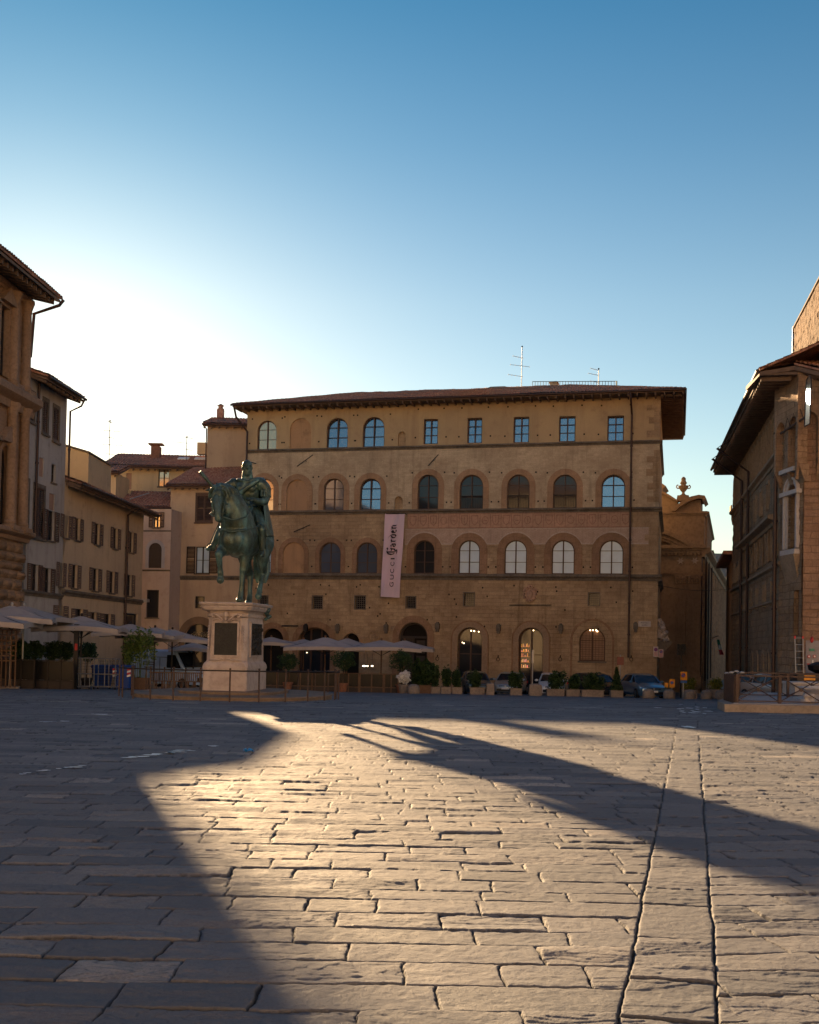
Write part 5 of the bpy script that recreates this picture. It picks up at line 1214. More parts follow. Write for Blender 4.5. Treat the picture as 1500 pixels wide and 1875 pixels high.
# eave line z and string courses found from their pixel rows
zs1 = FP.pix(1376, 1061)[1]; zs_t = FP.pix(1400, 868)[1]; zrow = FP.pix(1410, 862)[1]
zg_hi = zE_ - 0.7; 
n_t = 17
sT0, sT1 = sA + 0.8, sBk - 0.9
for i in range(n_t):
    a = sT0 + (sT1 - sT0) * i / n_t; w_ = (sT1 - sT0) / n_t * .5; hsA.append(archl(a, a + w_, zs_t + .35, zE_ - 1.15, n=8)); meta.append('tall')
zq = FP.pix(1407, 915)[1]
for i in range(6):
    a = sA + 8 + i * 3.1; hsA.append(rectl(a, a + .75, zq - .65, zq + .8)); meta.append('small')
zc_ = FP.pix(1404, 962)[1]
for i in range(7):
    a = sA + 8.5 + i * 2.55; hsA.append(archl(a, a + 1.2, zs1 + .35, zc_ - .45, n=8)); meta.append('big')
for i in range(3): a = sA + 1.2 + i * 2.2; hsA.append(archl(a, a + 1.0, zs1 + .35, zc_ - .9, n=8)); meta.append('big')
zk = FP.pix(1392, 1097)[1]
for i in range(5): a = sA + 9 + i * 3.4; hsA.append(rectl(a, a + .8, zk - .6, zk + .7)); meta.append('small')
rough_wall('wall', FP, sA, sBk + .3, ZB, zE_, hsA, M['pv'], pv, seed=4)
for lp, k in zip(hsA, meta):
    o = MB(); z0_ = min(p[1] for p in lp); s0_, s1_ = lp[0][0], lp[1][0]
    ringf(o, FP, lp, [(a, max(b, z0_ - .1)) for a, b in grow(lp, .16)], -.1, .13); 
    if k == 'big': o.fbox(FP, (s0_ + s1_) / 2 - .05, (s0_ + s1_) / 2 + .05, z0_, max(p[1] for p in lp) - .3, -.35, -.25)
    w_ = o.build('window', M['pv_trim'] if 'pv_trim' in M else M.setdefault('pv_trim', stone('grey_window_stone', (0.38, 0.28, 0.19), (0.26, 0.19, 0.13))), pv); MB().poly(FP, [grow(lp, .05)], -.42).build('pane', M['glass_dark'] if k != 'big' else M['shutter'], w_)
o = MB()
for z, h_, ot in ((zs_t + .1, .45, .35), (zs1, .35, .3), (FP.pix(1392, 1108)[1], .25, .2)): cornice(o, FP, sA, sBk + .2, z, h_, ot)
cornice(o, FP, sA + 7.6, sBk - 1.5, zc_, .5, .6)
o.build('string_course', M['pv_trim'], pv)
# deep eaves
OVp = 1.55; a0 = sA - .15; a1_ = 31.0; ze2 = zE_ - .1
P = FP.pt
roof_grid('roof', P(a0, ze2, OVp), P(a1_, ze2, OVp), P(a1_, ze2 + 4.2, -8), P(a0 + 6, ze2 + 4.2, -8), pv)
o = MB(); o.hexa([P(a0 + .05, ze2 - .32, OVp - .05), P(a1_ - .05, ze2 - .32, OVp - .05), P(a1_ - .05, ze2 - .32, -6), P(a0 + .05, ze2 - .32, -6), P(a0 + .05, ze2 - .18, OVp - .05), P(a1_ - .05, ze2 - .18, OVp - .05), P(a1_ - .05, ze2 - .18, -6), P(a0 + .05, ze2 - .18, -6)])
k = a0 + .1
while k < a1_ - .1: o.fbox(FP, k, k + .12, ze2 - .52, ze2 - .32, .03, OVp - .12); k += .6
o.build('eaves', M['soffit'], pv)
o = MB(); o.tube([P(a0, ze2 - .1, OVp + .08), P(a1_, ze2 - .1, OVp + .08)], .09, 8); o.build('gutter', M['pipe'], pv)
for x in (1366, 1378):
    s_ = FP.pix(x, 1000)[0]; pipe(pv, [P(s_, ze2 - .3, OVp - .1), P(s_, ze2 - .8, 2.2), P(s_, ze2 - 2.3, .3), P(s_, -1.5, .28)], .085)
pipe(pv, [P(sBk + .1, ze2 - .4, .4), P(sBk + .1, -1.5, .4)], .1)
o = MB(); s_ = FP.pix(1341, 927)[0]; o.fbox(FP, s_ - 1.1, s_, FP.pix(1341, 935)[1], FP.pix(1341, 925)[1], 0, .1); o.hexa([P(sA - .9, zs_t - .35, .1), P(sA + .1, zs_t - .9, .1), P(sA + .1, zs_t - .9, -1), P(sA - .9, zs_t - .35, -1), P(sA - .9, zs_t + .2, .1), P(sA + .1, zs_t + .2, .1), P(sA + .1, zs_t + .2, -1), P(sA - .9, zs_t + .2, -1)]); o.build('corner_corbel', M['pv_trim'], pv)
# nearer block: flank, corner, then the front that faces the square
zE_ -= 0.1
FB = Fr(FP.pt(sBk, 0, .12).to_2d(), (at(1471, 1000, 51.9).x, 51.9)); print('flank', FB.len)
def fb(x0, x1, y0, y1):
    a, b, c, d = FB.rect(x0, x1, y0, y1); return a, b, c, d
s0, s1, z0, z1 = fb(1445, 1461, 885, 1005); big = archl(s0, s1, z0, z1)
s2_, s3_, z2_, z3_ = fb(1455, 1466, 1078, 1164); slit = archl(s2_, s3_, z2_, z3_, n=8); ztop = zE_
def sh(lp): return lp
rough_wall('flank_wall', FB, 0, FB.len, ZB, ztop, [sh(big), sh(slit)], M['pv'], pv, seed=9, du=.2)
M['marble'] = stone('pale_marble_frame', (0.58, 0.53, 0.50), (0.45, 0.41, 0.39), bump=0.15, dark=0.3)
o = MB(); lp = sh(big); ringf(o, FB, lp, [(a, max(b, z0 - .2)) for a, b in grow(lp, .2)], -.1, .12); ringf(o, FB, grow(lp, .2), [(a, max(b, z0 - .2)) for a, b in grow(lp, .3)], -.1, .2)
a, b = lp[0][0], lp[1][0]; o.fbox(FB, a - .35, b + .35, z0 - .3, z0 - .05, -.1, .3); m_ = (a + b) / 2; o.fbox(FB, m_ - .06, m_ + .06, z0, z1 - (b - a) * .5, -.3, -.1); o.fbox(FB, a - .5, b + .5, z1 - (b - a) * .5 - .1, z1 - (b - a) * .5 + .1, 0, .3)
for q in (-1, 1): arcb = [(m_ + q * (b - a) / 4 + (b - a) / 4 * math.cos(t), z1 - (b - a) * .62 + (b - a) / 4 * math.sin(t)) for t in [i * math.pi / 8 for i in range(9)]]; o.tube([FB.pt(x, z, -.15) for x, z in arcb], .06, 6)
o.slab(FB, [[(a - .35, z1 + .5), (b + .35, z1 + .5), (b + .35, z1 + .7), (a - .35, z1 + .7)]], 0, .4)
wmo = o.build('marble_window', M['marble'], pv); MB().poly(FB, [grow(lp, .05)], -.35).build('pane', M['glass_blue'], wmo)
o = MB(); lp2 = sh(slit); MB().poly(FB, [grow(lp2, .05)], -.45).build('slit_opening', M['void'], pv)
o = MB(); o.hexa([FB.pt(x, z, n_) for x, z, n_ in ((a - .2, z0 - 1.6, .06), (b + .2, z0 - 1.6, .06), (b + .2, z0 - 1.6, -.1), (a - .2, z0 - 1.6, -.1), (a - .3, z0 - .3, .35), (b + .35, z0 - .3, .35), (b + .35, z0 - .3, -.1), (a - .3, z0 - .3, -.1))]); o.build('window_corbel', M['pv_trim'], pv)
# front face (towards the square)
pc = FB.pt(FB.len, 0, 0); FF = Fr(pc.to_2d(), (pc + Vector((10.0, -1.4, 0))).to_2d())
M['pv_f'] = masonry('red_brown_rough_stone', FF.ang, (0.255, 0.15, 0.10), (0.36, 0.225, 0.15), (0.14, 0.09, 0.06), 0.7, 0.34, (0.15, 0.09, 0.065), 1.0, 0.08, rowvar=0.6, msize=0.02, stain_amt=0.45)
rough_wall('front_wall', FF, 0, FF.len, ZB, ztop, [], M['pv_f'], pv, seed=12)
# corbelled gallery arches round the corner, carrying a proud upper wall
def gallery(fr, s0, s1, n, zc, out, zt, seed):
    w = (s1 - s0) / n; mb = MB(); hl = []
    for i in range(n):
        a = s0 + i * w + w * .12; b = s0 + (i + 1) * w - w * .12; hl.append(archl(a, b, zc, zc + 2.4, rise=w * .42, n=10))
    outer = [(s0, zc)]
    for i in range(n):
        a, b = hl[i][0][0], hl[i][1][0]; arc = hl[i][2:]                # from right to left over the top
        outer += [(a, zc)] + arc[::-1] + [(b, zc)]
    outer += [(s1, zc), (s1, zt), (s0, zt)]
    mb.poly(fr, [outer], out)
    for i in range(n):
        lp = hl[i]; arc = [(lp[0][0], zc)] + lp[2:][::-1] + [(lp[1][0], zc)]
        mb.strip([[fr.pt(x, z, out) for x, z in arc], [fr.pt(x, z, 0) for x, z in arc]])
    mb.add([fr.pt(s0, zt, 0), fr.pt(s1, zt, 0), fr.pt(s1, zt, out), fr.pt(s0, zt, out)], [(0, 1, 2, 3)])
    for i in range(n + 1):
        c = s0 + i * w; hw = w * .12; P = fr.pt
        mb.hexa([P(max(s0, c - hw), zc - .8, .12), P(min(s1, c + hw), zc - .8, .12), P(min(s1, c + hw), zc - .8, -.1), P(max(s0, c - hw), zc - .8, -.1), P(max(s0, c - hw), zc, out), P(min(s1, c + hw), zc, out), P(min(s1, c + hw), zc, -.1), P(max(s0, c - hw), zc, -.1)])
    for s_, q in ((s0, 1), (s1, -1)):
        mb.add([fr.pt(s_, zc, 0), fr.pt(s_, zc, out), fr.pt(s_, zt, out), fr.pt(s_, zt, 0)], [(0, 1, 2, 3)])
    return mb
gal = masonry('gallery_stone', FF.ang, (0.28, 0.18, 0.115), (0.42, 0.28, 0.18), (0.15, 0.1, 0.065), 0.45, 0.28, (0.18, 0.12, 0.08), 1.0, 0.05)
zc = FB.pix(1450, 860)[1]
gallery(FB, 0.05, FB.len + .35, 2, zc, .4, zE_ - .15, 3).build('arched_gallery', gal, pv)
gallery(FF, -.4, 7.0, 7, zc + .1, .42, zE_ - .15, 5).build('arched_gallery', gal, pv)
# the higher hall behind, its flank parallel to the street wall
FH = Fr(P(10, 0, -5.5).to_2d(), P(46, 0, -5.5).to_2d()); sh0 = FH.pix(1455, 640)[0]; zh = FH.pix(1478, 559)[1]; print('hall', sh0, zh)
rough_wall('upper_hall', FH, sh0, FH.len, 12, zh, [], masonry('dark_brown_rubble', FH.ang, (0.17, 0.11, 0.07), (0.28, 0.185, 0.12), (0.09, 0.06, 0.04), 0.4, 0.2, (0.12, 0.08, 0.05), 1.0, 0.08), pv, seed=15, du=.25, dz=.15, amp=.10)
o = MB(); o.fbox(FH, sh0 - .1, FH.len, zh, zh + .14, -8, .16); o.build('coping', M['pietra'], pv)
o = MB(); o.tube([FH.pt(sh0 - .12, zh - 4, .1), FH.pt(sh0 - .12, FH.pix(1455, 598)[1], .1)], .07, 6); q = FH.pt(sh0 + 1.0, zh, -.1); o.tube([q, q + Vector((0, 0, .5)), q + Vector((.1, 0, .62)), q + Vector((.3, -.4, .62))], .035, 6); o.build('lightning_rod', M['iron'], pv)
# front roof slab over the gallery
E = [P(31.0, ze2, OVp), at(1455, 664, 51.6), at(1503, 675, 50.6), at(1580, 690, 49.5)]
B_ = [P(31.0, ze2 + 1.2, -3.5), at(1475, 660, 60), at(1530, 660, 60), at(1640, 660, 60)]
for i in range(3):
    roof_grid('front_roof', E[i], E[i + 1], B_[i + 1] + Vector((0, 0, .2)), B_[i] + Vector((0, 0, .2)), pv) if i < 3 else None
o = MB()
for i in range(3):
    dn = Vector((0, 0, -.15)); th = Vector((0, 0, -.2)); q = [E[i], E[i + 1], E[i + 1] + Vector((0, 3.4, 0.1)), E[i] + Vector((.4, 3.4, 0.1))]; o.hexa([p + dn + th for p in q] + [p + dn for p in q])
o.build('front_eaves', M['soffit'], pv)
# casement standing ajar that mirrors the low sun
wc = at(1480, 733, 50.2); tgt = (Vector((0, 0, CAMZ)) - wc).normalized(); nrm = (SUN + tgt).normalized()
right = Vector((0, 0, 1)).cross(nrm).normalized(); upv = nrm.cross(right); o = MB(); hw, hh = .34, 1.15
lpw = [(-hw, -hh), (hw, -hh), (hw, hh - hw), (hw * .7, hh - hw * .25), (0, hh), (-hw * .7, hh - hw * .25), (-hw, hh - hw)]
o.add([wc + right * a + upv * b for a, b in lpw], [tuple(range(7))])
cas = thing('casement', 'tall arched casement flashing with reflected sun, high on the fortress palace', 'window', wc)
sgn = N('sun_glint_glass'); sgn.fin((0.97, 0.9, 0.8), 0.23, metal=1.0); o.build('pane', sgn.m, cas)
o = MB(); ring_ = [wc + right * a + upv * b for a, b in lpw]; o.tube(ring_ + [ring_[0]], .03, 6); o.tube([wc + Vector((.1, 0, 0)), wc + Vector((.5, 1.6, 0))], .03, 5); o.build('casement_frame', M['frame_dark'], cas)
# scaffold-like awning brackets on the gallery
o = MB(); A, B = at(1430, 794, 53.6), at(1476, 763, 50.9); o.tube([A, B], .06, 6)
for t in (0.15, .4, .65):
    q = A.lerp(B, t); r = A.lerp(B, t + .25); o.tube([q, q.lerp(r, .5) + Vector((0, 0, .55)), r], .02, 5)
o.build('gallery_railing', M['iron_brown'], pv)
# building beyond the far corner
FX = Fr(at(1330, 1100, 98).to_2d(), at(1346, 1100, 84).to_2d())
t = thing('town_house', 'narrow dark orange house end just left of the fortress palace', 'building', FX.pt(1, -1, -2))
MB().slab(FX, [rectl(0, FX.len, ZB, FX.pix(1336, 1032)[1])], -5, 0).build('wall', plaster('orange_brown_plaster', (0.36, 0.21, 0.12)), t)
o = MB(); z_ = FX.pix(1336, 1032)[1]; o.fbox(FX, -.6, FX.len, z_, z_ + .3, -5, .9); o.build('roof', M['tile'], t)
# ---------------------------------------------------------------- the side of the square behind the viewer, sunlit, mirrored in the palace windows
M['behind'] = plaster('sunny_ochre_plaster', (0.76, 0.64, 0.48), (0.70, 0.58, 0.44), (0.45, 0.32, 0.2))
for i, (xa, xb, y, h_, lab) in enumerate(((110, 40, -44, 31, 'ochre palace behind the viewer, at the right end of its row'), (39.4, -12, -48, 34, 'tallest ochre palace behind the viewer, middle of its row'), (-12.6, -85, -45, 30, 'lowest ochre palace behind the viewer, at the left end of its row'))):
    f = Fr((xa, y), (xb, y)); ws = []
    for r_ in range(4):
        for k in range(int(f.len / 6.2)):
            a = 1.6 + k * 6.2; ws.append(dict(loop=archl(a, a + 1.5, 5 + r_ * 6, 8.3 + r_ * 6, n=6), st='pane', sill=0))
    house('town_house', lab, f, 0, f.len, h_, 12, M['behind'], ws, eave=1.5, rise=3, run=9)
# ---------------------------------------------------------------- bronze rider on horseback
def bronze():
    n = N('verdigris_bronze'); P = n.pos(); mp = n.n('ShaderNodeMapping'); n.l(P, mp.inputs[0]); mp.inputs['Scale'].default_value = (4.5, 4.5, 0.9)
    st = n.noise(mp.outputs[0], 1.0, 5, 0.65); a = n.noise(P, 2.4, 5, 0.6); b = n.noise(P, 22, 4, 0.6)
    c = n.ramp(st, [(0.32, (0.03, 0.05, 0.045)), (0.47, (0.055, 0.10, 0.10)), (0.62, (0.095, 0.20, 0.205)), (0.8, (0.20, 0.34, 0.34))])
    c = n.mix(n.ramp(a, [(0.42, 0.0), (0.66, 0.75)]), c, (0.045, 0.055, 0.025))
    c = n.mix(n.ramp(b, [(0.3, 0.5), (0.5, 0.0)]), c, (0.012, 0.018, 0.014))
    return n.fin(c, n.ramp(b, [(0.3, 0.55), (0.7, 0.34)]), n.bump(n.math('ADD', b, n.math('MULTIPLY', a, 2)), 0.35, 0.01), metal=0.35, spec=0.6)
M['bronze'] = bronze()
SD = 34.0; so = at(445, 1105, SD); AX = R(17)
_c = Vector((-so.x, -so.y, 0)).normalized(); _r = Vector((-_c.y, _c.x, 0))
HF = _c * math.cos(AX) - _r * math.sin(AX); HL = _r * math.cos(AX) + _c * math.sin(AX)
K = SD / 2000 / 0.0175
def T(f, l, z): return so + (HF * f + HL * l) * K + Vector((0, 0, z * K))
MT = Matrix((HF, HL, Vector((0, 0, 1)))).transposed()
def limb(mb, pts, rs, n=12):
    """smooth tapered limb through joints"""
    P_ = []; R_ = []; pts = [Vector(p) for p in pts]
    for i in range(len(pts) - 1):
        p0 = pts[max(i - 1, 0)]; p1 = pts[i]; p2 = pts[i + 1]; p3 = pts[min(i + 2, len(pts) - 1)]
        for k in range(5):
            t = k / 5; q = 0.5 * ((2 * p1) + (p2 - p0) * t + (2 * p0 - 5 * p1 + 4 * p2 - p3) * t * t + (3 * p1 - 3 * p2 + p3 - p0) * t ** 3)
            P_.append(T(*q)); R_.append((rs[i] * (1 - t) + rs[i + 1] * t) * K)
    P_.append(T(*pts[-1])); R_.append(rs[-1] * K)
    mb.tube(P_, R_, n); mb.ell(P_[0], R_[0], n=10, k=7); mb.ell(P_[-1], R_[-1], n=10, k=7)
def el(mb, c, r, tilt=0, yaw=0):
    """ellipsoid, radii along (forward, left, up)"""
    Mx = MT @ Matrix.Rotation(yaw, 3, 'Z') @ Matrix.Rotation(tilt, 3, 'Y'); mb.ell(T(*c), tuple(a * K for a in r), M=Mx, n=16, k=12)
def solid(mb, name, parent, vox=0.026, smooth=6, mat=None):
    """fuse overlapping volumes into one continuous skin"""
    o = mb.build(name, mat or M['bronze'], parent); m = o.modifiers.new('r', 'REMESH'); m.mode = 'VOXEL'; m.voxel_size = vox; m.use_smooth_shade = True
    s = o.modifiers.new('s', 'SMOOTH'); s.factor = 0.5; s.iterations = smooth
    bpy.context.view_layer.update(); dg = bpy.context.evaluated_depsgraph_get(); me = bpy.data.meshes.new_from_object(o.evaluated_get(dg))
    o.modifiers.clear(); old = o.data; o.data = me; bpy.data.meshes.remove(old); me.name = name
    me.polygons.foreach_set('use_smooth', [True] * len(me.polygons)); me.materials.clear(); me.materials.append(mat or M['bronze']); return o
st = thing('equestrian_statue', 'green bronze statue of a bald bearded rider with a baton on a pacing horse', 'statue', so)
h = MB()
el(h, (0.72, 0, 2.03), (.60, .49, .64)); el(h, (0.95, 0.0, 1.93), (.42, .43, .50)); el(h, (0.1, 0, 2.08), (.95, .52, .60)); el(h, (-.6, 0, 2.14), (.8, .51, .57)); el(h, (-1.12, 0, 2.2), (.62, .52, .60))
el(h, (-1.25, .26, 2.12), (.46, .36, .58)); el(h, (-1.25, -.26, 2.12), (.46, .36, .58)); el(h, (.92, .27, 1.95), (.36, .28, .50)); el(h, (.92, -.27, 1.95), (.36, .28, .50)); el(h, (0.35, 0, 2.45), (.6, .28, .34))
el(h, (1.22, .17, 1.95), (.17, .20, .30)); el(h, (1.22, -.17, 1.95), (.17, .20, .30))
limb(h, [(.62, 0, 2.2), (.85, -.02, 2.62), (1.02, -.10, 2.98), (1.16, -.22, 3.22), (1.36, -.36, 3.32), (1.52, -.42, 3.26)], [.60, .52, .43, .35, .26, .20])
el(h, (.98, -.02, 2.72), (.34, .36, .46)); el(h, (1.22, -.16, 2.86), (.26, .27, .34))
# head: cranium, cheeks, tapering nose, lips, nostrils, brow, jaw
limb(h, [(1.50, -.42, 3.30), (1.62, -.39, 3.10), (1.72, -.35, 2.86), (1.79, -.31, 2.62), (1.79, -.29, 2.50)], [.19, .175, .135, .115, .10])
limb(h, [(1.42, -.37, 3.12), (1.52, -.34, 2.95), (1.62, -.30, 2.72), (1.68, -.28, 2.56)], [.20, .17, .11, .08])
el(h, (1.40, -.27, 3.02), (.17, .10, .20)); el(h, (1.36, -.50, 3.02), (.15, .08, .18)); el(h, (1.79, -.28, 2.49), (.10, .12, .09)); el(h, (1.70, -.27, 2.45), (.09, .09, .06))
for s_ in (-1, 1): el(h, (1.84, -.29 + s_ * .07, 2.52), (.05, .04, .06)); el(h, (1.64, -.40 + s_ * .15, 3.10), (.06, .05, .05)); el(h, (1.66, -.39 + s_ * .12, 3.18), (.07, .05, .04))
# legs: standing fore, raised fore, lifted hind, planted hind
limb(h, [(.82, .30, 1.95), (.80, .29, 1.55), (.80, .26, 1.28), (.80, .23, 1.00)], [.26, .20, .145, .125]); limb(h, [(.81, .23, 1.02), (.80, .21, .90), (.80, .19, .55), (.79, .17, .30)], [.125, .098, .075, .09]); limb(h, [(.79, .17, .30), (.84, .165, .16), (.86, .16, .06)], [.10, .09, .13])
el(h, (.88, .16, .06), (.17, .13, .08)); el(h, (.80, .24, 1.02), (.13, .12, .13))
limb(h, [(.90, -.32, 1.95), (1.05, -.36, 1.66), (1.26, -.37, 1.52), (1.42, -.37, 1.44)], [.26, .20, .155, .13]); limb(h, [(1.43, -.37, 1.46), (1.42, -.36, 1.30), (1.34, -.35, 1.06), (1.30, -.35, .90)], [.135, .10, .078, .092]); limb(h, [(1.30, -.35, .90), (1.27, -.35, .78), (1.29, -.35, .66)], [.10, .092, .12]); el(h, (1.27, -.35, .66), (.13, .12, .10), tilt=.6)
limb(h, [(-1.15, .32, 2.0), (-.92, .34, 1.62), (-.98, .33, 1.35), (-1.18, .31, 1.12)], [.34, .25, .17, .12]); limb(h, [(-1.20, .31, 1.12), (-1.12, .30, .95), (-.98, .29, .70), (-.90, .28, .52)], [.125, .09, .08, .09]); limb(h, [(-.90, .28, .52), (-.84, .28, .38), (-.80, .27, .27)], [.095, .09, .12])
limb(h, [(-1.25, -.30, 2.0), (-1.10, -.32, 1.62), (-1.30, -.30, 1.30), (-1.58, -.27, 1.05)], [.34, .25, .17, .125]); limb(h, [(-1.60, -.27, 1.05), (-1.56, -.25, .85), (-1.50, -.23, .50), (-1.46, -.22, .28)], [.13, .095, .08, .095]); limb(h, [(-1.46, -.22, .28), (-1.38, -.22, .15), (-1.36, -.22, .06)], [.10, .095, .13]); el(h, (-1.33, -.22, .06), (.17, .13, .08))
el(h, (-.55, 0, 1.52), (.22, .12, .12))
horse = solid(h, 'horse', st, 0.024, 5)
e = MB()
for a, b, c_ in (((1.44, -.52, 3.36), (1.42, -.66, 3.44), (1.42, -.86, 3.44)), ((1.42, -.34, 3.44), (1.42, -.40, 3.54), (1.40, -.54, 3.68))): limb(e, [a, b, c_], [.075, .07, .015], 8)
solid(e, 'ear', horse, 0.016, 2)
mn = MB(); rg = random.Random(11)
cr = [Vector(p) for p in ((1.54, -.44, 3.44), (1.40, -.38, 3.56), (1.22, -.26, 3.54), (1.04, -.12, 3.38), (.86, -.04, 3.12), (.66, 0, 2.92))]
for i in range(54):
    t = i / 53 * (len(cr) - 1); k = min(int(t), len(cr) - 2); b = cr[k].lerp(cr[k + 1], t - k); sg = -1 if i % 2 else 1
    L = rg.uniform(.22, .42); w = rg.uniform(.10, .22); limb(mn, [b + Vector((0, 0, -.12)), b + Vector((rg.uniform(-.05, .05), sg * w * .3, rg.uniform(0.0, .10))), b + Vector((rg.uniform(-.08, .08), sg * (w + .08), -.05)), b + Vector((rg.uniform(-.1, .1), sg * (w + .14), -L))], [.08, .055, .042, .012], 6)
for i in range(7): limb(mn, [(1.54, -.46 + i * .02, 3.42), (1.66, -.50 + i * .035, 3.38), (1.72, -.52 + i * .045, 3.20)], [.05, .035, .012], 6)
solid(mn, 'mane', horse, 0.02, 1)
tl = MB()
for i in range(9): limb(tl, [(-1.62, .0, 2.45), (-1.86, (i - 4) * .02, 2.3), (-1.95, (i - 4) * .05, 1.8), (-1.82 - .03 * (i % 3), (i - 4) * .055 + .06, 1.2), (-1.70, (i - 4) * .04 + .1, .75)], [.10, .08, .08, .07, .02], 7)
solid(tl, 'tail', horse, 0.03, 3)
tk = MB()      # bridle, breast strap, reins, saddle cloth
def strap(pts, r=.022): tk.tube([T(*p) for p in pts], r * K, 6)
strap([(1.60, -.60, 3.05), (1.76, -.42, 3.02), (1.66, -.20, 3.02), (1.42, -.13, 3.0)]); strap([(1.72, -.47, 2.72), (1.86, -.33, 2.70), (1.74, -.17, 2.70), (1.58, -.16, 2.70), (1.6, -.42, 2.66), (1.72, -.47, 2.72)])
strap([(1.46, -.56, 3.38), (1.60, -.58, 3.0), (1.76, -.46, 2.62)]); strap([(1.46, -.22, 3.36), (1.58, -.18, 3.0), (1.78, -.18, 2.60)])
strap([(1.78, -.18, 2.58), (1.62, .10, 2.5), (1.25, .42, 2.62), (.85, .50, 2.95), (.50, .28, 3.30)], .02); strap([(1.78, -.44, 2.58), (1.5, -.66, 2.7), (1.0, -.5, 3.0), (.52, .10, 3.30)], .02)
strap([(.15, .60, 2.55), (.7, .58, 2.38), (1.2, .38, 2.22), (1.42, 0, 2.16), (1.2, -.38, 2.22), (.7, -.58, 2.38), (.15, -.6, 2.55)], .03)
tk.build('bridle', M['bronze'], horse, smooth=True)
sd = MB(); el(sd, (-.28, 0, 2.62), (.62, .50, .22)); el(sd, (.12, 0, 2.82), (.14, .32, .20)); el(sd, (-.72, 0, 2.82), (.14, .36, .18)); el(sd, (-.2, .5, 2.35), (.5, .14, .42)); el(sd, (-.2, -.5, 2.35), (.5, .14, .42)); solid(sd, 'saddle', st, .03, 4)
# rider
r = MB()
el(r, (-.30, 0, 2.98), (.30, .36, .26)); el(r, (-.27, 0, 3.25), (.25, .30, .26)); el(r, (-.22, 0, 3.58), (.29, .40, .34)); el(r, (-.18, .0, 3.78), (.25, .44, .22)); el(r, (-.04, .16, 3.70), (.13, .17, .15)); el(r, (-.04, -.16, 3.70), (.13, .17, .15))
limb(r, [(-.2, 0, 3.85), (-.16, 0, 4.08), (-.12, 0, 4.22)], [.27, .19, .17])
HY = R(18)        # head turned a little to his left
def hd(c, rr, **k):
    a, b = c[0], c[1]; q = (-.10 + a * math.cos(HY) - b * math.sin(HY), a * math.sin(HY) + b * math.cos(HY), 4.50 + (c[2] - 4.50) * .92 - .045); el(r, q, rr, yaw=HY, **k)
hd((-.01, 0, 4.50), (.195, .165, .185)); hd((.04, 0, 4.40), (.155, .135, .17)); hd((.08, 0, 4.29), (.125, .128, .13)); hd((.09, 0, 4.21), (.10, .11, .10)); hd((-.03, 0, 4.38), (.15, .155, .18)); hd((.185, 0, 4.42), (.05, .035, .075), tilt=-.25); hd((.215, 0, 4.375), (.035, .042, .028))
for s_ in (-1, 1): hd((.15, s_ * .07, 4.50), (.05, .065, .022)); hd((.11, s_ * .085, 4.38), (.06, .04, .05)); hd((-.02, s_ * .165, 4.42), (.035, .02, .055))
hd((.17, 0, 4.325), (.04, .075, .02))
limb(r, [(-.18, .46, 3.86), (-.20, .60, 3.72), (-.18, .64, 3.48), (-.10, .62, 3.30)], [.20, .175, .135, .12]); limb(r, [(-.12, .62, 3.30), (.12, .50, 3.26), (.34, .34, 3.30)], [.12, .11, .075])
limb(r, [(-.18, -.46, 3.86), (-.10, -.64, 3.74), (.06, -.76, 3.60), (.20, -.84, 3.50)], [.20, .17, .13, .12]); limb(r, [(.20, -.84, 3.50), (.45, -.82, 3.52), (.68, -.78, 3.60)], [.12, .105, .07])
for s_, kn, an, toe in ((1, (.16, .60, 2.36), (.10, .62, 1.62), (.36, .66, 1.52)), (-1, (.35, -.62, 2.42), (.78, -.80, 1.74), (1.06, -.86, 1.64))):
    limb(r, [(-.28, s_ * .20, 2.92), (-.08, s_ * .42, 2.72), kn], [.25, .22, .155]); limb(r, [kn, tuple(kn[i] * .62 + an[i] * .38 - (.04 if i == 0 else 0) for i in range(3)), an], [.155, .135, .075]); limb(r, [an, tuple((an[i] + toe[i]) / 2 for i in range(3)), toe], [.09, .085, .055]); el(r, (an[0] - .08, an[1], an[2] - .06), (.09, .075, .07))
def hand(mb, base, dirf, dirn, side, curl):
    base, d, n_ = Vector(base), Vector(dirf).normalized(), Vector(dirn).normalized(); w = d.cross(n_) * side
    el(mb, tuple(base + d * .07), (.085, .075, .045), yaw=math.atan2(d.y, d.x))
    for i, ln in enumerate((.12, .14, .13, .10)):
        p = base + d * .12 + w * (i - 1.5) * .042; a = p + d * ln * .4 + n_ * .01; b = a + (d * math.cos(curl) - n_ * math.sin(curl)) * ln * .4; c_ = b + (d * math.cos(curl * 2) - n_ * math.sin(curl * 2)) * ln * .35
        limb(mb, [p, a, b, c_], [.025, .024, .021, .017], 8)
    p = base + d * .03 - w * .075; limb(mb, [p, p - w * .04 + d * .06 - n_ * .03, p + d * .11 - n_ * .07], [.028, .025, .018], 8)
hand(r, (.36, .33, 3.30), (.8, -.5, .05), (0, .3, 1), 1, .9); hand(r, (.70, -.78, 3.61), (.9, -.05, .35), (-.3, .1, 1), -1, 1.0)
rider = solid(r, 'rider', st, 0.018, 4)
b_ = MB(); b_.tube([T(.74, -.62, 3.44), T(.86, -.80, 3.62), T(1.10, -1.16, 4.08)], [.05 * K, .052 * K, .058 * K], 12); b_.build('baton', M['bronze'], rider, smooth='auto')
ar = MB()      # skirt of leather strips, sleeves, sash across the chest
for i in range(22):
    a = math.pi * 2 * i / 22; c_, s_ = math.cos(a), math.sin(a); p0 = Vector((-.28 + .30 * c_, .36 * s_, 3.06)); p1 = Vector((-.26 + .44 * c_ + .06, .54 * s_, 2.80)); p2 = Vector((-.24 + .50 * c_ + .10, .62 * s_, 2.62)); limb(ar, [p0, p1, p2], [.055, .06, .045], 6)
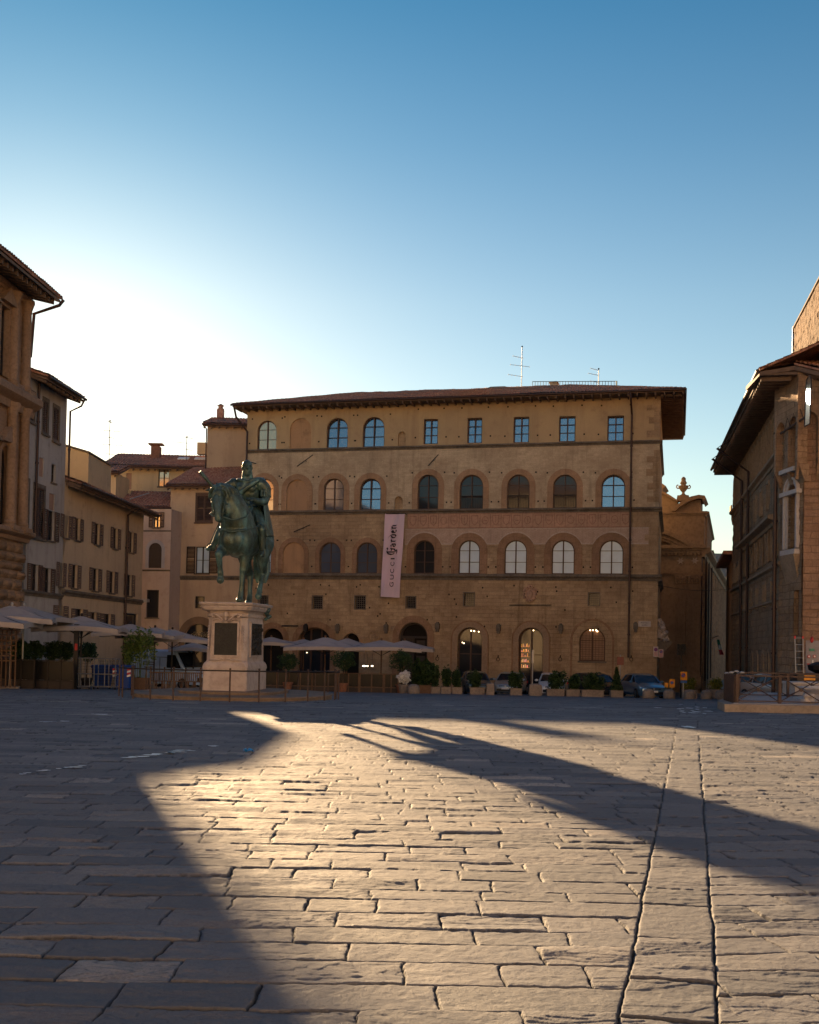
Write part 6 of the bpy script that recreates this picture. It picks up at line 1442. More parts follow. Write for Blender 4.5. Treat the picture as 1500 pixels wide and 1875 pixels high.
for y_ in (-1, 1):
    for i in range(9):
        a = math.pi * 2 * i / 9; cx_ = (-.19, y_ * .60, 3.66) if y_ > 0 else (-.06, -.70, 3.68); dn = Vector((0.02, .03, -.2)) if y_ > 0 else Vector((.12, -.10, -.12)); q = Vector((.15 * math.cos(a), y_ * .13 * math.sin(a), 0)); limb(ar, [Vector(cx_) + q, Vector(cx_) + q * 1.15 + dn], [.04, .03], 6)
limb(ar, [(.02, .40, 3.95), (.12, .12, 3.74), (.12, -.16, 3.50), (.02, -.34, 3.30)], [.07, .085, .08, .06], 8); limb(ar, [(.0, -.33, 3.18), (.02, 0, 3.12), (.0, .33, 3.18), (-.27, .40, 3.18), (-.5, .2, 3.18), (-.5, -.2, 3.18), (-.27, -.4, 3.18), (0, -.33, 3.18)], [.05] * 8, 8)
limb(ar, [(-.36, -.42, 4.0), (-.04, -.2, 3.98), (.02, .08, 3.92), (-.02, .34, 4.0), (-.3, .46, 4.0)], [.08, .06, .05, .07, .1], 8)
solid(ar, 'armour', rider, .017, 2)
ck = MB(); rows = []      # cloak hanging from the left shoulder down over the horse's back
for j in range(26):
    v = j / 25; row = []
    for i in range(34):
        u_ = i / 33 * 2 - 1; a = u_ * R(118); rad = .34 + .32 * v + .035 * math.sin(i * 1.25 + v * 2.5) * (0.3 + v)
        f = -.24 - rad * math.cos(a) * (.72 + .60 * v); l = (.50 + .12 * v) * math.sin(a) * (1 + .12 * v) + .02; z = 4.02 - v * 1.75 + .10 * math.cos(a * 1.3) * v - .06 * abs(math.sin(a)) ; l += .14 * v
        row.append(T(f, l, z))
    rows.append(row)
ck.strip(rows); cl = ck.build('cloak', M['bronze'], rider, smooth=True); md = cl.modifiers.new('t', 'SOLIDIFY'); md.thickness = .035; md.offset = 0
sw = MB(); sw.tube([T(-.1, .52, 2.95), T(.0, .62, 2.3), T(-.02, .70, 1.75)], [.03, .03, .02], 8); sw.build('sword', M['bronze'], rider, smooth=True)
for q in ((.22, .66, 1.50), (.92, -.84, 1.60)):
    s_ = MB(); s_.tube([T(q[0], q[1] + .09 * math.sin(t), q[2] + .12 - .12 * math.cos(t)) for t in [i * math.pi / 5 for i in range(11)]], .016 * K, 6); s_.tube([T(q[0], q[1], q[2] + .24), T(q[0] * .4 - .1, q[1] * .9, 2.6)], .016 * K, 6); s_.build('stirrup', M['bronze'], st)
# ---------------------------------------------------------------- marble pedestal
M['ped'] = stone('veined_pale_marble', (0.50, 0.42, 0.385), (0.37, 0.295, 0.26), scale=1.6, bump=0.35, dark=0.45)
M['plaque'] = stone('dark_bronze_relief', (0.035, 0.032, 0.028), (0.02, 0.02, 0.018), rough=0.5, scale=6, bump=1.0, dist=0.03)
pt_ = at(434, 1105, SD + .15); gzp = gz(0, SD) - 0.02
pd = thing('statue_pedestal', 'pale marble pedestal with dark bronze plaques and a scrolled cornice, carrying the bronze horse', 'pedestal', (pt_.x, pt_.y, gzp))
ztop_ = so.z - .005
def PP(f, l, z): return Vector((pt_.x, pt_.y, 0)) + HF * f + HL * l + Vector((0, 0, z))
W2, L2 = .64, 1.02
def secq(z, dw, dl=None, cut=.16):
    w, l = W2 + dw, L2 + (dl if dl is not None else dw); c_ = cut; pts = [(l, -w + c_), (l, w - c_), (l - c_, w), (-l + c_, w), (-l, w - c_), (-l, -w + c_), (-l + c_, -w), (l - c_, -w)]
    return [PP(a, b, z) for a, b in pts]
pb0 = at(430, 1266, SD - 1).z; zz = lambda y: at(434, y, SD - .9).z
o = MB(); o.rings([secq(pb0 - .12, .06, cut=.04), secq(zz(1226), .055, cut=.04)]); 
o.rings([secq(z, d, cut=c_) for z, d, c_ in ((zz(1226), .075, .05), (zz(1222), .075, .05), (zz(1219), .07, .08), (zz(1215), .05, .1), (zz(1213), .02, .12), (zz(1210), 0, .14), (zz(1131), -.03, .15), (zz(1129), .01, .14), (zz(1126), .01, .14), (zz(1123), -.02, .15), (zz(1119), .03, .12))])
die = o.build('shaft', M['ped'], pd)
o = MB(); o.rings([secq(z, d, cut=c_) for z, d, c_ in ((zz(1119), .03, .12), (zz(1117.5), .13, .12), (zz(1112), .17, .1), (zz(1110), .155, .1), (zz(1108), .20, .1), (ztop_ - .03, .215, .1), (ztop_, .19, .1))]); o.build('cornice', M['ped'], pd)
ff = Fr(PP(L2 - .01, -W2, 0).to_2d(), PP(L2 - .01, W2, 0).to_2d()); fs = Fr(PP(L2, W2 - .01, 0).to_2d(), PP(-L2, W2 - .01, 0).to_2d())
o = MB(); a, b = .28, ff.len - .28; z0, z1 = zz(1200), zz(1141); o.fbox(ff, a, b, z0, z1, -.02, .03); 
o.build('bronze_plaque', M['plaque'], pd)
o = MB(); ringf(o, ff, rectl(a, b, z0, z1), rectl(a - .05, b + .05, z0 - .05, z1 + .05), -.02, .05); o.build('plaque_frame', M['ped'], pd)
a, b = .42, fs.len - .42; o = MB(); o.fbox(fs, a, b, z0, z1, -.02, .03); rg = random.Random(6)
for i in range(60): o.ell(fs.pt(rg.uniform(a + .08, b - .08), rg.uniform(z0 + .08, z1 - .1), .03), (rg.uniform(.03, .09),) * 3, n=7, k=5)
o.build('bronze_plaque', M['plaque'], pd); o = MB(); ringf(o, fs, rectl(a, b, z0, z1), rectl(a - .05, b + .05, z0 - .05, z1 + .05), -.02, .05); o.build('plaque_frame', M['ped'], pd)
o = MB(); m_ = ff.len / 2       # carved swags, shell and garlands
for s_ in (-1, 1):
    o.tube([ff.pt(m_ + s_ * x, zz(y), .07) for x, y in ((.06, 1139), (.14, 1134), (.28, 1127), (.38, 1124.5), (.44, 1127), (.42, 1131), (.36, 1130))], .032, 7); o.tube([ff.pt(m_ + s_ * x, zz(y), .06) for x, y in ((.10, 1140), (.22, 1134), (.34, 1134), (.40, 1138))], .022, 6)
    for k in range(9): o.ell(ff.pt(m_ + s_ * (ff.len / 2 - .1), zz(1148 + k * 5), .03), (.035, .035, .045), n=7, k=5)
    o.tube([ff.pt(m_ + s_ * x, zz(y), .05) for x, y in ((.04, 1208), (.12, 1206), (.18, 1209), (.5, 1209.5))], .025, 6)
o.ell(ff.pt(m_, zz(1126), .08), (.08, .06, .10), n=10, k=7); o.ell(ff.pt(m_, zz(1133), .07), (.05, .05, .08), n=8, k=6); o.build('carved_swag', M['ped'], die, smooth=True)
o = MB(); rg = random.Random(4)      # dark bronze shell at the rear corner of the cornice
for i in range(10): o.ell(PP(-L2 * .75 + rg.uniform(-.12, .12), W2 + .12 + rg.uniform(-.04, .08), ztop_ - .05 - i * .045), (.09 - i * .004,) * 3, n=8, k=5)
o.build('bronze_ornament', M['bronze'], pd)
# two low platforms
M['step'] = stone('brown_grey_step_stone', (0.24, 0.18, 0.14), (0.16, 0.12, 0.09), bump=0.5, dist=0.02)
def oval(mb, hw, hl, z0, z1, ex=3.2, n=48, lip=.03):
    def ring(k, z): return [PP(k * hl * abs(math.cos(t)) ** (2 / ex) * (1 if math.cos(t) > 0 else -1), k * hw * abs(math.sin(t)) ** (2 / ex) * (1 if math.sin(t) > 0 else -1), z) for t in [2 * math.pi * i / n for i in range(n)]]
    mb.rings([ring(.985, z0), ring(.985, z1 - .05), ring(1.0, z1 - .045), ring(1.0, z1 - .008), ring(.99, z1)])
gq = gz(0, SD)
ps_ = thing('statue_steps', 'two low rounded stone platforms under the marble pedestal, inside the round railing', 'steps', (pt_.x, pt_.y, gq)); o = MB(); oval(o, 3.02, 3.1, gq - .2, gq + .17, 2.3); o.build('lower_platform', M['step'], ps_)
o = MB(); oval(o, 1.55, 1.75, gq + .16, pb0 + .005, 3.5); o.build('upper_platform', M['step'], ps_)
rl = thing('round_railing', 'thin dark iron railing of upright posts around the statue platform', 'railing', (pt_.x, pt_.y, gq))
npo = 26; ring_ = []
for i in range(npo):
    t = 2 * math.pi * (i + .3) / npo; p = Vector((pt_.x - .12, pt_.y, 0)) + Vector((3.35 * math.sin(t), 3.75 * math.cos(t), 0)); p.z = gz(p.x, p.y) - .02; ring_.append(p)
    o = MB(); o.tube([p, p + Vector((0, 0, .93))], .024, 7); o.ell(p + Vector((0, 0, .94)), .034, n=8, k=5); o.build('post', M['iron_brown'], rl)
o = MB(); rr = [p + Vector((0, 0, .89)) for p in ring_]; o.tube(rr + [rr[0]], .020, 7); o.build('top_rail', M['iron'], rl)
# ---------------------------------------------------------------- builders for the small things
def gp(px, y, dx=0.0):
    """ground point seen in pixel column px at distance y"""
    p = at(px, 1250, y); return Vector((p.x + dx, y, gz(p.x, y)))
def leaves(mb, c, r, n, size, seed, hollow=0.35, shape=None):
    rg = random.Random(seed); c = Vector(c)
    for i in range(n):
        d = Vector((rg.gauss(0, 1), rg.gauss(0, 1), rg.gauss(0, 1))).normalized(); k = (hollow + (1 - hollow) * rg.random() ** .5) * (1 + .22 * math.sin(d.x * 5 + seed) * math.cos(d.z * 6 + seed * 2))
        if shape == 'cone': zz = rg.random(); d2 = Vector((d.x, d.y, 0)).normalized() * (1 - zz) * rg.uniform(.4, 1.05); p = c + Vector((d2.x * r[0], d2.y * r[1], (zz * 2 - 1) * r[2]))
        else: p = c + Vector((d.x * r[0], d.y * r[1], d.z * r[2])) * k
        a = Vector((rg.gauss(0, 1), rg.gauss(0, 1), rg.gauss(0, .6))).normalized(); b = a.orthogonal().normalized(); b = (b + a.cross(b) * rg.uniform(-1, 1)).normalized(); s = size * rg.uniform(.6, 1.3)
        mb.add([p - a * s * .5, p + b * s * .26, p + a * s * .6, p - b * s * .26], [(0, 1, 2, 3)])
    return mb
def parasol(label, px, ypk, d, w, dep, rz, zed, group, pole=True, lean=0, mat='canvas', pcol='iron', name='parasol', side=0.0):
    top = at(px, ypk, d); base = Vector((top.x, d, gz(top.x, d))); t = thing(name, label, 'parasol', base, group); Mr = rotz(rz)
    o = MB(); ze_ = top.z - zed; hw, hd_ = w / 2, dep / 2; n = 6; rg = random.Random(int(px * 7)); loopn = []
    def edge(k):
        cs_ = [(-hw, -hd_), (hw, -hd_), (hw, hd_), (-hw, hd_)]; a, b = cs_[k], cs_[(k + 1) % 4]; return [(a[0] + (b[0] - a[0]) * i / n, a[1] + (b[1] - a[1]) * i / n, .10 * math.sin(math.pi * i / n)) for i in range(n)]
    E_ = [q for k in range(4) for q in edge(k)]; N_ = len(E_)
    rings = []
    for f_, dz in ((1.0, 0), (.66, .03), (.33, .02), (.06, 0)):
        rings.append([base + Mr @ Vector((x * f_, y * f_, 0)) + Vector((0, 0, ze_ - base.z + (top.z - ze_) * (1 - f_) + s_ * f_ * f_ - dz + rg.uniform(-.012, .012))) for x, y, s_ in E_])
    m1 = MB(); m1.rings(rings, cap=False); m1.add(rings[-1], [tuple(range(N_))]); m1.rings([[p - Vector((0, 0, .02)) for p in r] for r in rings][::-1], cap=False)
    low = [p - Vector((0, 0, .20)) for p in rings[0]]
    can = m1.build('canopy', M[mat], t)
    v_ = MB(); v_.rings([low, rings[0]], cap=False); v_.rings([[p + (base - p).normalized() * .012 for p in rings[0]], [p + (base - p).normalized() * .012 for p in low]], cap=False); v_.build('valance', M['canvas_under'] if rg.random() < .0 else M[mat], can)
    r_ = MB()
    for k in range(8):
        e = E_[k * 3]; r_.tube([base + Mr @ Vector((e[0], e[1], 0)) + Vector((0, 0, ze_ - base.z - .02)), Vector((top.x, top.y, top.z - .06))], .018, 5)
        r_.tube([base + Mr @ Vector((e[0] * .5, e[1] * .5, 0)) + Vector((0, 0, ze_ - base.z + (top.z - ze_) * .5 - .05)), Vector((top.x, top.y, ze_ - .45))], .016, 5)
    r_.build('ribs', M['iron'], can)
    if pole:
        p = MB(); p.tube([base, Vector((top.x, top.y, top.z - .03))], .045, 8); p.ell(Vector((top.x, top.y, top.z + .04)), (.07, .07, .09), n=8, k=6); p.build('pole', M[pcol], t)
        b = MB(); b.box(base + Vector((0, 0, .05)), (.8, .8, .10), rz); b.tube([base + Vector((0, 0, .1)), base + Vector((0, 0, .4))], .07, 8); b.build('base', M['conc'], t)
    return t
def planter(label, x0, x1, ytop, d, h_, group, bush, bmat='leaf', seed=1, mat='conc', name='planter_box', cone=False, lsz=.13, nleaf=900, dep=.55):
    a = at(x0, 1255, d); b = at(x1, 1255, d); c = Vector(((a.x + b.x) / 2, d, gz(0, d))); w = b.x - a.x; t = thing(name, label, 'planter', c, group)
    o = MB(); o.box(c + Vector((0, 0, h_ * .46)), (w * .94, dep * .9, h_ * .92)); o.box(c + Vector((0, 0, h_ * .95)), (w, dep, h_ * .12)); o.build('box', M[mat], t)
    MB().box(c + Vector((0, 0, h_ * .99)), (w * .86, dep * .8, .06)).build('soil', M['trunk'], t)
    zt = at((x0 + x1) / 2, ytop, d).z; s = MB(); hh = max(.2, (zt - c.z - h_) / 2)
    if cone: leaves(s, (c.x, c.y, c.z + h_ + hh), (w * .5, dep * .5, hh), nleaf, lsz, seed, shape='cone')
    else:
        rg = random.Random(seed)
        for k in range(4): leaves(s, (c.x + rg.uniform(-.3, .3) * w, c.y + rg.uniform(-.1, .1), c.z + h_ + hh * rg.uniform(.6, 1.0)), (w * rg.uniform(.25, .42), dep * .45, hh * rg.uniform(.75, 1.05)), nleaf // 4, lsz, seed * 7 + k)
    for k in range(3): s.tube([c + Vector((-w * .2 + k * w * .2, 0, h_)), c + Vector((-w * .25 + k * w * .25, 0, h_ + hh * 1.3))], .02, 5)
    s.build('shrub', M[bmat], t); return t
def topiary(label, px, y0, y1, d, group, seed, potw=.62, pmat='terracotta', rad=.42, mat='leaf'):
    c = gp(px, d); t = thing('potted_tree', label, 'potted tree', c, group); o = MB(); o.lathe(c, [(potw * .32, 0), (potw * .46, .42), (potw * .52, .43), (potw * .52, .52), (potw * .42, .52), (potw * .40, .46)], 14); o.build('pot', M[pmat], t)
    zt, zb_ = at(px, y0, d).z, at(px, y1, d).z; o = MB(); o.tube([c + Vector((0, 0, .45)), c + Vector((.03, 0, (zt + zb_) / 2 - c.z))], [.035, .02], 6); o.build('trunk', M['trunk'], t)
    o = MB(); cz_ = (zt + zb_) / 2; hz_ = (zt - zb_) / 2; leaves(o, (c.x, c.y, cz_), (rad, rad, hz_), 1100, .12, seed); leaves(o, (c.x + .12, c.y - .1, cz_ + .15), (rad * .7, rad * .7, hz_ * .7), 400, .12, seed + 5); o.build('crown', M[mat], t); return t
# ---------------------------------------------------------------- bins, cages, terrace furniture at the left
gpar = 'pale parasols of the cafe terrace at left'
P_ = [('nearest pale parasol, cut by the left photo edge', -18, 1118, 46, 3.6, 3.4, .1, .55), ('second pale parasol from the left edge, in front of the rusticated palace', 22, 1108, 47.5, 3.6, 3.4, .25, .62),
      ('third parasol from the left edge, in front of the grey white house', 44, 1109, 50, 3.9, 3.6, -.12, .62), ('fourth parasol, left of the tall green bamboo, over the metal cages', 150, 1127.5, 52, 3.9, 3.6, .12, .62),
      ('wide parasol behind the tall green bamboo plant', 239, 1142, 60, 3.7, 3.6, .15, .55), ('parasol just right of the bamboo, over the blue bin', 284, 1148.5, 62, 3.4, 3.4, -.1, .5),
      ('parasol over the light blue van, pointed at its right tip', 316, 1152, 63, 4.1, 3.6, .2, .62), ('low small parasol beside the pedestal, behind the van', 355, 1176, 68, 2.6, 2.4, .0, .42)]
for q in P_: parasol(q[0], q[1], q[2], q[3], q[4], q[5], q[6], q[7], gpar, pcol='iron' if q[1] > 100 else 'white_metal')
bx = thing('terrace_shelter_post', 'thick dark square post standing left of the two metal cages', 'post', gp(138, 50.5)); c = gp(138, 50.5); o = MB(); o.box(c + Vector((0, 0, 1.5)), (.20, .20, 3.0)); o.build('post', M['black'], bx); o = MB(); o.box(c + Vector((0, 0, .03)), (.4, .4, .06)); o.build('foot_plate', M['iron'], bx); o = MB(); o.box(c + Vector((0.02, -.11, 1.95)), (.12, .02, .3)); o.build('sticker', M['red'], bx)
def screen(label, x0, x1, d, h_, n, post='iron', panel='glass_dark', group=None, base=.35, d2=None):
    a, b = gp(x0, d), gp(x1, d2 or d); t = thing('terrace_screen', label, 'screen', a.lerp(b, .5), group); f = Fr(a.to_2d(), b.to_2d())
    for i in range(n + 1):
        s = f.len * i / n; o = MB(); o.fbox(f, s - .035, s + .035, a.z, a.z + h_, -.035, .035); o.build('post', M[post], t)
    o = MB(); o.fbox(f, 0, f.len, a.z + h_ - .04, a.z + h_, -.03, .03); o.fbox(f, 0, f.len, a.z + base, a.z + base + .05, -.03, .03); o.build('rail', M[post], t)
    for i in range(n): o = MB(); s = f.len * i / n; o.fbox(f, s + .04, s + f.len / n - .04, a.z + base + .06, a.z + h_ - .05, -.01, .01); o.build('pane', M[panel], t)
    o = MB(); o.fbox(f, 0, f.len, a.z, a.z + base, -.02, .02); o.build('skirt_board', M['frame_dark'], t); return t
M['screen_glass'] = glass('terrace_glass', (0.02, 0.018, 0.016), 0.0, 0.2, 0.25)
screen('dark glazed terrace screen at the left photo edge, under the parasols', -10, 62, 48.5, 1.3, 3, panel='screen_glass'); screen('dark glazed terrace screen ending at the thick square post', 64, 134, 49.2, 1.3, 3, panel='screen_glass')
rk = thing('wooden_rack', 'red brown lattice rack standing at the left edge under the parasols', 'rack', gp(6, 47)); c = gp(6, 47); o = MB()
for i in range(7): o.box(c + Vector((0, 0, 1.2 + i * .22)), (1.0, .04, .05))
for i in range(6): o.box(c + Vector((-.5 + i * .2, 0, 1.3)), (.05, .05, 2.5))
o.build('lattice', M['wood'], rk)
def cage(label, px, d, w=.86, h_=1.45):
    c = gp(px, d); t = thing('metal_cage_trolley', label, 'cage trolley', c, 'metal cage trolleys'); o = MB(); r = .022
    for x in (-w / 2, 0, w / 2):
        for y in (-.35, .35): o.tube([c + Vector((x, y, .12)), c + Vector((x, y, h_))], r, 5)
    for z in (.14, h_ * .5, h_):
        for y in (-.35, .35): o.tube([c + Vector((-w / 2, y, z)), c + Vector((w / 2, y, z))], r, 5)
        for x in (-w / 2, w / 2): o.tube([c + Vector((x, -.35, z)), c + Vector((x, .35, z))], r, 5)
    o.build('frame', M['cage_metal'], t)
    o = MB()
    for k in range(1, 9): x = -w / 2 + w * k / 9; o.tube([c + Vector((x, .34, .14)), c + Vector((x, .34, h_))], .006, 4)
    for k in range(1, 10): z = .14 + (h_ - .14) * k / 10; o.tube([c + Vector((-w / 2, .34, z)), c + Vector((w / 2, .34, z))], .006, 4)
    o.build('wire_mesh', M['iron'], t)
    for x in (-w / 2, w / 2):
        for y in (-.35, .35): o = MB(); o.tube([c + Vector((x - .02, y, .06)), c + Vector((x + .02, y, .06))], .06, 10); o.build('wheel', M['tyre'], t)
cage('left metal cage trolley, beside the thick dark post', 151, 50.8); cage('right metal cage trolley, beside the blue wheeled bin', 195, 51.5, 1.0)
M['bin_blue'] = paint('blue_bin_plastic', (0.008, 0.055, 0.27), 0.4, 0, .15)
def wbin(label, px, d, ch=True, sc_=1.0):
    c = gp(px, d); t = thing('wheeled_bin', label, 'bin', c, 'blue wheeled bins'); o = MB(); k = sc_
    def rr(w, dp, z): return [c + Vector((x, y, z)) for x, y in ((-w + .06, -dp), (w - .06, -dp), (w, -dp + .06), (w, dp - .06), (w - .06, dp), (-w + .06, dp), (-w, dp - .06), (-w, -dp + .06))]
    o.rings([rr(.36 * k, .32 * k, .08), rr(.44 * k, .38 * k, 1.02 * k), rr(.47 * k, .41 * k, 1.04 * k), rr(.47 * k, .41 * k, 1.09 * k)]); o.build('body', M['bin_blue'], t)
    o = MB(); o.rings([rr(.49 * k, .42 * k, 1.09 * k), rr(.49 * k, .43 * k, 1.13 * k), rr(.44 * k, .38 * k, 1.19 * k)]); o.tube([c + Vector((-.35, .46, 1.1)), c + Vector((.35, .46, 1.1))], .025, 6); o.build('lid', M['bin_blue'], t)
    for x in (-.3, .3): o = MB(); o.tube([c + Vector((x - .03, .3, .09)), c + Vector((x + .03, .3, .09))], .09, 12); o.build('wheel', M['tyre'], t)
    if ch:
        for x in (-.36, .33):
            for i in range(4): o = MB(); y = -.365 - i * .005; z = .62 + i * .10; o.hexa([c + Vector((x - .09, y, z)), c + Vector((x + .09, y, z + .05)), c + Vector((x + .09, y + .02, z + .05)), c + Vector((x - .09, y + .02, z)), c + Vector((x - .09, y, z + .09)), c + Vector((x + .09, y, z + .14)), c + Vector((x + .09, y + .02, z + .14)), c + Vector((x - .09, y + .02, z + .09))]); o.build('reflector', M['red'] if i % 2 else M['white'], t)
wbin('blue wheeled bin with red and white reflectors, right of the cages', 226.5, 53); wbin('blue bin standing behind the right metal cage trolley', 187, 54, False)
# bamboo in a box
c = gp(254, 54.5); t = thing('potted_bamboo', 'tall light green bamboo in a dark box, right of the blue wheeled bin', 'potted plant', c); o = MB(); o.box(c + Vector((0, 0, .3)), (1.0, .5, .6)); o.build('box', M['wood'], t)
o = MB(); rg = random.Random(9); s_ = MB()
for i in range(16):
    x = rg.uniform(-.4, .4); tp = c + Vector((x * 1.5 + rg.uniform(-.25, .25), rg.uniform(-.2, .2), rg.uniform(2.1, 3.0))); s_.tube([c + Vector((x, rg.uniform(-.15, .15), .5)), tp], [.014, .006], 5); leaves(o, tp - Vector((0, 0, .45)), (.30, .22, .70), 120, .15, i, hollow=.05)
s_.build('stems', M['leaf_light'], t); o.build('foliage', M['leaf_light'], t)
# chairs stacked by the terrace, and dark plants under the left parasols
def chair(c, rz, label, group):
    t = thing('wooden_chair', label, 'chair', c, group); o = MB(); Mr = rotz(rz); q = lambda x, y, z: c + Mr @ Vector((x, y, z))
    o.box(q(0, 0, .45), (.42, .42, .04), rz); o.build('seat', M['wood'], t); o = MB()
    for k in range(4): o.box(q(-.15 + k * .1, .2, .68), (.04, .02, .4), rz)
    o.box(q(0, .2, .88), (.42, .03, .06), rz); o.build('backrest', M['wood'], t)
    for x, y in ((-.19, -.19), (.19, -.19), (-.19, .19), (.19, .19)): o = MB(); o.box(q(x, y, .22), (.04, .04, .44), rz); o.build('leg', M['wood'], t)
    return t
c0_ = gp(280, 56); ch0 = chair(c0_, .2, 'wooden cafe chair under the van parasol, first right of the bamboo', 'wooden cafe chairs in a row')
words_ = ['second', 'third', 'fourth', 'fifth', 'sixth', 'seventh', 'eighth']
for i, px in enumerate((291, 303, 314, 326, 338, 350, 362)): dup(ch0, gp(px, 56 + .5 * math.sin(i * 2)), .25 * math.sin(i * 3), 'wooden cafe chair, %s right of the bamboo, in front of the van' % words_[i])
for i, (px, d, w_) in enumerate(((34, 51, 'leftmost'), (60, 52, 'second'), (92, 53, 'third'), (118, 54, 'fourth'), (158, 57, 'fifth'))): topiary('dark leafy plant under the left parasols, %s from the photo edge' % w_, px, 1172 + i, 1212, d, 'leafy plants under the left parasols', i, rad=.5, pmat='frame_dark')
# ---------------------------------------------------------------- cafe terrace in front of the palace
g2 = 'beige parasols in front of the palace'
for q in (('beige parasol mostly hidden by the pedestal right side', 497, 1166.5, 70, 3.6, 3.4, .05, .42, g2), ('small beige parasol between two larger ones, right of the pedestal', 556, 1170.5, 73.5, 2.8, 2.6, 0, .35, g2), ('largest beige parasol, under the wide shop arch', 596, 1166.5, 68, 4.9, 4.4, .05, .68, g2),
          ('beige parasol under the small gabled doorway', 636, 1168.5, 73.5, 3.2, 3.2, 0, .52, g2), ('beige parasol whose front edge hangs lowest, left of the dark tall doorway', 699, 1172, 67.5, 4.6, 4.2, .08, .52, g2), ('rightmost beige parasol, in front of the dark tall doorway', 741, 1172.5, 72, 3.9, 3.4, -.05, .55, g2)):
    parasol(*q[:9], pcol='wood')
gs = 'glazed screens of the palace cafe terrace'
for i, (x0, x1) in enumerate(((486, 528), (529, 571), (572, 617), (619, 657), (659, 702), (704, 729))): screen('glazed terrace screen, %s right of the pedestal' % ['first', 'second', 'third', 'fourth', 'fifth', 'sixth'][i], x0, x1, 66, 1.15, 2, post='wood', panel='screen_glass', group=gs, base=.28)
gt_ = 'round topiary trees in terracotta pots'
topiary('round topiary tree nearest the pedestal', 527, 1196, 1229, 64.8, gt_, 3, rad=.62); topiary('round topiary tree in a terracotta pot, middle of the palace terrace', 628, 1192, 1228, 64.8, gt_, 4, rad=.72); topiary('round topiary tree at the right end of the palace terrace', 734, 1192, 1228, 65, gt_, 5, rad=.75)
wf = topiary('white flowering shrub at the right end of the terrace screens', 739, 1230, 1252, 63.6, None, 6, rad=.38, mat='white', pmat='conc')
for i, x in enumerate((665, 712, 600)): 
    c = gp(x, 69.5); t = thing('cafe_table', 'small dark cafe table on the palace terrace, %s' % ['left of the lowest hanging parasol pole', 'under the rightmost beige parasol', 'under the largest beige parasol'][i], 'table', c, 'tables on the palace terrace'); o = MB(); o.lathe(c + Vector((0, 0, .72)), [(.4, 0), (.4, .03)], 14); o.build('tabletop', M['wood'], t); o = MB(); o.tube([c, c + Vector((0, 0, .72))], .04, 6); o.lathe(c, [(.25, 0), (.25, .03)], 10); o.build('leg', M['iron'], t)
lampw = emis('lit_lamp_white', (1.0, 0.85, 0.6), 3.0)
for i, (px, w_) in enumerate(((666.5, .11), (673, .05), (681.5, .07))): c = at(px, 1219.5, 71); t = thing('terrace_lamp', 'small lit lamp under the parasols in front of the palace, %s of three' % ['leftmost', 'middle', 'rightmost'][i], 'lamp', c, 'lit lamps under the palace parasols'); MB().ell(c, (w_, .06, .04), n=8, k=6).build('bulb', lampw, t); MB().tube([c + Vector((0, 0, .03)), c + Vector((0, 0, .8))], .012, 5).build('cable', M['black'], t)
# ---------------------------------------------------------------- big shrubs, planters and bollards along the cars
gb = 'planter boxes with shrubs along the parked cars'
planter('big dark shrub in a box right of the cafe terrace, widest of all', 741, 790, 1199, 66.5, .5, gb, 1, seed=2, nleaf=3600, lsz=.2, dep=1.2, mat='wood')
for i, (x0, x1, yt, d, lab) in enumerate(((789, 806, 1214, 66.5, 'planter box with upright shrub, next right of the widest dark shrub'), (807, 826, 1217, 66.5, 'planter box with loose shrub below the left shop door'), (828, 847, 1219, 66.5, 'planter box under the left shop door, before the first car'),
        (860, 888, 1224, 66, 'planter box hiding the first dark car'), (934, 956, 1228, 66, 'planter box in front of the silver blue hatchback'), (1000, 1034, 1226, 66, 'planter box in front of the white car'), (1036, 1062, 1234, 66, 'planter box between the white car and the dark car'), (1064, 1106, 1227, 65.5, 'long planter box hiding the dark car'))):
    planter(lab, x0, x1, yt, d, .42, gb, 1, seed=i + 11, nleaf=1300, lsz=.16)
planter('planter box with a cone shaped shrub, left of the blue hatchback', 1117, 1141, 1222, 66, .42, gb, 1, seed=31, cone=True, nleaf=1500, lsz=.15)
for i, (x0, x1) in enumerate(((891, 905), (969, 992))): 
    c = (gp(x0, 65.5) + gp(x1, 65.5)) / 2; w_ = gp(x1, 65.5).x - gp(x0, 65.5).x; t = thing('stone_block', 'squared stone block %s' % ['between the first car and the silver blue hatchback', 'between the silver blue hatchback and the white car'][i], 'block', c, 'squared stone blocks by the cars'); o = MB(); o.rings([[c + Vector((x * k, y * k, z)) for x, y in ((-w_ / 2, -.3), (w_ / 2, -.3), (w_ / 2, .3), (-w_ / 2, .3))] for k, z in ((1, 0), (.97, .55), (.9, .66), (.5, .72))]); o.build('block', M['conc'], t)
def bollard(px, d, lab, w=.36, h_=.55):
    c = gp(px, d); t = thing('stone_bollard', lab, 'bollard', c, 'low round topped stone bollards'); o = MB(); o.lathe(c, [(w * .95, 0), (w, .03), (w * .96, h_ * .55), (w * .85, h_ * .8), (w * .55, h_ * .95), (w * .15, h_)], 18); o.build('stone', M['conc'], t, smooth='auto'); return t
for px, d, lab in ((758, 62.5, 'round topped stone bollard in front of the widest dark shrub'), (1188, 63, 'round topped stone bollard in front of the blue hatchback'), (1226, 64, 'round topped stone bollard, first right of the blue hatchback'), (1263.5, 64.5, 'round topped stone bollard below the tall orange sign'), (1294, 65.5, 'round topped stone bollard left of the right yellow plant'), (1320, 66.5, 'rightmost round topped stone bollard, next to the fountain fence')): bollard(px, d, lab)
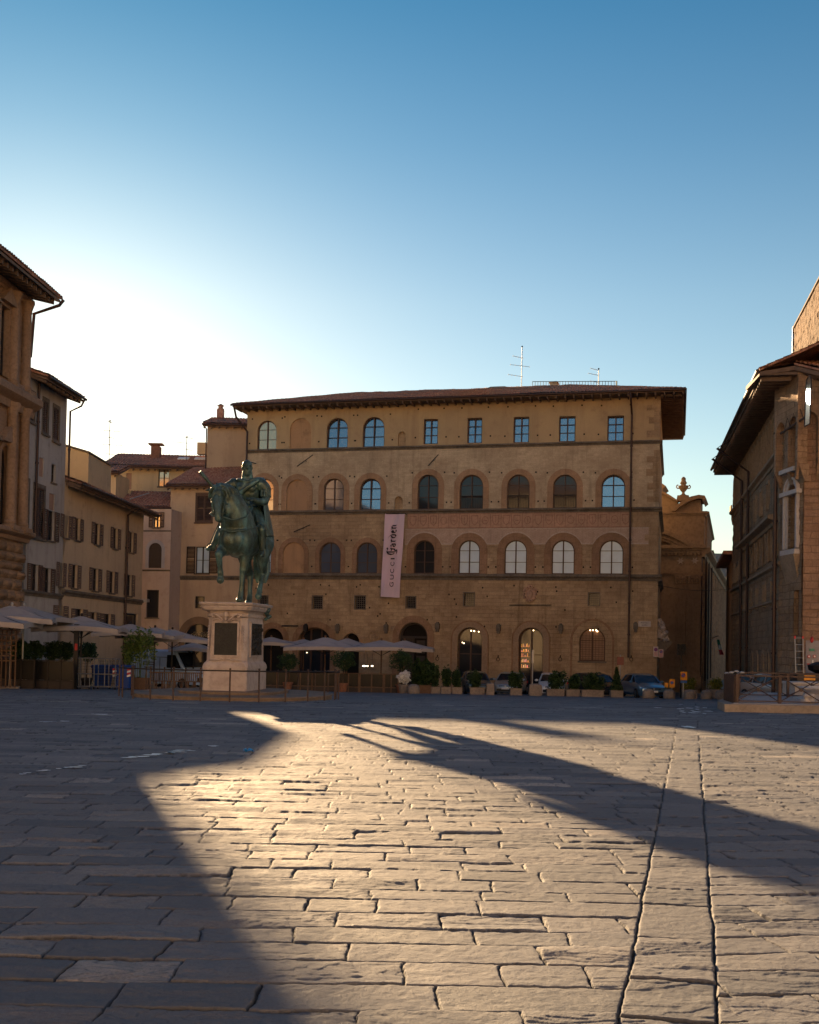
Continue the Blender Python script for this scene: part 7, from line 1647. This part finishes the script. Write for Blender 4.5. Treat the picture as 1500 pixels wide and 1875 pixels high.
planter('long stone planter with a yellow green plant, right of the traffic light', 1250, 1276, 1237, 70, .55, None, 1, bmat='leaf_yellow', seed=41, nleaf=900, lsz=.13); planter('long stone planter with a yellow green plant near the fountain fence', 1296, 1326, 1236, 71, .6, None, 1, bmat='leaf_yellow', seed=42, nleaf=900, lsz=.14)
# ---------------------------------------------------------------- cars
def wheel(t, c, r, ax, w=.2):
    ax = Vector(ax).normalized(); o = MB(); o.tube([c - ax * w / 2, c - ax * w * .42, c + ax * w * .42, c + ax * w / 2], [r * .93, r, r, r * .93], 20); wo = o.build('wheel', M['tyre'], t, smooth='auto'); o = MB()
    o.tube([c - ax * (w / 2 + .01), c + ax * (w / 2 + .01)], r * .62, 16); u = ax.orthogonal().normalized(); v = ax.cross(u)
    for k in range(5): a = k * 1.2566; d = u * math.cos(a) + v * math.sin(a); o.tube([c + ax * (w / 2 + .02), c + ax * (w / 2 + .015) + d * r * .6], .03, 5)
    o.build('rim', M['rim'], wo)
def car(label, c, rz, color, L=4.1, W_=1.74, H_=1.46, kind='hatch', plate='', metal=.3, lit=None, group='cars parked in front of the palace'):
    """front faces local -y"""
    c = Vector(c); t = thing('parked_car', label, 'car', c, group); Mr = rotz(rz); q = lambda x, y, z: c + Mr @ Vector((x, y, z)); mt = paint('car_paint', color, .28, metal, .06, 3, coat=.8); h = W_ / 2; f = -L / 2; b = L / 2
    secs = [(f, .30, .55, .62), (f + .06, .22, .68, .80), (f + .25, .19, .76, .93), (f + .95, .18, .92, 1.0), (f + 1.25, .18, .96, 1.0), (0, .18, .97, 1.0), (b - 1.0, .18, .98, 1.0), (b - .3, .2, .97, .96), (b - .06, .24, .88, .88), (b, .32, .70, .78)]
    R_ = []
    for y, z0, z1, k in secs:
        w = h * k; R_.append([q(x, y, z) for x, z in ((-w * .90, z0), (w * .90, z0), (w * .99, z0 + .10), (w, (z0 + z1) * .5), (w * .985, z1 - .10), (w * .90, z1), (w * .4, z1 + .03), (-w * .4, z1 + .03), (-w * .90, z1), (-w * .985, z1 - .10), (-w, (z0 + z1) * .5), (-w * .99, z0 + .10))])
    o = MB(); o.rings(R_); body = o.build('body', mt, t, smooth='auto')
    rear = b - .25 if kind == 'hatch' else b - .75; cab = [(f + 1.0, .93, .93, .84), (f + 1.65, .95, H_ - .09, .80), (f + 1.95, .95, H_ - .03, .78), (.35, .95, H_, .78), (rear - .45, .95, H_ - .05, .76), (rear, .95, H_ - .38 if kind == 'hatch' else 1.02, .74)]
    def cr(y, z0, z1, k, e=0): w0, w1 = h * .90, h * k - .10 * (z1 > 1.1); return [q(x, y, z) for x, z in ((-w0, z0 - .02), (w0, z0 - .02), (w1 + .03 + e, z1 - .05), (w1 - .08 + e, z1 + e), (-w1 + .08 - e, z1 + e), (-w1 - .03 - e, z1 - .05))]
    o = MB(); o.rings([cr(*s) for s in cab]); o.build('windows', M['glass_dark'] if kind != 'x' else M['glass_sky'], t)
    o = MB(); tops = [cr(y, z0, z1, k, .012) for y, z0, z1, k in cab[1:5]]; o.rings([[r[2], r[3], r[4], r[5], r[5] - Vector((0, 0, .06)), r[2] - Vector((0, 0, .06))] for r in tops])
    for i, j in ((0, 1), (4, 5)):
        A, B_ = cr(*cab[i], .01), cr(*cab[j], .01)
        for p in (2, 5): e0 = A[1 if p == 2 else 0] if i == 0 else A[p]; e1 = B_[p] if i == 0 else B_[1 if p == 2 else 0]; o.tube([e0, e1], .04, 6)
    for yy in (-.1, ) if L < 4.3 else (-.1, .9):
        for sx in (-1, 1): o.tube([q(sx * h * .91, yy, .95), q(sx * (h * .78 - .08), yy + .05, H_ - .04)], .035, 6)
    o.build('roof_panel', mt, body)
    for sx in (-1, 1):
        for y in (f + .78, b - .72): wheel(t, q(sx * (h - .09), y, .31), .31, Mr @ Vector((1, 0, 0)))
        o = MB(); o.hexa([q(sx * h * a_, f + y_, z) for a_, y_, z in ((.56, .015, .56), (.90, .22, .58), (.86, .30, .60), (.5, .12, .58), (.60, .05, .69), (.92, .26, .74), (.88, .36, .76), (.55, .18, .72))]); o.build('headlight', M['headlight'] if not lit else M['headlight'], t)
        o = MB(); o.box(q(sx * h * .82, b - .03, .78), (.28, .1, .16), rz); o.build('tail_light', M['red'], t)
        o = MB(); o.ell(q(sx * (h + .10), f + 1.35, .99), (.12, .08, .08), M=Mr, n=10, k=6); o.build('wing_mirror', mt, t)
    o = MB(); o.box(q(0, f + .035, .60), (h * .95, .06, .09), rz); o.box(q(0, f + .02, .36), (h * 1.3, .05, .16), rz); o.build('grille', M['black'], t)
    o = MB(); o.box(q(0, f - .005, .46), (.50, .02, .11), rz); o.build('licence_plate', M['plate'], t)
    o = MB(); o.box(q(0, f + .01, .62), (.11, .03, .09), rz); o.build('badge', M['rim'], t)
    return t
car('dark parked car behind a planter box, first car from the left', gp(870, 71), .08, (.03, .055, .07)); car('silver blue hatchback parked between two planter boxes', gp(935, 71), -.25, (.28, .33, .38), metal=.6); car('white car parked behind a planter box, under the right shop door', gp(1010, 71.5), -.12, (.62, .65, .68), metal=0)
car('black parked car behind the long planter box, under the arched shop window', gp(1090, 70.5), .35, (.012, .012, .014), L=4.5, H_=1.5); car('metallic blue hatchback, nearest and rightmost car by the palace corner', gp(1177, 67), .12, (.10, .20, .32), metal=.6)
gq2 = 'cars beyond the fountain fence'
car('small pale blue car beyond the fountain fence, left of the silver one', gp(1388, 62), .5, (.35, .42, .50), L=3.6, W_=1.62, metal=.2, group=gq2); car('silver saloon car seen through the fountain fence', gp(1420, 58), .35, (.40, .36, .34), L=4.3, kind='saloon', metal=.5, group=gq2)
# light blue van under the left parasols
def van():
    c = gp(311, 69); rz = R(62); t = thing('delivery_van', 'light blue white delivery van parked behind the left terrace', 'van', c); Mr = rotz(rz); q = lambda x, y, z: c + Mr @ Vector((x, y, z)); mt = paint('van_paint', (.42, .58, .80), .35, .1, .08, 3, coat=.4)
    def sec(y, z1, k=1.0): w = .98 * k; return [q(x, y, z) for x, z in ((-w, .3), (w, .3), (w, 1.2), (w * .95, z1 - .12), (w * .8, z1), (-w * .8, z1), (-w * .95, z1 - .12), (-w, 1.2))]
    o = MB(); o.rings([sec(-2.75, .85, .86), sec(-2.6, 1.05, .94), sec(-1.85, 1.30), sec(-1.15, 2.35), sec(-.9, 2.42), sec(2.6, 2.42), sec(2.68, 2.3, .97)]); o.build('body', mt, t, smooth='auto')
    o = MB(); o.add([q(x, y, z) for x, y, z in ((-.86, -1.86, 1.34), (.86, -1.86, 1.34), (.80, -1.22, 2.24), (-.80, -1.22, 2.24))], [(0, 1, 2, 3)]); o.build('windscreen', M['glass_dark'], t)
    for v in t.children[-1].data.vertices: v.co += Mr @ Vector((0, -.03, .02))
    for s_ in (-1, 1):
        o = MB(); o.hexa([q(s_ * 1.0, y, z) for y, z in ((-1.7, 1.3), (-.55, 1.3), (-.55, 1.3), (-1.7, 1.3))] + [q(s_ * .96, y, z) for y, z in ((-1.2, 2.1), (-.55, 2.1), (-.55, 2.1), (-1.2, 2.1))]); o.build('side_window', M['glass_dark'], t)
        for y in (-1.8, 1.7): wheel(t, q(s_ * .90, y, .34), .34, Mr @ Vector((1, 0, 0)), .24)
        o = MB(); o.box(q(s_ * .72, -2.68, .85), (.3, .12, .2), rz); o.build('headlight', M['headlight'], t); o = MB(); o.box(q(s_ * 1.12, -1.5, 1.5), (.14, .12, .32), rz); o.build('wing_mirror', M['black'], t)
        o = MB()
        for yy, z in ((.9, 1.62), (.9, 1.48), (.9, 1.30)): o.box(q(s_ * .985, yy, z), (.03, .9 if z > 1.4 else .7, .07), rz)
        o.build('lettering_lines', paint('van_stripes', (.10, .14, .22), .5), t); o = MB(); o.box(q(s_ * .985, 1.0, 1.95), (.03, 3.2, .03), rz); o.box(q(s_ * .985, .0, 1.1), (.03, .02, 1.6), rz); o.build('door_seam', M['black'], t)
    o = MB(); o.box(q(0, -2.74, .6), (1.5, .1, .25), rz); o.build('bumper', M['black'], t)
van()
# ---------------------------------------------------------------- signs, lights and flag at the street corner
def signpost(name, label, cat, px, ytop, ybot, d, plates, pole_mat='white_metal', group=None):
    c = gp(px, d); t = thing(name, label, cat, c, group); zt = at(px, ytop, d).z; MB().tube([c, Vector((c.x, c.y, zt))], .035, 8).build('pole', M[pole_mat], t)
    for x0, x1, y0, y1, mat, nm in plates: a, b = at(x0, y1, d), at(x1, y0, d); MB().box(((a.x + b.x) / 2, d - .06, (a.z + b.z) / 2), (b.x - a.x, .03, b.z - a.z)).build(nm, mat, t)
    return t
org = paint('orange_sign_face', (.80, .33, .02), .5); blu = paint('blue_sign_face', (.05, .16, .45), .5); pnk = paint('pale_sign_face', (.62, .50, .48), .5); pur = paint('purple_sign_disc', (.16, .05, .25), .5); rdd = paint('faded_red_disc', (.55, .12, .12), .5)
def disc(parent, c, r, mat, name='disc', n=20): o = MB(); o.tube([c, c - Vector((0, .02, 0))], r, n); return o.build(name, mat, parent)
t = signpost('road_sign', 'tall orange temporary sign with a round no parking disc, beside the traffic light', 'sign', 1251.5, 1229, 1262, 66.5, [(1245.5, 1258, 1230, 1246, org, 'orange_plate'), (1246, 1257.5, 1245.6, 1250.5, blu, 'blue_plate')])
c = at(1251.5, 1236.5, 66.4); disc(t, c, .14, rdd); disc(t, c - Vector((0, .02, 0)), .105, blu); MB().tube([c + Vector((-.09, -.05, .09)), c + Vector((.09, -.05, -.09))], .018, 5).build('bar', M['red'], t)
t = signpost('road_sign', 'middle sized orange temporary sign left of the tall one', 'sign', 1230.5, 1243, 1262, 66, [(1225.5, 1235.5, 1243.5, 1259, org, 'orange_plate')]); c = at(1230.5, 1250, 65.9); disc(t, c, .11, rdd); disc(t, c - Vector((0, .02, 0)), .08, blu)
signpost('road_sign', 'smallest orange sign, closest to the blue hatchback', 'sign', 1220, 1250, 1264, 66, [(1216.5, 1223.5, 1250.5, 1259.5, org, 'orange_plate')])
signpost('road_sign', 'red brown square sign on a pole, left of the palace corner drainpipe', 'sign', 1135.5, 1199, 1262, 69, [(1129.5, 1142, 1203, 1217.5, paint('brown_sign', (.25, .07, .05), .5), 'plate')]); signpost('road_sign', 'narrow upright grey sign seen edge on in front of the right shop door', 'sign', 975, 1191, 1262, 66, [(973.5, 977.5, 1190, 1214, M['white_metal'], 'plate')])
c = gp(1247, 72); t = thing('traffic_light', 'black traffic light on a pole in front of the church pilasters', 'traffic light', c); zt = at(1247, 1180, 72).z; MB().tube([c, Vector((c.x, c.y, zt))], .05, 8).build('pole', M['black'], t)
for dx in (-.14, .14):
    o = MB(); cc_ = Vector((c.x + dx, 72, zt - .35)); o.box(cc_, (.24, .2, .75)); ho = o.build('signal_head', M['black'], t)
    for k in range(3): MB().tube([cc_ + Vector((0, -.1, .22 - k * .22)), cc_ + Vector((0, -.2, .22 - k * .22))], .085, 10).build('lamp_hood', M['black'], ho)
for x0, x1, y0, y1, rm, lab in ((1196.5, 1205.5, 1184, 1202.5, pur, 'left no parking notice with purple disc on the palace corner'), (1206, 1215, 1189, 1204, rdd, 'right no parking notice with faded red disc on the palace corner')):
    a, b = at(x0, y1, 75.2), at(x1, y0, 75.2); c = (a + b) / 2; t = thing('notice_board', lab, 'sign', c, 'no parking notices on the palace corner'); w_ = b.x - a.x; h_ = b.z - a.z; MB().box(c, (w_, .03, h_)).build('plate', pnk, t); disc(t, c + Vector((0, -.02, h_ * .2)), w_ * .38, rm); disc(t, c + Vector((0, -.045, h_ * .2)), w_ * .27, blu if rm is rdd else pur)
    MB().tube([c + Vector((-w_ * .2, -.07, h_ * .2 + w_ * .2)), c + Vector((w_ * .2, -.07, h_ * .2 - w_ * .2))], .015, 5).build('bar', rdd, t)
    for k in range(3): MB().box(c + Vector((0, -.02, -h_ * (.12 + .12 * k))), (w_ * .7, .012, .025)).build('text_line', M['red'], t)
    MB().tube([c + Vector((0, .03, -h_ / 2)), Vector((c.x, c.y + .03, c.z + h_ * .4))], .02, 5).build('bracket', M['iron'], t)
ss = thing('street_name_plate', 'white stone street name plate near the right corner of the palace', 'sign', on_wall(1180, 1143, .06)); s0, s1, z0, z1 = FM.rect(1169, 1192, 1137.5, 1147.5, .05); MB().fbox(FM, s0, s1, z0, z1, .0, .05).build('plate', M['marble'], ss)
for txt, zf, k in (('PIAZZA DELLA', .58, .62), ('SIGNORIA', .16, .45)): w_ = (s1 - s0) * k; place_text(txt, FM.pt((s0 + s1) / 2 - w_ / 2, z0 + (z1 - z0) * zf, .055), FM.sd, (0, 0, 1), (z1 - z0) * .36, M['black'], ss, width=w_, extr=.003)
# flag
fb_ = at(1312, 1172, 104); t = thing('national_flag', 'limp green white and red flag on the church side wall', 'flag', fb_); pole_ = MB(); tip = at(1314, 1170, 103); pole_.tube([tip + Vector((-1.2, 1.0, -.3)), tip + Vector((.1, 0, .3))], .04, 6); pole_.build('pole', M['wood'], t)
for k, (x0, x1, x2, x3, mt) in enumerate(((1312.5, 1317.5, 1320, 1314.5, paint('flag_green', (.02, .22, .14), .8)), (1314.5, 1320, 1322.5, 1316, paint('flag_white', (.7, .66, .64), .8)), (1316, 1322, 1326, 1318, paint('flag_red', (.5, .03, .05), .8)))):
    y0 = 1171 + k * 9; rows = [[at(x0 + (x1 - x0) * i / 5, y0, 103 + .15 * math.sin(i * 2.1)) for i in range(6)], [at(x3 + (x2 - x3) * i / 5 - 0, y0 + 10, 103 + .2 * math.sin(i * 2.1 + 1)) for i in range(6)]]
    o = MB(); o.strip(rows); f = o.build('stripe', mt, t); md = f.modifiers.new('t', 'SOLIDIFY'); md.thickness = .02
o = MB(); a, b = FM.pt(LM, FM.pix(1200, 1072)[1], .2), at(1338, 1078, 84); o.tube([a.lerp(b, i / 10) - Vector((0, 0, .25 * math.sin(math.pi * i / 10))) for i in range(11)], .018, 5); tag(o.build('overhead_cable', M['black']), 'thin black cable strung across the street by the church', 'cable')
# ---------------------------------------------------------------- fountain enclosure at the right
D1 = 29.5
k0 = at(1312, 1283, 33.5); A_ = gnd(1327, 1303.5); B0 = gnd(1520, 1306); zf = .14
plat = thing('fountain_platform', 'low pale stone platform with kerb inside the iron fence at right', 'platform', (A_.x + 3, A_.y + 3, 0)); o = MB(); fl_ = Fr(A_.to_2d(), (A_ + Vector((14, -.25, 0))).to_2d())
tl_ = at(1314, 1290, 32.6); poly = [A_, A_ + Vector((14, -.25, 0)), A_ + Vector((14, 9.5, 0)), A_ + Vector((3.4, 9.5, 0)), tl_ + Vector((.1, .3, 0)), tl_]
def prism(mb, pts, z0, z1, m=0): n = len(pts); vs = [(p.x, p.y, z0) for p in pts] + [(p.x, p.y, z1) for p in pts]; mb.add(vs, [tuple(range(n - 1, -1, -1)), tuple(range(n, 2 * n))] + [(i, (i + 1) % n, n + (i + 1) % n, n + i) for i in range(n)], m)
prism(o, poly, -.5, zf - .02); o.build('kerb', M['conc'], plat); o = MB(); inn = [A_ + Vector((.35, .35, 0)), A_ + Vector((13.6, .1, 0)), A_ + Vector((13.6, 9.1, 0)), A_ + Vector((3.7, 9.1, 0)), tl_ + Vector((.5, .1, 0))]; prism(o, inn, -.4, zf - .005); o.build('floor_slab', plaster('pale_floor', (.42, .38, .36)), plat)
def rail_bay(f, s0, s1, z, h_, parent, m='iron_brown'):
    o = MB(); o.fbox(f, s0, s1, z + h_ - .035, z + h_ + .01, -.025, .025); o.fbox(f, s0, s1, z + .03, z + .065, -.02, .02); P = f.pt
    for a, b in ((z + .06, z + h_ - .03), (z + h_ - .03, z + .06)): o.tube([P(s0, a, 0), P(s1, b, 0)], .016, 6)
    c = P((s0 + s1) / 2, z + h_ / 2, 0); o.tube([c - f.nd * .03, c + f.nd * .03], .05, 10)
    o.build('braced_panel', M[m], parent)
fe = thing('fountain_fence', 'brown iron fence with crossed bars and a corner gate around the fountain, at right', 'fence', A_)
q0 = at(1349, 1297, A_.y + .75); q1 = at(1427.5, 1297, A_.y + .72); f1 = Fr((q0.x, q0.y), (q0.x + (q1.x - q0.x) * 4, q0.y + (q1.y - q0.y) * 4)); bay = q1.x - q0.x
hF = at(1427, 1238, A_.y + .7).z - zf
for i in range(5): o = MB(); o.fbox(f1, bay * i - .045, bay * i + .045, zf - .02, zf + hF + .03, -.045, .045); o.build('post', M['iron_brown'], fe)
for i in range(4): rail_bay(f1, bay * i + .04, bay * (i + 1) - .04, zf, hF, fe)
f2 = Fr((q0.x - .01, q0.y + .02), (q0.x + 1.45, q0.y + 4.6))
f3 = Fr((q0.x + 1.45, q0.y + 4.6), (q0.x + 11, q0.y + 4.4)); 
for i in range(3): o = MB(); o.fbox(f2, f2.len * (i + 1) / 3 - .04, f2.len * (i + 1) / 3 + .04, zf, zf + hF, -.04, .04); o.build('post', M['iron_brown'], fe); rail_bay(f2, f2.len * i / 3 + .04, f2.len * (i + 1) / 3 - .04, zf, hF, fe)
for i in range(6): o = MB(); o.fbox(f3, 1.6 * i - .04, 1.6 * i + .04, zf, zf + hF, -.04, .04); o.build('post', M['iron_brown'], fe); rail_bay(f3, 1.6 * i + .04, 1.6 * (i + 1) - .04, zf, hF, fe)
ga = at(1328, 1286, A_.y + 2.6); gf = Fr((ga.x, ga.y), (q0.x - .03, q0.y)); o = MB(); o.fbox(gf, 0, gf.len, zf - .12, zf + hF + .02, -.02, .02)
for k in range(14): s = gf.len * (k + .5) / 14; o.fbox(gf, s - .035, s + .035, zf - .1, zf + hF, .02, .05)
o.fbox(gf, 0, .08, zf - .12, zf + hF + .06, -.05, .05); o.build('gate_panel', M['iron_brown'], fe)
gl_ = 'pale spotlight heads on the fountain gate'
for i, (px, y) in enumerate(((1331, 1233), (1340, 1231.5), (1349, 1229.5), (1359, 1231.5))):
    c = at(px, y, q0.y + 1.6 - i * .4); t = thing('spotlight', 'small pale spotlight head on the fountain gate, %s' % ['leftmost of four', 'second from left', 'third from left', 'rightmost of four'][i], 'spotlight', c, gl_); MB().ell(c, (.075, .06, .035), n=10, k=6).build('lamp_head', M['white_metal'], t); MB().tube([c, Vector((c.x, c.y, zf + hF - .02))], .014, 5).build('stem', M['iron'], t)
fo = thing('fountain_basin', 'corner of a pale marble fountain basin with a moulded rim, inside the fence', 'fountain', at(1475, 1285, 32.6)); c = at(1500, 1290, 33.6)
o = MB(); o.lathe((c.x + 1.15, c.y, zf - .01), [(1.9, 0), (1.9, .07), (1.62, .12), (1.55, .22), (1.72, .33), (1.78, .38), (1.78, .42), (1.5, .42), (1.48, .30)], 8, rz=R(12)); o.build('basin', M['marble'], fo)
o = MB(); c2 = at(1482, 1281, 37); o.box((c2.x + 1.6, c2.y, zf + .2), (4.6, 1.2, .42)); o.box((c2.x + 1.6, c2.y, zf + .44), (4.8, 1.4, .07)); o.build('rear_rim', M['marble'], fo)
for x in (1477, 1487): o = MB(); c3 = at(x, 1291, 31.6); o.lathe((c3.x, c3.y, zf), [(.09, 0), (.12, .05), (.06, .14), (.1, .22), (.05, .28)], 10); o.build('carved_foot', M['marble'], fo)
# maintenance lorry, ladder and hoarding beyond the fence
c = gp(1482, 47); t = thing('service_lorry', 'dark service lorry with lit rear lamps and a yellow stripe beyond the fence', 'lorry', c, None); o = MB(); o.box(c + Vector((.4, 0, 1.0)), (2.6, 2.2, .7)); o.box(c + Vector((.6, .4, .62)), (2.3, 1.6, .3)); o.build('body', M['black'], t)
o = MB(); o.box(c + Vector((.75, -1.12, 1.12)), (1.0, .03, .10)); o.build('yellow_stripe', paint('yellow_stripe', (.55, .36, .02), .5), t); o = MB(); o.box(c + Vector((-.40, -1.13, 1.18)), (.46, .06, .20)); o.build('orange_box', org, t)
for x, col_ in ((-.64, (1.0, .42, .08)), (-.50, (1.0, .05, .08))): o = MB(); p = c + Vector((x, -1.14, .90)); o.tube([p, p - Vector((0, .05, 0))], .055, 12); o.build('rear_lamp', emis('lit_rear_lamp', col_, 4.0), t)
for x in (-.6, 1.3): wheel(t, c + Vector((x, -.8, .42)), .42, (1, 0, 0), .3)
o = MB(); o.lathe(c + Vector((.95, 0, 1.35)), [(.5, 0), (.75, .15), (.78, .35), (.5, .5), (.1, .55)], 14, sx=1.3); o.build('tank', M['iron'], t)
c = at(1467, 1238, 46.2); t = thing('aluminium_ladder', 'pale aluminium ladder standing upright beyond the fountain fence', 'ladder', (c.x, c.y, gz(0, 46.2))); zt = at(1467, 1167, 46.2).z; o = MB(); zb_ = gz(0, 46.2)
for s_ in (-1, 1): o.tube([Vector((c.x + s_ * .17, 46.2, zb_)), Vector((c.x + s_ * .17, 46.5, zt))], .02, 6)
o.build('side_rail', M['white_metal'], t); o = MB(); k = zb_ + .3
while k < zt: y = 46.2 + .3 * (k - zb_) / (zt - zb_); o.tube([Vector((c.x - .17, y, k)), Vector((c.x + .17, y, k))], .014, 5); k += .28
o.build('rung', M['white_metal'], t)
o = MB()
for s_ in (-1, 1): o.box((c.x + s_ * .17, 46.5, zt), (.07, .05, .12))
o.build('red_cap', M['red'], t)
c = at(1492, 1200, 48.8); t = thing('site_hoarding', 'grey site hoarding with round red prohibition signs, at the right edge', 'hoarding', (c.x, 48.8, gz(0, 48.8))); zt = at(1490, 1173, 48.8).z; zb_ = gz(0, 48.8); x0 = at(1476, 1200, 48.8).x
o = MB(); o.box((x0 + 1.2, 48.8, (zt + zb_) / 2), (2.4, .06, zt - zb_)); o.build('panel', plaster('grey_hoarding', (.34, .31, .32)), t)
for x, y, r in ((1481.5, 1202, .07), (1491.5, 1202, .07)): p = at(x, y, 48.7); disc(t, p, r, M['red'], 'prohibition_disc'); disc(t, p - Vector((0, .02, 0)), r * .6, M['white'], 'disc_centre')
p = at(1481, 1216, 48.7); MB().box(p, (.14, .03, .05)).build('red_label', M['red'], t); p = at(1488.5, 1213, 48.7); MB().box(p, (.06, .03, .22)).build('white_label', M['white'], t); p = at(1487, 1190, 48.7); MB().box(p, (.22, .03, .11)).build('green_arrow', paint('green_label', (.03, .25, .17), .5), t)
p = at(1487, 1171.5, 48.6); MB().ell(p, (.08, .08, .14), n=10, k=7).build('warning_lamp', M['red'], t)
# four small pointed niches low on the fortress palace and a drain on the pavement
for i in range(4):
    s_, z = FP.pix(1380 + i * 10, 1222); lp = archl(s_ - .22, s_ + .22, z - 1.0, z + .9, n=8, pointed=.7); o = MB(); ringf(o, FP, lp, grow(lp, .1), -.02, .14); o.build('niche_surround', M['pv_trim'], pv); MB().poly(FP, [lp], .12).build('niche', M['void'], pv)
# a scrap of blue plastic and other litter on the paving
c = gnd(455, 1378); t = thing('plastic_scrap', 'crumpled bright blue plastic scrap lying on the paving near the shadow tip', 'litter', c); o = MB(); rg = random.Random(1)
o.strip([[c + Vector((-.07 + .024 * i, -.05 + .035 * j, .015 + rg.uniform(0, .05))) for i in range(7)] for j in range(4)]); f = o.build('sheet', paint('blue_plastic', (.02, .25, .65), .4), t); md = f.modifiers.new('t', 'SOLIDIFY'); md.thickness = .004
